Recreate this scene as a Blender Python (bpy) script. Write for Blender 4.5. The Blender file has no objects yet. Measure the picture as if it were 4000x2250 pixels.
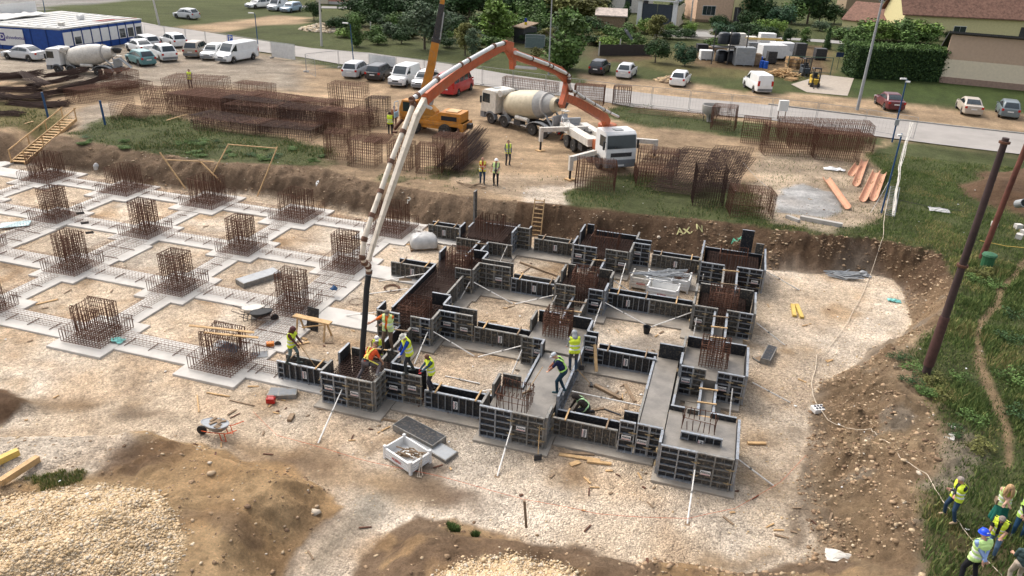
import bpy, math, random
import numpy as np
from mathutils import Vector, Matrix
random.seed(7); RS = np.random.RandomState(11)
R = math.radians
SC = bpy.context.scene
COL = SC.collection
# ------------------------------------------------------------------ camera (world axes = axes of the footing grid)
FPX, PITCH, ROLL, CAMH, TH = 2978.75, 0.447803, 0.041508, 18.24, -0.277617
OX, OY = -19.18774, 30.83486
EA = np.array([math.cos(TH), math.sin(TH)]); EB = np.array([-math.sin(TH), math.cos(TH)])
def _w(v):
    v = np.array(v, float); return np.array([v[0]*EA[0]+v[1]*EA[1], v[0]*EB[0]+v[1]*EB[1], v[2]])
_f = np.array([0, math.cos(PITCH), -math.sin(PITCH)]); _r = np.array([1., 0, 0]); _u = np.cross(_r, _f)
_r2 = _r*math.cos(ROLL)+_u*math.sin(ROLL); _u2 = -_r*math.sin(ROLL)+_u*math.cos(ROLL)
CR, CU, CF = _w(_r2), _w(_u2), _w(_f)
CP = _w([-OX, -OY, CAMH])
cd = bpy.data.cameras.new('camera'); cam = bpy.data.objects.new('camera', cd); COL.objects.link(cam)
cd.sensor_width = 36; cd.lens = FPX/4000*36; cd.clip_end = 3000; cd.clip_start = .5
cam.matrix_world = Matrix(((CR[0], CU[0], -CF[0], CP[0]), (CR[1], CU[1], -CF[1], CP[1]), (CR[2], CU[2], -CF[2], CP[2]), (0, 0, 0, 1)))
SC.camera = cam
KD = 4000/2576
def ray(u, v): return (u*KD-2000)/FPX*CR - (v*KD-1125)/FPX*CU + CF
def at(u, v, z=0.0):
    """survey point of the photograph -> point of the site at height z"""
    d = ray(u, v); t = (z-CP[2])/d[2]; p = CP+d*t
    return Vector((p[0], p[1], z))
def proj(p):
    d = np.array(p, float)-CP; w = d@CF
    return ((2000+FPX*(d@CR)/w)/KD, (1125-FPX*(d@CU)/w)/KD)
def tall(u, v, vt, z=0.0):
    """height above the point at (u,v) whose image reaches line vt"""
    b = at(u, v, z); lo, hi = 0, 40
    for _ in range(40):
        m = (lo+hi)/2
        if proj((b.x, b.y, b.z+m))[1] > vt: lo = m
        else: hi = m
    return lo
def onplane(u, v, p, n):
    d = ray(u, v); t = ((np.array(p)-CP)@np.array(n))/(d@np.array(n)); return Vector(CP+d*t)
# ------------------------------------------------------------------ light: bright overcast
SUN_EL, SUN_AZ = R(52), R(-60)
wd = bpy.data.worlds.new("World"); SC.world = wd; wd.use_nodes = True
nt = wd.node_tree; nt.nodes.clear()
sky = nt.nodes.new('ShaderNodeTexSky'); sky.sky_type = 'NISHITA'; sky.sun_disc = False
sky.sun_elevation = SUN_EL; sky.sun_rotation = SUN_AZ; sky.air_density = 1.0; sky.dust_density = 5.0; sky.ozone_density = .6
bg = nt.nodes.new('ShaderNodeBackground'); bg.inputs[1].default_value = .15
hs = nt.nodes.new('ShaderNodeHueSaturation'); hs.inputs['Saturation'].default_value = .42
wo = nt.nodes.new('ShaderNodeOutputWorld')
nt.links.new(sky.outputs[0], hs.inputs['Color']); nt.links.new(hs.outputs[0], bg.inputs[0]); nt.links.new(bg.outputs[0], wo.inputs[0])
sd = bpy.data.lights.new('sun', 'SUN'); sd.energy = .6; sd.angle = R(28); sd.color = (1, .95, .87)
sun = bpy.data.objects.new('sun', sd); COL.objects.link(sun)
_sdir = Vector((math.sin(SUN_AZ)*math.cos(SUN_EL), math.cos(SUN_AZ)*math.cos(SUN_EL), math.sin(SUN_EL)))
sun.rotation_euler = _sdir.to_track_quat('Z', 'Y').to_euler(); sun.location = (0, 0, 60)
SC.view_settings.view_transform = 'Standard'; SC.view_settings.look = 'None'
SC.view_settings.exposure = 1.0; SC.view_settings.gamma = 1
SC.render.engine = 'CYCLES'
# ------------------------------------------------------------------ materials
def mat(name, c, rough=.7, metal=0., var=.18, scale=3., bump=0., bscale=40., c2=None, spec=.35, dirt=0.):
    m = bpy.data.materials.new(name); m.use_nodes = True; n = m.node_tree; L = n.links.new
    b = n.nodes['Principled BSDF']; b.inputs['Roughness'].default_value = rough; b.inputs['Metallic'].default_value = metal
    b.inputs['Specular IOR Level'].default_value = spec
    tc = n.nodes.new('ShaderNodeTexCoord')
    no = n.nodes.new('ShaderNodeTexNoise'); no.inputs['Scale'].default_value = scale; no.inputs['Detail'].default_value = 6; no.inputs['Roughness'].default_value = .65
    L(tc.outputs['Object'], no.inputs['Vector'])
    rp = n.nodes.new('ShaderNodeValToRGB'); rp.color_ramp.elements[0].position = .32; rp.color_ramp.elements[1].position = .68
    lo = c2 if c2 else tuple(x*(1-var) for x in c); hi = tuple(min(1, x*(1+var*.7)) for x in c) if not c2 else c
    rp.color_ramp.elements[0].color = (*lo, 1); rp.color_ramp.elements[1].color = (*hi, 1)
    L(no.outputs[0], rp.inputs[0]); out = rp.outputs[0]
    if dirt:
        n2 = n.nodes.new('ShaderNodeTexNoise'); n2.inputs['Scale'].default_value = scale*2.7; n2.inputs['Detail'].default_value = 8
        L(tc.outputs['Object'], n2.inputs['Vector'])
        r2 = n.nodes.new('ShaderNodeValToRGB'); r2.color_ramp.elements[0].position = .5; r2.color_ramp.elements[1].position = .72
        r2.color_ramp.elements[1].color = (dirt, dirt, dirt, 1); r2.color_ramp.elements[0].color = (0, 0, 0, 1)
        L(n2.outputs[0], r2.inputs[0])
        mx = n.nodes.new('ShaderNodeMixRGB'); mx.inputs[2].default_value = (.26, .2, .14, 1)
        L(r2.outputs[0], mx.inputs[0]); L(out, mx.inputs[1]); out = mx.outputs[0]
    L(out, b.inputs['Base Color'])
    if bump:
        nb = n.nodes.new('ShaderNodeTexNoise'); nb.inputs['Scale'].default_value = bscale; nb.inputs['Detail'].default_value = 5
        L(tc.outputs['Object'], nb.inputs['Vector'])
        bp = n.nodes.new('ShaderNodeBump'); bp.inputs['Strength'].default_value = bump; bp.inputs['Distance'].default_value = .03
        L(nb.outputs[0], bp.inputs['Height']); L(bp.outputs[0], b.inputs['Normal'])
    return m
def glass(name, c=(.02, .03, .035)):
    m = mat(name, c, .08, 0, .3, 1.5, spec=.7); return m
M = dict(
 rust=mat('rusty_steel', (.125, .058, .036), .85, .2, .4, 6), rust2=mat('dark_rusty_steel', (.055, .03, .022), .85, .2, .4, 5),
 rustp=mat('pale_rusty_steel', (.15, .08, .052), .85, .2, .35, 6),
 conc=mat('pale_concrete', (.5, .47, .425), .9, 0, .13, 1.1, .25, 60), wet=mat('wet_concrete', (.2, .178, .15), .38, 0, .3, 1.6, .35, 14, spec=.5),
 padd=mat('beige_grey_concrete', (.3, .265, .22), .9, 0, .2, 1.3, .3, 50, dirt=.3),
 concd=mat('grey_concrete', (.36, .34, .31), .9, 0, .2, 1.3, .3, 50),
 galv=mat('galvanised_frame', (.3, .325, .355), .45, .4, .35, 5, dirt=.9), galvd=mat('dirty_galvanised_frame', (.22, .215, .2), .65, .25, .4, 5, dirt=.8),
 ply=mat('black_plywood', (.014, .016, .02), .5, 0, .5, 4, dirt=.3), plyd=mat('mud_stained_plywood', (.06, .055, .048), .8, 0, .5, 3.5, dirt=.9),
 white=mat('white_paint', (.68, .67, .645), .5, 0, .08, 3), whited=mat('dusty_white_paint', (.56, .525, .465), .6, 0, .15, 2.2, dirt=.45),
 steelw=mat('white_prop_steel', (.72, .69, .64), .5, 0, .15, 5, dirt=.3),
 red=mat('red_print', (.45, .07, .06), .6), black=mat('black_rubber', (.02, .02, .021), .75, 0, .3, 5), dark=mat('dark_steel', (.05, .05, .052), .6, .3, .3, 5, dirt=.3),
 letter=mat('dark_lettering', (.03, .03, .04), .6, 0, 0), navy=mat('purple_blue_lettering', (.05, .04, .2), .6, 0, 0),
 wood=mat('raw_timber', (.48, .31, .15), .8, 0, .3, 4), woody=mat('yellow_timber_beam', (.55, .38, .1), .7, 0, .2, 4), woodd=mat('weathered_timber', (.23, .16, .1), .85, 0, .35, 4),
 orange=mat('orange_boom_paint', (.5, .115, .045), .5, 0, .2, 2.2, dirt=.4), cream=mat('cream_boom_paint', (.68, .6, .49), .5, 0, .12, 2, dirt=.4),
 yel=mat('crane_yellow_paint', (.5, .2, .025), .55, 0, .2, 1.8, dirt=.5), glass=glass('dark_glass'), glassb=glass('blue_grey_glass', (.09, .12, .15)),
 grey=mat('grey_plastic', (.16, .17, .18), .6, 0, .2, 3, dirt=.4), greyl=mat('light_grey_metal', (.3, .31, .315), .55, .1, .15, 3, dirt=.2),
 blue=mat('site_blue_paint', (.012, .06, .26), .5, 0, .2, 2), pole=mat('dark_blue_pole_paint', (.02, .07, .16), .5, 0, .2, 3),
 tar=mat('brown_black_pole', (.05, .03, .028), .7, 0, .5, 1.2), tarr=mat('rusty_red_pole', (.13, .045, .03), .75, 0, .4, 1.5),
 terra=mat('terracotta', (.52, .27, .165), .75, 0, .15, 2.5, dirt=.25), tyre=mat('tyre_rubber', (.028, .027, .026), .9, 0, .3, 6, dirt=.35),
 rim=mat('dusty_wheel_rim', (.2, .19, .18), .6, .3, .2, 6), alloy=mat('alloy_rim', (.5, .5, .5), .35, .7, .1, 5),
 tlamp=mat('red_tail_lamp', (.4, .02, .015), .25), hlamp=mat('clear_headlamp', (.6, .62, .64), .15), tlc=mat('orange_lamp', (.7, .2, .02), .3),
 skin=mat('skin', (.5, .28, .19), .6, 0, .1, 8), skind=mat('dark_skin', (.15, .075, .05), .6, 0, .1, 8), bark=mat('bark', (.11, .085, .06), .9, 0, .3, 6),
 plastic=mat('translucent_wrap', (.42, .41, .39), .35, 0, .2, 3), green=mat('green_plastic', (.03, .11, .05), .5), teal=mat('teal_cloth', (.2, .5, .45), .8),
 roofg=mat('pale_roof_membrane', (.47, .46, .43), .8, 0, .22, .8, dirt=.25), fence=mat('fence_wire', (.33, .33, .32), .6, .3, .2, 3))
def mc(name, c, **k):
    if name not in M: M[name] = mat(name, c, **k)
    return M[name]
# ------------------------------------------------------------------ object helpers
def tag(o, label=None, cat=None, group=None, kind=None):
    if label: o['label'] = label
    if cat: o['category'] = cat
    if group: o['group'] = group
    if kind: o['kind'] = kind
    return o
def thing(name, label, cat, loc=(0, 0, 0), rz=0., group=None):
    o = bpy.data.objects.new(name, None); o.empty_display_size = .2; COL.objects.link(o)
    o.location = loc; o.rotation_euler = (0, 0, rz); return tag(o, label, cat, group)
def child(name, me, parent=None, loc=None, rot=None, label=None):
    o = bpy.data.objects.new(name, me); COL.objects.link(o); o.parent = parent
    if loc is not None: o.location = loc
    if rot is not None: o.rotation_euler = rot
    if label: o['label'] = label
    return o
def npmesh(name, V, F, mats, mi=None, smooth=False):
    """V (n,3); F list of (m,k) arrays"""
    me = bpy.data.meshes.new(name); V = np.asarray(V, np.float32)
    if not isinstance(F, list): F = [F]
    F = [np.asarray(f, np.int32) for f in F if len(f)]
    lt = np.concatenate([np.full(len(f), f.shape[1], np.int32) for f in F]); li = np.concatenate([f.ravel() for f in F])
    me.vertices.add(len(V)); me.vertices.foreach_set('co', V.ravel())
    me.loops.add(len(li)); me.loops.foreach_set('vertex_index', li)
    me.polygons.add(len(lt)); me.polygons.foreach_set('loop_start', np.concatenate([[0], np.cumsum(lt)[:-1]]).astype(np.int32))
    me.polygons.foreach_set('loop_total', lt)
    for m in mats: me.materials.append(m)
    if mi is not None: me.polygons.foreach_set('material_index', np.asarray(mi, np.int32))
    me.polygons.foreach_set('use_smooth', np.full(len(lt), smooth))
    me.update(calc_edges=True); me.validate(); return me
class MB:
    def __init__(s): s.v = []; s.f = []; s.m = []; s.k = 0
    def mat(s, k): s.k = k; return s
    def add(s, vs, fs):
        b = len(s.v); s.v += [tuple(v) for v in vs]
        for f in fs: s.f.append([b+i for i in f]); s.m.append(s.k)
        return s
    def box(s, c, d, rz=0., rot=None):
        x, y, z = d[0]/2, d[1]/2, d[2]/2
        m = rot if rot is not None else Matrix.Rotation(rz, 3, 'Z')
        P = [Vector(c)+m@Vector(p) for p in ((-x,-y,-z),(x,-y,-z),(x,y,-z),(-x,y,-z),(-x,-y,z),(x,-y,z),(x,y,z),(-x,y,z))]
        return s.add(P, [(3,2,1,0),(4,5,6,7),(0,1,5,4),(1,2,6,5),(2,3,7,6),(3,0,4,7)])
    def b2(s, x0, x1, y0, y1, z0, z1): return s.box(((x0+x1)/2, (y0+y1)/2, (z0+z1)/2), (x1-x0, y1-y0, z1-z0))
    def beam(s, p, q, w, h, up=(0, 0, 1)):
        p, q = Vector(p), Vector(q); d = (q-p); L = d.length; d.normalize(); u = Vector(up)
        if abs(d.dot(u)) > .99: u = Vector((1, 0, 0))
        sx = d.cross(u).normalized(); uz = sx.cross(d)
        return s.box((p+q)/2, (L, w, h), rot=Matrix((d, sx, uz)).transposed())
    def bar(s, p, q, r, n=4, r2=None, cap=True):
        p, q = Vector(p), Vector(q); d = (q-p)
        if d.length < 1e-6: return s
        d.normalize(); a = d.cross(Vector((0, 0, 1)) if abs(d.z) < .9 else Vector((1, 0, 0))).normalized(); b = d.cross(a)
        r2 = r if r2 is None else r2; V = []
        for k in range(n):
            t = 2*math.pi*k/n; V.append(p+(a*math.cos(t)+b*math.sin(t))*r)
        for k in range(n):
            t = 2*math.pi*k/n; V.append(q+(a*math.cos(t)+b*math.sin(t))*r2)
        F = [(k, (k+1) % n, n+(k+1) % n, n+k) for k in range(n)]
        if cap: F += [tuple(range(n))[::-1], tuple(range(n, 2*n))]
        return s.add(V, F)
    def tube(s, pts, r, n=6):
        pts = [Vector(p) for p in pts]; V = []; F = []; up = Vector((0, 0, 1)); pa = None
        rr = r if isinstance(r, (list, tuple)) else [r]*len(pts)
        for i, p in enumerate(pts):
            d = (pts[min(i+1, len(pts)-1)]-pts[max(i-1, 0)]).normalized()
            a = pa-d*pa.dot(d) if pa is not None else d.cross(up if abs(d.z) < .95 else Vector((1, 0, 0)))
            if a.length < 1e-4: a = d.orthogonal()
            a.normalize(); pa = a; b = d.cross(a)
            for k in range(n):
                t = 2*math.pi*k/n; V.append(p+(a*math.cos(t)+b*math.sin(t))*rr[i])
        for i in range(len(pts)-1):
            for k in range(n): F.append((i*n+k, i*n+(k+1) % n, (i+1)*n+(k+1) % n, (i+1)*n+k))
        F += [tuple(range(n))[::-1], tuple(range((len(pts)-1)*n, len(pts)*n))]
        return s.add(V, F)
    def lathe(s, prof, o=(0, 0, 0), ax=(0, 0, 1), n=20, cap=True):
        """prof: (t along axis, radius)"""
        ax = Vector(ax).normalized(); o = Vector(o); a = ax.orthogonal().normalized(); b = ax.cross(a); V = []; F = []
        for t, r in prof:
            for k in range(n):
                g = 2*math.pi*k/n; V.append(o+ax*t+(a*math.cos(g)+b*math.sin(g))*max(r, .001))
        for i in range(len(prof)-1):
            for k in range(n): F.append((i*n+k, i*n+(k+1) % n, (i+1)*n+(k+1) % n, (i+1)*n+k))
        if cap: F += [tuple(range(n))[::-1], tuple(range((len(prof)-1)*n, len(prof)*n))]
        return s.add(V, F)
    def prism(s, poly, y0, y1, ax='y'):
        """poly in (x,z) extruded along y (or xy poly along z)"""
        n = len(poly)
        if ax == 'y': V = [(p[0], y0, p[1]) for p in poly]+[(p[0], y1, p[1]) for p in poly]
        elif ax == 'x': V = [(y0, p[0], p[1]) for p in poly]+[(y1, p[0], p[1]) for p in poly]
        else: V = [(p[0], p[1], y0) for p in poly]+[(p[0], p[1], y1) for p in poly]
        F = [tuple(range(n)), tuple(range(n, 2*n))[::-1]]+[(k, n+k, n+(k+1) % n, (k+1) % n) for k in range(n)]
        return s.add(V, F)
    def loft(s, rings, closed=True, cap=True):
        n = len(rings[0]); V = [v for r in rings for v in r]; F = []
        for i in range(len(rings)-1):
            for k in range(n if closed else n-1):
                F.append((i*n+k, i*n+(k+1) % n, (i+1)*n+(k+1) % n, (i+1)*n+k))
        if cap: F += [tuple(range(n))[::-1], tuple(range((len(rings)-1)*n, len(rings)*n))]
        return s.add(V, F)
    def mesh(s, name, mats, smooth=False, bevel=0):
        me = bpy.data.meshes.new(name); me.from_pydata(s.v, [], s.f)
        for m in (mats if isinstance(mats, (list, tuple)) else [mats]): me.materials.append(m)
        me.polygons.foreach_set('material_index', s.m)
        if smooth:
            me.polygons.foreach_set('use_smooth', [True]*len(s.f))
            me.set_sharp_from_angle(angle=R(38 if smooth is True else smooth))
        me.update(); return me
    def obj(s, name, mats, parent=None, loc=None, rot=None, label=None, smooth=False, bevel=0):
        o = child(name, s.mesh(name, mats, smooth), parent, loc, rot, label)
        if bevel:
            b = o.modifiers.new('b', 'BEVEL'); b.width = bevel; b.segments = 2; b.limit_method = 'ANGLE'; b.angle_limit = R(40)
        return o
def copy_tree(o, parent=None):
    c = o.copy(); COL.objects.link(c)
    if parent is not None: c.parent = parent
    for ch in o.children: copy_tree(ch, c)
    return c
def top(o, label, cat, group=None):      # a thing that is one mesh
    return tag(o, label, cat, group)
_txt = {}
def text_geo(s, size=1.):
    if s not in _txt:
        cu = bpy.data.curves.new('t', 'FONT'); cu.body = s; cu.align_x = 'CENTER'; cu.align_y = 'CENTER'; cu.offset = .018; cu.extrude = .01; cu.resolution_u = 2
        o = bpy.data.objects.new('t', cu); COL.objects.link(o); dg = bpy.context.evaluated_depsgraph_get(); dg.update()
        me = bpy.data.meshes.new_from_object(o.evaluated_get(dg)); _txt[s] = ([tuple(v.co) for v in me.vertices], [tuple(p.vertices) for p in me.polygons])
        bpy.data.objects.remove(o); bpy.data.curves.remove(cu); bpy.data.meshes.remove(me)
    return _txt[s]
def add_text(mb, s, o, xd, yd, size):
    V, F = text_geo(s); o, xd, yd = Vector(o), Vector(xd).normalized(), Vector(yd).normalized(); n = xd.cross(yd)
    return mb.add([o+xd*(v[0]*size)+yd*(v[1]*size)+n*(v[2]*.4) for v in V], F)
def hill(n):   # value noise on arrays
    pass
_lat = {}
def vn(x, y, s, seed=0):
    if seed not in _lat: _lat[seed] = np.random.RandomState(100+seed).rand(256, 256).astype(np.float32)
    L = _lat[seed]; X = x/s; Y = y/s; i = np.floor(X).astype(int); j = np.floor(Y).astype(int); fx = X-i; fy = Y-j
    fx = fx*fx*(3-2*fx); fy = fy*fy*(3-2*fy); g = lambda a, b: L[a & 255, b & 255]
    return (g(i, j)*(1-fx)+g(i+1, j)*fx)*(1-fy)+(g(i, j+1)*(1-fx)+g(i+1, j+1)*fx)*fy-.5
def fbm(x, y, s, o=4, seed=0):
    r = 0; a = 1.
    for k in range(o): r = r+a*vn(x+17*k, y-9*k, s/2**k, seed+k); a *= .5
    return r
def sdist(x, y, poly):
    """signed distance (inside > 0)"""
    P = np.array([(p[0], p[1]) for p in poly], float); d = np.full(x.shape, 1e9); ins = np.zeros(x.shape, bool)
    for k in range(len(P)):
        a, b = P[k], P[(k+1) % len(P)]; e = b-a; l = e@e+1e-12
        t = np.clip(((x-a[0])*e[0]+(y-a[1])*e[1])/l, 0, 1)
        d = np.minimum(d, (x-a[0]-t*e[0])**2+(y-a[1]-t*e[1])**2)
        if a[1] != b[1]:
            c = ((a[1] > y) != (b[1] > y)) & (x < (b[0]-a[0])*(y-a[1])/(b[1]-a[1])+a[0]); ins ^= c
    d = np.sqrt(d); return np.where(ins, d, -d)
def sstep(a, b, x):
    t = np.clip((x-a)/(b-a), 0, 1); return t*t*(3-2*t)
# ------------------------------------------------------------------ terrain
UP = 1.75
def PG(z, *p): return [at(u, v, z).to_2d() for u, v in p]
TOE = PG(0, (-260,392),(-90,404),(0,412),(110,420),(230,440),(330,458),(450,478),(640,492),(760,508),(830,525),(920,545),(1010,552),(1090,580),(1180,590),(1290,592),(1400,602),(1560,625),(1650,640),(1740,655),(1850,668),(1930,680),(2060,688),(2180,690),(2235,705),(2268,740),(2284,807),(2262,845),(2182,884),(2132,935),(2055,962),(2034,1005),(2010,1140),(1995,1230),(2020,1310),(2035,1370),(2000,1449),(1960,1600))+[Vector((38,-16)), Vector((20,-40)), Vector((-30,-40)), Vector((-60,0))]
CREST = PG(UP, (-260,305),(-90,318),(0,328),(90,334),(160,338),(210,350),(350,378),(450,395),(560,406),(700,414),(800,414),(860,436),(930,450),(1020,466),(1100,478),(1200,490),(1300,505),(1420,516),(1540,527),(1700,545),(1800,552),(1900,563),(1970,577),(2060,590),(2135,600),(2219,603),(2280,618),(2350,628),(2385,660),(2392,720),(2392,790),(2365,830),(2300,855),(2262,890),(2250,940),(2275,978),(2330,1005),(2370,1060),(2385,1120),(2350,1180),(2315,1230),(2308,1290),(2320,1350),(2325,1449),(2340,1600))+[Vector((46,-16)), Vector((30,-60)), Vector((-60,-60)), Vector((-90,0))]
MND1 = PG(.4, (-150,1120),(40,1080),(250,1090),(420,1085),(570,1120),(700,1160),(830,1200),(850,1225),(790,1290),(730,1370),(670,1449),(600,1600),(100,1900),(-300,1700))
COB1 = PG(1.5, (-140,1255),(0,1245),(130,1225),(270,1205),(390,1225),(435,1280),(455,1360),(415,1449),(300,1600),(-200,1600))
MND0 = PG(.2, (-90,985),(0,980),(80,1000),(110,1018),(60,1045),(0,1060),(-90,1070))
MND2 = PG(.4, (840,1520),(920,1430),(990,1345),(1050,1295),(1150,1292),(1300,1330),(1450,1352),(1600,1384),(1750,1412),(1880,1432),(1990,1425),(2060,1390),(2120,1420),(2150,1600),(1700,1700),(900,1700))
COB2 = PG(1.3, (1040,1470),(1100,1425),(1180,1390),(1300,1375),(1420,1400),(1490,1440),(1500,1520),(1300,1700),(1000,1600))
SPOIL = PG(UP, (2415,470),(2470,440),(2550,430),(2640,445),(2700,500),(2600,545),(2480,520))
def height(x, y):
    wx = x+fbm(x, y, 3., 3, 1)*.5; wy = y+fbm(x, y, 3., 3, 5)*.5
    dp = sdist(wx, wy, TOE); dc = sdist(wx, wy, CREST)
    t = np.where(dp > 0, 0, np.where(dc < 0, 1, -dp/(-dp+dc+1e-6)))
    left = sstep(12, 2, x)*sstep(4, 9, y)          # bermed bank on the left, plain slope elsewhere
    prof = left*(1-(1-t)**2.6)+(1-left)*sstep(0, 1, t)
    lump = fbm(x, y, 1.4, 4, 9)*np.sin(np.pi*np.clip(t, 0, 1))
    ridge = np.abs(vn(x+y*.25, y*.2, .9, 30))*np.sin(np.pi*np.clip(t, 0, 1))
    h = UP*prof+lump*.5-ridge*.75+fbm(x, y, .42, 3, 44)*.16*np.sin(np.pi*np.clip(t, 0, 1))+np.where(t >= 1, fbm(x, y, 5., 3, 3)*.07, 0)+np.where(t <= 0, fbm(x, y, 2., 4, 2)*.05, 0)
    for P, hh, w, r in ((MND1, 1.3, 1.7, .24), (COB1, .75, 2.4, .08), (MND0, .55, .9, .15), (MND2, .9, 1.3, .24), (COB2, .45, 1.4, .06), (SPOIL, .9, 2.2, .25)):
        s = sstep(0, w, sdist(wx, wy, P)); h = h+s*hh+fbm(x, y, .9, 4, 12)*r*np.minimum(1, s*3)
    clod = sstep(-.2, -1.2, dp)*sstep(2.2, .2, -dc)*sstep(24, 34, x)     # rough clods along the right slope
    sa, sb = np.array(at(20, 420, 0).to_2d()), np.array(at(186, 296, UP).to_2d()); e = sb-sa; l2 = e@e; k = np.clip(((x-sa[0])*e[0]+(y-sa[1])*e[1])/l2, 0, 1); dd = np.hypot(x-sa[0]-k*e[0], y-sa[1]-k*e[1])
    h = np.where(dd < 2.2, np.minimum(h, UP*k-.12+(h-UP*k+.12).clip(0)*sstep(.9, 2.2, dd)), h)
    rough = np.maximum(np.sin(np.pi*np.clip(t, 0, 1)), np.maximum(sstep(-.2, .6, sdist(wx, wy, MND1)), sstep(-.2, .6, sdist(wx, wy, MND2)))*(sdist(wx, wy, COB1) < 0)*(sdist(wx, wy, COB2) < 0))
    h = h+rough*(np.abs(fbm(x, y, .55, 2, 51))*-.14+fbm(x, y, .26, 2, 52)*.11+.03)
    return h+clod*np.abs(fbm(x, y, .5, 3, 40))*.42+clod*fbm(x*.4+y, y*.4, .7, 3, 48)*.2, t
def lines(lo, f0, f1, hi, s):
    a = list(np.arange(f0, f1, s)); d = s
    while a[-1] < hi: d = min(d*1.035, 3.5); a.append(a[-1]+d)
    d = s; b = []
    c = f0
    while c > lo: d = min(d*1.035, 3.5); c -= d; b.append(c)
    return np.array(b[::-1]+a)
gx = lines(-135, -10, 44, 135, .1); gy = lines(-40, -14, 24, 420, .1)
X, Y = np.meshgrid(gx, gy); nx, ny = len(gx), len(gy); x, y = X.ravel(), Y.ravel()
HZ, TT = height(x, y)
def ground(px, py):
    """terrain height at a point"""
    i = int(np.clip(np.searchsorted(gx, px)-1, 0, nx-2)); j = int(np.clip(np.searchsorted(gy, py)-1, 0, ny-2))
    a = (px-gx[i])/(gx[i+1]-gx[i]); b = (py-gy[j])/(gy[j+1]-gy[j]); h = HZ.reshape(ny, nx)
    return float((h[j, i]*(1-a)+h[j, i+1]*a)*(1-b)+(h[j+1, i]*(1-a)+h[j+1, i+1]*a)*b)
def on(u, v, z0=UP, dz=0.):
    z = z0
    for _ in range(12):
        p = at(u, v, z); z = .5*z+.5*ground(p.x, p.y)
    return Vector((p.x, p.y, z+dz))
GRAV = (.545, .43, .31); GRAVW = (.565, .475, .375); TAN = (.44, .3, .175); BROWN = (.19, .115, .068); SAND = (.5, .355, .22); GREYP = (.4, .335, .26)
MOUND = (.6, .405, .22); DARKB = (.11, .07, .045); GRASS = (.11, .13, .05); GRASSL = (.085, .105, .035); DRY = (.2, .17, .07); LAWN = (.065, .1, .026); POWD = (.6, .585, .56); BANK = (.29, .2, .128); COBC = (.55, .42, .27)
col = np.tile(np.array(GRASSL), (len(x), 1)); gr = np.zeros(len(x)); grs = np.ones(len(x))
wx = x+fbm(x, y, 2.2, 6, 21)*1.15; wy = y+fbm(x, y, 2.2, 6, 26)*1.15
def paint(P, c, w=.5, gravel=0., g=0., amt=1., warp=1., noise=None):
    d = sdist(x+(wx-x)*warp, y+(wy-y)*warp, P); a = sstep(-w, w, d)*amt
    if noise: a = a*sstep(noise[1], noise[1]+noise[2], fbm(x, y, noise[0], 4, noise[3]))
    col[:] = col*(1-a[:, None])+np.array(c)*a[:, None]; gr[:] = gr*(1-a)+gravel*a; grs[:] = grs*(1-a)+g*a
U_ = lambda *p: PG(UP, *p)
# beyond the road: verge, dirt tracks, parking strip, yards, far road
paint(U_((1450,182),(1560,192),(1650,205),(1760,212),(1870,232),(2080,238),(2150,246),(2400,275),(2576,283),(2800,300),(2800,400),(2300,330),(1900,275),(1500,235)), SAND, .5, .3)
paint(U_((700,38),(780,42),(760,60),(640,66),(540,84),(420,74),(500,62),(600,52)), SAND, .6, .2)
paint(U_((135,-10),(350,-30),(650,-30),(560,-4),(350,0),(120,18),(70,38),(60,60),(-200,60),(-200,-20)), (.3, .29, .27), .6, .2)
paint(U_((1560,150),(1760,118),(2100,118),(2120,170),(2060,200),(1880,198),(1700,190)), DRY, 1., .1, .8, .7)
paint(U_((1480,130),(1630,115),(1640,150),(1500,160)), BROWN, .8)
paint(U_((1740,115),(2080,115),(2090,190),(1900,180),(1740,165)), BROWN, 1.2, .2, .2, .75)
paint(U_((860,60),(1560,90),(1620,150),(1450,150),(1100,110),(900,95)), (.07,.075,.03), 2, 0, 0, .7)
paint(U_((1640,70),(1800,75),(1800,100),(1640,92)), (.3, .28, .25), .4)
paint(U_((2130,193),(2370,205),(2700,232),(2700,300),(2400,268),(2148,242)), LAWN, .3, 0, 1)
# the site itself
SITE = U_((-400,60),(360,82),(500,112),(700,142),(790,165),(1000,188),(1220,218),(1500,252),(1930,300),(2210,342),(2400,366),(2700,410),(3200,500),(3300,2600),(-900,2600),(-1200,300))
paint(SITE, SAND, .4, .35)
paint(U_((-400,80),(380,90),(560,130),(760,150),(760,230),(560,215),(300,215),(-200,190)), GREYP, 2., .5)
paint(U_((180,285),(280,255),(300,300),(200,330)), GREYP, .6, .7)
paint(U_((1130,440),(1500,440),(1500,510),(1300,500),(1170,480)), GRAV, .8, .7, .1, .6)
paint(U_((1320,470),(1450,455),(1440,520),(1330,515)), GRAVW, .5, 1, 0)
paint(U_((175,335),(290,290),(430,290),(600,330),(700,345),(830,375),(830,425),(690,420),(560,412),(360,385),(200,355)), GRASS, .7, 0, 1.6)
paint(U_((-400,240),(0,250),(120,265),(170,300),(120,325),(0,325),(-400,310)), DRY, .6, 0, 1)
paint(U_((820,400),(1240,420),(1180,480),(1000,465),(860,440)), GRASS, .7, 0, 1., .7, 1, (1.5, -.15, .3, 3))
paint(U_((1550,262),(1700,285),(1940,312),(2230,352),(2150,380),(1900,352),(1640,320),(1500,290)), GRASS, .6, 0, 1.)
paint(U_((1430,480),(1500,445),(1620,440),(1880,470),(1950,560),(2200,560),(2215,440),(2180,390),(2240,352),(2380,372),(2700,420),(2700,720),(2420,665),(2240,650),(2060,625),(1900,585),(1760,555),(1540,528),(1420,512)), GRASS, .5, 0, 1.3)
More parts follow.
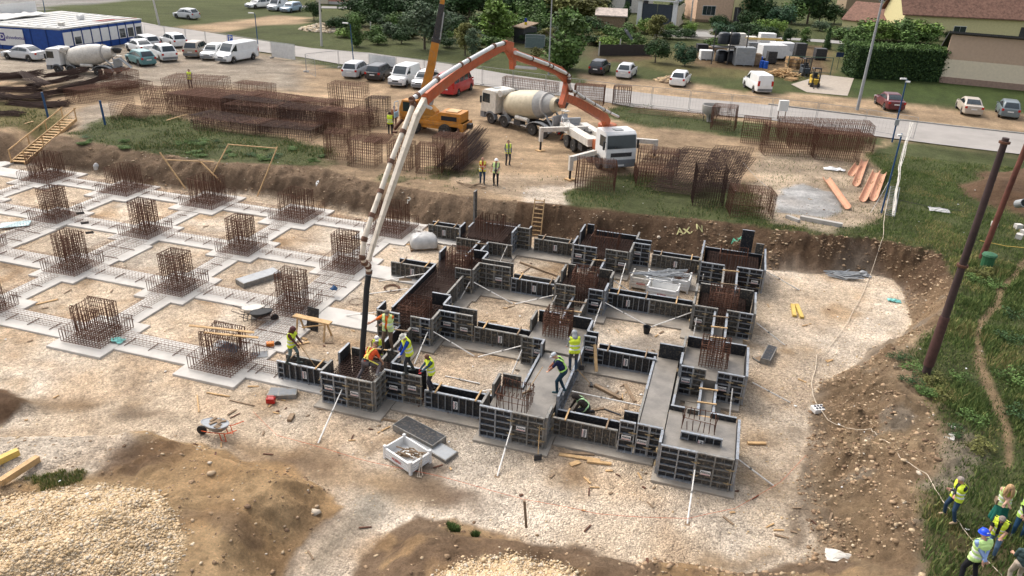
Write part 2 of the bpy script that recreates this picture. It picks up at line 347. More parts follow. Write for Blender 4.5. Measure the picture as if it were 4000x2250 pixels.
paint(U_((1900,385),(2010,380),(2180,420),(2230,500),(2180,570),(2080,590),(1960,560),(1900,520)), GRAV, .7, .7, .15, .85)
paint(U_((1955,475),(2030,462),(2120,490),(2130,530),(2060,545),(1960,535)), POWD, .25, .15, 0, 1, .6)
paint(U_((2240,345),(2900,430),(2900,500),(2400,395)), GRASSL, .6, 0, 1.1, .8)
paint(U_((2390,660),(2720,560),(3000,1900),(2300,1900),(2310,1300),(2330,1180),(2400,1110),(2330,1000),(2290,910),(2370,800)), GRASS, .6, 0, 2.4)
paint(U_((2440,520),(2640,500),(2720,700),(2440,640)), GRASSL, 1., 0, 1., .6)
paint(U_((2570,650),(2592,650),(2522,750),(2470,850),(2482,930),(2512,1000),(2540,1080),(2545,1180),(2528,1180),(2515,1080),(2475,1000),(2452,900),(2452,840),(2497,750)), TAN, .12, .2, 0, .85, .25)
paint(U_((2330,1130),(2420,1080),(2440,1190),(2370,1230),(2310,1210)), GREYP, .5, .5, .3, .7)
paint(U_((2340,1340),(2480,1330),(2700,1449),(2700,1700),(2340,1600)), TAN, .6, .2, .8, .35)
paint(SPOIL, BROWN, .5)
# banks and pit floor
dp = sdist(wx, wy, TOE); dc = sdist(x+fbm(x, y, 1.2, 3, 61)*.5, y, CREST)
a = sstep(1.02, .9, TT)*(1-.25*sstep(.3, .9, fbm(x, y, 1.6, 3, 33))); bk = np.where((x < 14)[:, None], np.array(BANK), np.array((.16, .1, .06)))
rb = (sstep(28, 33, x)*sstep(20, 14, y))[:, None]; bk = bk*(1-rb)+np.array((.36, .245, .145))*rb; bp_ = rb*sstep(.05, .4, fbm(x, y, 2., 4, 85))[:, None]*.7; bk = bk*(1-bp_)+np.array((.42, .3, .18))*bp_; bp_ = rb*sstep(.15, .4, fbm(x, y, 1.5, 4, 86))[:, None]*.6; bk = bk*(1-bp_)+np.array((.4, .34, .27))*bp_
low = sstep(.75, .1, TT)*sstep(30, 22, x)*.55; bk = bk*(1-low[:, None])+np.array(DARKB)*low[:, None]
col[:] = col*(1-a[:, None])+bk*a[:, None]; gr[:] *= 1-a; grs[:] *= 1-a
a = sstep(.12, .02, TT+fbm(x, y, .6, 2, 71)*.08); mixw = sstep(-.1, .5, fbm(x, y, 4., 4, 81))[:, None]
fl = np.array(GRAV)*(1-mixw)+np.array(GRAVW)*mixw; tn = sstep(.12, .6, fbm(x, y, 2.6, 5, 91))[:, None]*.75; fl = fl*(1-tn)+np.array(TAN)*1.15*tn
col[:] = col*(1-a[:, None])+fl*a[:, None]; gr[:] = gr*(1-a)+(1-.5*tn[:, 0])*a
edge = sstep(1.6, .2, np.abs(dp-.5))*sstep(26, 32, x); col[:] = col*(1-.5*edge[:, None])+np.array(GRAVW)*.5*edge[:, None]
paint(PG(0, (560,1090),(800,1130),(1100,1210),(1150,1250),(1000,1300),(860,1230),(600,1130)), TAN, .6, .4, 0, .7)
paint(PG(0, (850,1215),(960,1250),(1000,1300),(900,1449),(750,1600),(620,1600),(760,1330)), GRAVW, .5, .9, 0, .85)
paint(PG(0, (900,1240),(1000,1250),(960,1310),(860,1420),(800,1440),(830,1340)), (.26, .23, .18), .6, .5, 0, .6)
paint(MND1, MOUND, .14, .12); paint(MND2, BANK, .14, .15); paint(MND0, BROWN, .14); paint(COB1, COBC, .12, 1); paint(COB2, COBC, .12, 1)
paint(MND1, BANK, .2, 0, 0, .6, 1, (1.6, .12, .25, 36)); paint(MND2, MOUND, .2, 0, 0, .7, 1, (1.3, .08, .2, 37))
paint(PG(.9, (-100,1070),(250,1065),(330,1120),(330,1180),(250,1215),(130,1220),(-100,1250)), GRAVW, .4, .9, .1)
paint(PG(1.2, (5,1215),(120,1180),(230,1190),(200,1225),(60,1250)), GRASS, .25, 0, 1.5, .8)
paint(PG(1.2, (760,1180),(860,1210),(790,1280),(700,1400),(600,1500),(560,1449),(650,1330),(740,1240)), DARKB, .4, .1, 0, .3)  # shadow side of the mound's right face, painted into the ground colour
paint(PG(1.2, (300,1110),(420,1110),(450,1160),(360,1200),(260,1200)), BROWN, .5, .1, 0, .75)
for (u, v, ru, rv, c) in ((1140,1310,12,16,GRASS),(1192,1334,10,10,GRASS)):
    paint(PG(.9, *[(u+ru*math.cos(k), v+rv*math.sin(k)) for k in np.arange(0, 6.2, .8)]), c, .1, 0, 3, 1, .2)
for k, (u, v, ru, rv) in enumerate(((1060,1230,80,26),(1160,1250,60,22),(960,1215,50,16),(760,1160,90,20),(1090,1180,40,12),(160,1010,90,16),(330,1050,80,14),(1480,1390,60,14),(1900,1400,80,16),(1985,1300,24,60))): paint(PG(.2, *[(u+ru*math.cos(k_), v+rv*math.sin(k_)) for k_ in np.arange(0, 6.2, .6)]), (BANK, BROWN, TAN)[k % 3], .5, .15, 0, .7)
for (u, v, ru, rv) in ((1700,1080,110,30),(2330,850,10,10),(1480,970,90,40),(1620,870,90,24)):   # splashed cement
    paint(PG(0, *[(u+ru*math.cos(k), v+rv*math.sin(k)) for k in np.arange(0, 6.2, .6)]), (.3, .26, .22), .4, .5, 0, .5)
d4 = fbm(x, y, 1.1, 4, 55); d5 = fbm(x, y, 7, 4, 57); ex = sstep(0, .05, TT)*sstep(1.02, .95, TT); ridg = np.abs(fbm(x, y*.5, .5, 3, 59))
col *= (1+.35*np.clip(d4, -.6, .6)+.3*np.clip(d5, -.6, .6)-ex*(.5*np.clip(ridg, 0, .8)-.12))[:, None]
far = (TT >= 1)[:, None]*np.clip(fbm(x, y, 2.6, 4, 58), 0, 1)[:, None]*.4*(grs < .3)[:, None]; col[:] = col*(1-far)+np.array((.3, .2, .12))*far
cu, cv = x*EA[0]-y*EB[0]*-1*0, 0
ux, uy = x*CR[0]+y*CR[1], -x*CR[1]+y*CR[0]; rut = np.clip(fbm(ux*.12, uy*.9, .9, 4, 93), -.5, .5); sm_ = ((TT >= 1) & (grs < .4))*1.; col *= (1+.55*rut*sm_)[:, None]
rut2 = sstep(.25, .0, np.abs(fbm(x, y, 5, 3, 94)))*(TT <= .02); col[:] = col*(1-.17*rut2[:, None]*np.array((.6, .9, 1.2)))
q = np.arange(nx*ny).reshape(ny, nx); F = np.stack([q[:-1, :-1], q[:-1, 1:], q[1:, 1:], q[1:, :-1]], -1).reshape(-1, 4)
def ground_mat():
    m = bpy.data.materials.new('ground_mix'); m.use_nodes = True; n = m.node_tree; L = n.links.new; N = n.nodes.new; b = n.nodes['Principled BSDF']
    b.inputs['Roughness'].default_value = .95; b.inputs['Specular IOR Level'].default_value = .15
    ac = N('ShaderNodeAttribute'); ac.attribute_name = 'zone'; ag = N('ShaderNodeAttribute'); ag.attribute_name = 'gravel'; tc = N('ShaderNodeTexCoord')
    def math_(op, a, bb):
        k = N('ShaderNodeMath'); k.operation = op
        for i, v in enumerate((a, bb)):
            if isinstance(v, (int, float)): k.inputs[i].default_value = v
            else: L(v, k.inputs[i])
        return k.outputs[0]
    def noise(s, d=5, r=.6):
        k = N('ShaderNodeTexNoise'); k.inputs['Scale'].default_value = s; k.inputs['Detail'].default_value = d; k.inputs['Roughness'].default_value = r; L(tc.outputs['Object'], k.inputs['Vector']); return k.outputs[0]
    v1 = N('ShaderNodeTexVoronoi'); v1.inputs['Scale'].default_value = 15; L(tc.outputs['Object'], v1.inputs['Vector'])
    v2 = N('ShaderNodeTexVoronoi'); v2.inputs['Scale'].default_value = 7; L(tc.outputs['Object'], v2.inputs['Vector'])
    s1 = N('ShaderNodeSeparateColor'); L(v1.outputs['Color'], s1.inputs[0]); s2 = N('ShaderNodeSeparateColor'); L(v2.outputs['Color'], s2.inputs[0])
    cell = math_('ADD', math_('MULTIPLY', s1.outputs[0], .45), math_('MULTIPLY', s2.outputs[0], .35))
    gap = math_('MULTIPLY', math_('MULTIPLY', v1.outputs['Distance'], -.7), 1.)
    gv = math_('ADD', math_('MULTIPLY', math_('ADD', cell, gap), .8), .92)                      # about 0.6 .. 1.4 per stone
    gm = math_('ADD', math_('MULTIPLY', math_('SUBTRACT', gv, 1.), ag.outputs['Fac']), 1.)
    f1 = math_('ADD', math_('MULTIPLY', noise(2.2, 8, .75), 1.3), .35); f2 = math_('ADD', math_('MULTIPLY', noise(9, 8, .85), 1.9), .05)
    tot = math_('MULTIPLY', math_('MULTIPLY', gm, f1), f2)
    mx = N('ShaderNodeVectorMath'); mx.operation = 'SCALE'; L(ac.outputs['Color'], mx.inputs[0]); L(tot, mx.inputs['Scale'])
    L(mx.outputs[0], b.inputs['Base Color'])
    hh = math_('ADD', math_('MULTIPLY', math_('MULTIPLY', v1.outputs['Distance'], -.45), ag.outputs['Fac']), math_('MULTIPLY', math_('MULTIPLY', noise(6, 9, .85), 3.2), math_('SUBTRACT', 1.12, ag.outputs['Fac'])))
    bp = N('ShaderNodeBump'); bp.inputs['Strength'].default_value = .9; bp.inputs['Distance'].default_value = .2; L(hh, bp.inputs['Height']); L(bp.outputs[0], b.inputs['Normal'])
    return m
GM = ground_mat(); M['ground'] = GM
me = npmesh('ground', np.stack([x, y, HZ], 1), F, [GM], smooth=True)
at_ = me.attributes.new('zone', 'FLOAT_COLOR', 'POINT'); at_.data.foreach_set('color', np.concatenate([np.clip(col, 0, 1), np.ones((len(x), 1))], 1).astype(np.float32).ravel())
at_ = me.attributes.new('gravel', 'FLOAT', 'POINT'); at_.data.foreach_set('value', gr.astype(np.float32))
g_o = child('ground', me); g_o['kind'] = 'structure'
# loose stones and cobbles: real stones (one heap nobody could count)
def stones(name, label, pts, sizes, colr, sm=None):
    n = len(pts); base = np.array([[1,0,0],[-1,0,0],[0,1,0],[0,-1,0],[0,0,1],[0,0,-1],[.66,.66,.5],[-.66,.66,.5],[-.66,-.66,.5],[.66,-.66,.5]], float)
    tri = np.array([[4,6,7],[4,7,8],[4,8,9],[4,9,6],[0,2,6],[2,1,7],[1,3,8],[3,0,9],[2,7,6],[1,8,7],[3,9,8],[0,6,9],[5,2,0],[5,1,2],[5,3,1],[5,0,3]])
    sc = sizes[:, None]*np.stack([RS.uniform(.8, 1.5, n), RS.uniform(.7, 1.2, n), RS.uniform(.45, .9, n)], 1)
    an = RS.uniform(0, 6.28, n); V = base[None]*sc[:, None, :]*RS.uniform(.8, 1.15, (n, 10, 1)); c, s_ = np.cos(an)[:, None], np.sin(an)[:, None]
    V = np.stack([V[..., 0]*c-V[..., 1]*s_, V[..., 0]*s_+V[..., 1]*c, V[..., 2]], -1)+pts[:, None, :]
    F = (tri[None]+10*np.arange(n)[:, None, None]).reshape(-1, 3); mi = np.repeat(RS.randint(0, len(colr), n), 16)
    o = child(name, npmesh(name, V.reshape(-1, 3), F, colr, mi, True)); o['kind'] = 'stuff'; return tag(o, label, 'stones')
HG = HZ.reshape(ny, nx)
def gz(px, py):
    i = np.clip(np.searchsorted(gx, px)-1, 0, nx-2); j = np.clip(np.searchsorted(gy, py)-1, 0, ny-2)
    a = (px-gx[i])/(gx[i+1]-gx[i]); b = (py-gy[j])/(gy[j+1]-gy[j])
    return (HG[j, i]*(1-a)+HG[j, i+1]*a)*(1-b)+(HG[j+1, i]*(1-a)+HG[j+1, i+1]*a)*b
def samp(arr, px, py):
    i = np.clip(np.searchsorted(gx, px)-1, 0, nx-2); j = np.clip(np.searchsorted(gy, py)-1, 0, ny-2); return arr.reshape(ny, nx)[j, i]
def scatter(P, n):
    A = np.array([(p[0], p[1]) for p in P]); lo, hi = A.min(0), A.max(0); px = RS.uniform(lo[0], hi[0], n); py = RS.uniform(lo[1], hi[1], n)
    k = sdist(px, py, P) > 0; return px[k], py[k]
ST = [mat('stone_%s' % k, c, .9, 0, .1, 9, spec=.2) for k, c in (('buff', (.54, .4, .245)), ('cream', (.6, .48, .33)), ('ochre', (.46, .33, .185)), ('grey', (.48, .41, .32)), ('brown', (.38, .28, .18)))]
for nm, P, n in (('cobble_heap', COB1, 62000), ('cobble_heap', COB2, 30000)):
    px, py = scatter(P, n); px = px+RS.normal(0, .12, len(px)); py = py+RS.normal(0, .12, len(px)); vis = py > -18
    px, py = px[vis], py[vis]; sz = np.clip(RS.lognormal(-3.72, .42, len(px)), .012, .085)
    stones(nm, 'heap of pale buff cobbles on the brown spoil mound, '+('lower left corner' if P is COB1 else 'bottom edge'), np.stack([px, py, gz(px, py)+sz*.25], 1), sz, ST[:4]+[ST[0], ST[0], ST[1], ST[2], ST[0]])
px = RS.uniform(-8, 42, 60000); py = RS.uniform(-13, 24, 60000); k = (samp(gr, px, py) > .35+.3*RS.rand(60000)) & (RS.rand(60000) < .12+.8*sstep(3.5, .3, np.abs(sdist(px, py, TOE)))+.4*sstep(.1, .5, fbm(px, py, 3, 3, 19))) & (sdist(px, py, CREST) > 0); px, py = px[k], py[k]
sz = np.clip(RS.lognormal(-3.9, .4, len(px)), .01, .07)
stones('loose_gravel', 'loose crushed stone covering the pit floor', np.stack([px, py, gz(px, py)], 1), sz, [ST[1], ST[0], ST[3], ST[1], ST[2]])
n = 150000; px = RS.uniform(-22, 46, n); py = RS.uniform(-14, 24, n); tt = samp(TT, px, py); mm = np.maximum(np.maximum(sdist(px, py, MND1), sdist(px, py, MND2)), sdist(px, py, SPOIL)); k = (((tt > .03) & (tt < .97)) | ((mm > -.3) & (sdist(px, py, COB1) < 0) & (RS.rand(n) < .5))) & (RS.rand(n) < .25+.75*(px > 26)) & (fbm(px, py, 1.6, 3, 14) > -.12); px, py = px[k], py[k]; sz = np.clip(RS.lognormal(-3.35, .55, len(px)), .015, .12)
SOIL = [mat('soil_clod_%d' % i, c, .95, 0, .3, 8, .5, 30, spec=.1) for i, c in enumerate(((.3, .205, .125), (.24, .165, .1), (.36, .25, .155), (.19, .125, .08), (.45, .34, .22)))]
stones('soil_clods', 'rough soil clods covering the cut banks and spoil mounds', np.stack([px, py, gz(px, py)-sz*.1], 1), sz, SOIL)
px = RS.uniform(-20, 48, 9000); py = RS.uniform(-12, 30, 9000); k = (sdist(px, py, TOE) < 0) & (samp(grs, px, py) < .5) | (sdist(px, py, MND1) > 0) & (RS.rand(9000) < .8); px, py = px[k], py[k]; sz = np.clip(RS.lognormal(-3.5, .55, len(px)), .015, .16)
stones('earth_clods', 'scattered stones and clods on the earth banks', np.stack([px, py, gz(px, py)], 1), sz, [ST[4], ST[1], ST[3], M['woodd'], ST[4]])
# grass blades
def blades(name, label, px, py, hh, cols, w=.02):
    n = len(px); z = gz(px, py); a = RS.uniform(0, 6.28, n); l = RS.uniform(.15, .6, n)*hh; h = hh*RS.uniform(.6, 1.15, n); d = RS.uniform(0, 6.28, n); ww = w*RS.uniform(.7, 1.6, n)
    p0 = np.stack([px-np.cos(a)*ww, py-np.sin(a)*ww, z-.02], 1); p1 = np.stack([px+np.cos(a)*ww, py+np.sin(a)*ww, z-.02], 1)
    p2 = np.stack([px+np.cos(d)*l*.35+np.cos(a)*ww*.6, py+np.sin(d)*l*.35+np.sin(a)*ww*.6, z+h*.6], 1); p3 = np.stack([px+np.cos(d)*l*.35-np.cos(a)*ww*.6, py+np.sin(d)*l*.35-np.sin(a)*ww*.6, z+h*.6], 1)
    p4 = np.stack([px+np.cos(d)*l, py+np.sin(d)*l, z+h], 1); V = np.stack([p0, p1, p2, p3, p4], 1).reshape(-1, 3); b = 5*np.arange(n)
    Q = np.stack([b, b+1, b+2, b+3], 1); T = np.stack([b+3, b+2, b+4], 1); mi = RS.randint(0, len(cols), n)
    o = child(name, npmesh(name, V, [Q, T], cols, np.concatenate([mi, mi]))); o['kind'] = 'stuff'; return tag(o, label, 'grass')
GC = [mat('grass_'+k, c, .8, 0, .2, .8, spec=.15) for k, c in (('green', (.11, .155, .045)), ('dark', (.06, .1, .03)), ('light', (.19, .22, .07)), ('dry', (.34, .28, .12)))]
n = 620000; px = RS.uniform(28, 54, n); py = RS.uniform(-14, 45, n); w8 = samp(grs, px, py)*(.6+.9*fbm(px, py, 1.8, 3, 66)); k = (RS.rand(n) < w8*.55) & (sdist(px, py, CREST) < .4); px, py = px[k], py[k]
rt = sstep(22, 8, py)*sstep(40, 41.5, px+.0*py); hh = .1+.5*np.clip(.3+fbm(px, py, 1.7, 3, 77), 0, 1)*(.12+.9*sstep(.8, 2.2, samp(grs, px, py)))
mx = fbm(px, py, 2.5, 3, 88) > .15
blades('meadow_grass', 'tall green grass on the right bank', px[~mx], py[~mx], hh[~mx], [GC[0], GC[1], GC[0], GC[2]], .014)
blades('meadow_grass', 'yellowing grass patches on the right bank', px[mx], py[mx], hh[mx], [GC[2], GC[3], GC[0]], .014)
n = 420000; px = RS.uniform(-40, 32, n); py = RS.uniform(8, 60, n); w8 = samp(grs, px, py)*(.42+1.3*fbm(px, py, 2.4, 3, 67)); k = (RS.rand(n) < w8*.6) & (sdist(px, py, CREST) < .5) & (sdist(px, py, SITE) > 0); px, py = px[k], py[k]
hh = .06+.24*np.clip(.35+fbm(px, py, 2, 3, 78), 0, 1)
blades('bank_weeds', 'green weeds and grass along the top of the back bank', px, py, hh, [GC[0], GC[1], GC[1], GC[2], GC[0], GC[3]], .02)
px, py = scatter(PG(1., (1125,1290),(1205,1320),(1205,1345),(1125,1335)), 5000); k = samp(grs, px, py) > 1; px, py = px[k], py[k]
if len(px): blades('mound_tuft', 'two small dark green tufts on the spoil mound at the bottom edge', px, py, np.full(len(px), .22), [GC[0], GC[1]], .015)
px, py = scatter(PG(1.2, (0,1215),(120,1180),(230,1190),(200,1225),(60,1250)), 3500); k = samp(grs, px, py) > .5; px, py = px[k], py[k]
if len(px): blades('mound_grass', 'green grass patch on the spoil mound beside the yellow timber beams', px, py, np.full(len(px), .13), [GC[0], GC[2], GC[3]], .012)
# ------------------------------------------------------------------ roads, pads
def sheet(name, z, m, *p, dz=.006, kind='structure'):
    P = [at(u, v, z) for u, v in p]; bmv = [(q.x, q.y, z+dz) for q in P]
    me = bpy.data.meshes.new(name); me.from_pydata(bmv, [], [tuple(range(len(bmv)))]); me.materials.append(m); o = child(name, me); o['kind'] = kind; return o
ASPH = mat('worn_asphalt', (.29, .265, .24), .9, 0, .14, .35, .25, 50); ASPH2 = mat('old_asphalt', (.26, .245, .225), .9, 0, .15, .4, .2, 40)
ROADZ = UP+.07
sheet('road', ROADZ, ASPH, (-300,20),(0,40),(140,38),(230,40),(320,48),(400,64),(480,75),(560,87),(644,100),(784,121),(931,133),(1130,161),(1288,188),(1545,224),(1670,240),(1933,264),(2100,284),(2227,299),(2576,338),(2900,375),(2900,420),(2576,389),(2352,362),(2202,342),(2060,320),(1933,301),(1591,269),(1502,253),(1212,215),(1140,207),(990,181),(850,160),(760,144),(640,128),(500,110),(400,101),(365,93),(350,75),(250,62),(0,60),(-300,52))
for nm, m, P in (('far_road', ASPH2, ((1640,74),(1800,82),(1960,93),(2110,102),(2140,112),(1980,100),(1640,88))), ('far_road', ASPH2, ((640,12),(900,17),(900,22),(640,19))),
    ('concrete_apron', mc('dusty_apron_concrete', (.34, .285, .225), bump=.2), ((2070,188),(2148,197),(2132,241),(2030,232),(1990,212)))):
    sheet(nm, UP+.06, m, *P)
mb = MB()      # kerb on the far side of the road
K = [at(u, v, ROADZ) for u, v in ((1933,263),(2100,283),(2227,298),(2400,318),(2576,337),(2850,368))]
for a, b in zip(K, K[1:]): mb.beam(a+Vector((0,0,.05)), b+Vector((0,0,.05)), .16, .13)
k_ = mb.obj('kerb', M['concd']); k_['kind'] = 'structure'
GXC = [0, 6.857, 13.715, 20.572, 27.43]; GYC = [0, 5.618, 11.277, 17.234]
mb = MB(); mbd = MB(); PZ = .1; mbl = mb
for j in range(4):
    for i in range(-4, 5):
        cx, cy = 6.8575*i, GYC[j]; hx, hy = (1.5, 1.62) if j < 3 else (1.75, 1.95)
        if j == 0 and i < -2: continue
        e = RS.uniform(-.06, .06, 4); mb = mbd if i >= 2 else mbl
        mb.b2(cx-hx+e[0], cx+hx+e[1], cy-hy+e[2], cy+hy+e[3], -.15, PZ)
        nhx = hx
        if i < 4: mb.b2(cx+hx, cx+6.8575-hx, cy-.78, cy+.78, -.15, PZ-.004)
        if j < 3:
            hy2 = 1.62 if j < 2 else 1.95; w = {(1, 1): 1.25, (2, 1): 1.3, (1, 0): 1.2, (-1, 1): 1.3, (-2, 1): 1.2, (3, 0): 1.2}.get((i, j), .75)
            ox = {(1, 1): .5, (-1, 1): .5, (1, 0): .7, (-2, 1): .4}.get((i, j), 0)
            mb.b2(cx-w+ox, cx+w+ox, cy+hy, GYC[j+1]-hy2, -.15, PZ-.007)
mbd.b2(25.2, 26.5, 1.62, 4, -.15, PZ-.01)
o = mbl.obj('blinding_slab', M['conc'], bevel=.02); o['kind'] = 'structure'; o = mbd.obj('blinding_slab', M['padd'], bevel=.02); o['kind'] = 'structure'
# ------------------------------------------------------------------ reinforcement
RB = .0145
def mat_bars(mb, x0, x1, y0, y1, z, s, up=.55, r=RB):
    for a in np.arange(x0, x1+.01, s): mb.bar((a, y0, z), (a, y1, z), r, 3, cap=False); [mb.bar((a, q, z), (a+RS.uniform(-.02, .02), q, z+up*RS.uniform(.9, 1.05)), r, 3, cap=False) for q in (y0, y1) if up]
    for b in np.arange(y0, y1+.01, s): mb.bar((x0, b, z+.02), (x1, b, z+.02), r, 3, cap=False); [mb.bar((q, b, z), (q, b+RS.uniform(-.02, .02), z+up*RS.uniform(.9, 1.05)), r, 3, cap=False) for q in (x0, x1) if up]
def base_mesh(h=1.08, hy=1.1):
    mb = MB(); mat_bars(mb, -h, h, -hy, hy, .06, .16, .62)
    for z in (.68,): mb.tube([(-h,-hy,z),(h,-hy,z),(h,hy,z),(-h,hy,z),(-h,-hy,z)], RB, 3)
    mat_bars(mb, -h+.3, h-.3, -hy+.3, hy-.3, .2, .24, 0); return mb.mesh('base_mat', M['rust'])
def col_mesh(w, d, H, z0, hoop=.17, s=.12, arch=False, messy=.012, core=True, mt='rust'):
    mb = MB()
    def ring(a, b, z, r=RB*1.1):
        j = lambda: RS.uniform(-messy, messy)*2; P = [(-a+j(),-b+j(),z+j()),(a+j(),-b+j(),z+j()),(a+j(),b+j(),z+j()),(-a+j(),b+j(),z+j())]; mb.tube(P+[P[0]], r, 3)
    z = z0+.5
    while z < H-.03: ring(w, d, z); (core and ring(w-.28, d*.6, z+.03)); z += hoop
    ring(w, d, H-.02)
    pts = [(a, q) for a in np.arange(-w, w+.01, s) for q in (-d, d)]+[(q, b) for b in np.arange(-d+s, d-.01, s) for q in (-w, w)]
    if core: pts += [(a, q) for a in np.arange(-w+.28, w-.27, s*1.5) for q in (-d*.6, d*.6)]
    for a, b in pts: mb.bar((a, b, z0), (a+RS.uniform(-messy, messy)*2, b+RS.uniform(-messy, messy)*2, H*RS.uniform(.97, 1.03)), RB*1.25, 3, cap=False)
    if arch:
        for a in np.arange(-w, w+.01, s): mb.tube([(a, -d, H-.02), (a, -d+.1, H+.08), (a, -d+.2, H-.02)], RB*1.2, 3); mb.tube([(a, d-.2, H-.02), (a, d-.1, H+.08), (a, d, H-.02)], RB*1.2, 3)
    return mb.mesh('column_cage', M[mt])
BM = base_mesh(); BM3 = base_mesh(1.3, 1.35)
CM = [col_mesh(.62, .52, 1.98, .08), col_mesh(.62, .5, 2.04, .08, messy=.02), col_mesh(.72, .62, 1.62, .08, arch=True, hoop=.26, core=False, messy=.02)]
CF_ = [col_mesh(.85, .8, 1.7, .08, hoop=5, s=.15, core=True), col_mesh(.85, .8, 1.78, .08, hoop=6, s=.12, messy=.03)]
GRP = 'open reinforcement cages standing on the blinding pads'
row = ['row nearest the camera', 'second row', 'third row', 'row under the back bank']; nth = ['first', 'second', 'third', 'fourth', 'fifth', 'sixth']
for j in range(4):
    n = 0
    for i in range(-3, 2):
        u, v = proj((6.8575*i, GYC[j], .1))
        if u < -70: continue
        n += 1
        t = thing('footing_cage', '%s rusty footing cage from the left in the %s%s' % (nth[n-1], row[j], {0: ', arched top', 3: ', loose starters'}.get(j, '')), 'rebar cage', (6.8575*i, GYC[j]+(.0 if j < 3 else .1), PZ), RS.uniform(-.02, .02), GRP)
        child('base_mat', BM3 if j == 3 else BM, t)
        child('column_cage', CM[2] if j == 0 else (CF_[i % 2] if j == 3 else CM[i % 2]), t)
def beam_cage(L, w=.46, h=.42):
    mb = MB()
    for q in (-w/2, -w/6, w/6, w/2):
        for z in (.06, h): mb.bar((-L/2, q, z), (L/2, q, z), RB*.6, 3, cap=False)
    for a in np.arange(-L/2, L/2, .2): mb.tube([(a, -w/2, .05), (a, w/2, .05), (a, w/2, h+.01), (a, -w/2, h+.01), (a, -w/2, .05)], RB*.42, 3)
    for a in np.arange(-L/2+.5, L/2, 1.3): mb.bar((a, -w/2-.18, .03), (a, w/2+.1, .03), .02, 4)
    return mb.mesh('beam_cage', M['rustp'])
BX = beam_cage(4.3); BY = beam_cage(3.1); BYW = beam_cage(3.1, .8, .4)
def bcage(me_, xx, yy, rz, lab): o = child('beam_cage', me_, None, (xx, yy, PZ), (0, 0, rz)); top(o, lab, 'rebar cage', 'low ground beam cages lying between the footing cages')
for j in range(4):
    for i in range(-3, 2):
        u, v = proj((6.8575*i+3.4, GYC[j], .1))
        if u < -60 or (i == 1 and j in (1, 2, 3)): continue
        bcage(BX, 6.8575*i+3.43, GYC[j], 0, 'low beam cage, %s, right of footing cage %s' % (row[j], nth[min(5,max(0,i+3))]))
    if j < 3:
        for i in range(-3, 2):
            u, v = proj((6.8575*i, GYC[j]+2.8, .1))
            if u < -60: continue
            lab = 'low cross beam cage behind the %s, column %d' % (row[j], i+4)
            if (i, j) in ((1, 1), (1, 0), (-1, 1), (-2, 1)):
                bcage(BY, 6.8575*i-.3, (GYC[j]+GYC[j+1])/2, R(90), lab+', narrow'); bcage(BYW, 6.8575*i+.75, (GYC[j]+GYC[j+1])/2, R(90), lab+', wide')
            else: bcage(BY, 6.8575*i, (GYC[j]+GYC[j+1])/2, R(90), lab)
# ------------------------------------------------------------------ formwork
_pc = {}
def panel(w, h, kind, dirty):
    key = (round(w, 2), round(h, 2), kind, dirty)
    if key in _pc: return _pc[key]
    t = .1; mb = MB()      # x 0..w, outside = -y, z 0..h
    mb.b2(0, .045, -t, 0, 0, h); mb.b2(w-.045, w, -t, 0, 0, h); mb.b2(.045, w-.045, -t, 0, h-.05, h); mb.b2(.045, w-.045, -t, 0, 0, .05)
    if kind == 'V':
        zs = [h*.2, h*.4, h*.6, h*.8]
        for z in zs: mb.b2(.045, w-.045, -t+.008, -.012, z-.013, z+.013)
        n = max(2, int(w/.26))
        for k in range(1, n):
            a = w*k/n
            mb.b2(a-.008, a+.008, -t+.03, -.014, h*.8+.013, h-.05); mb.b2(a-.008, a+.008, -t+.03, -.014, .05, h*.2-.013)
        if w > .9: mb.b2(w/2-.025, w/2+.025, -t+.004, -.01, .05, h-.05)
    else:
        n = max(2, int(w/.27))
        for k in range(1, n): a = w*k/n; mb.b2(a-.011, a+.011, -t+.01, -.012, .05, h-.05)
        for z in (h*.33, h*.62): mb.b2(.045, w/n-.015, -t+.012, -.013, z-.015, z+.015)
    fr = mb.mesh('form_panel', M['galvd' if dirty else 'galv'])
    fs = MB().b2(.002, w-.002, -.012, .012, .004, h-.004).mesh('face_sheet', M['plyd' if dirty else 'ply'])
    _pc[key] = (fr, fs); return fr, fs
def label_mesh(vert, faded=False):
    mb = MB(); L, H = .36, .19
    mb.mat(0).b2(-L/2, L/2, -.105, -.09, -H/2, H/2); mb.mat(1).b2(-L/2+.012, L/2-.012, -.1065, -.1055, -H/2+.012, -H/2+.025).b2(-L/2+.012, L/2-.012, -.1065, -.1055, -H/2+.045, -H/2+.052)
    mb.mat(2); add_text(mb, 'Alsina', (0, -.108, .02), (1, 0, 0), (0, 0, 1), .135)
    return mb.mesh('label_plate', [M['white'], M['red'], M['letter']])
LM = label_mesh(0)
_cl = MB(); _cl.b2(-.13, .13, -.15, -.11, -.012, .012).b2(-.022, .022, -.17, -.1, -.03, .04).bar((-.17, -.14, .02), (.17, -.14, .03), .01, 5)
CLAMP = _cl.mesh('clamp', mc('brass_yellow_clamp', (.33, .25, .14), metal=.3, dirt=.7))
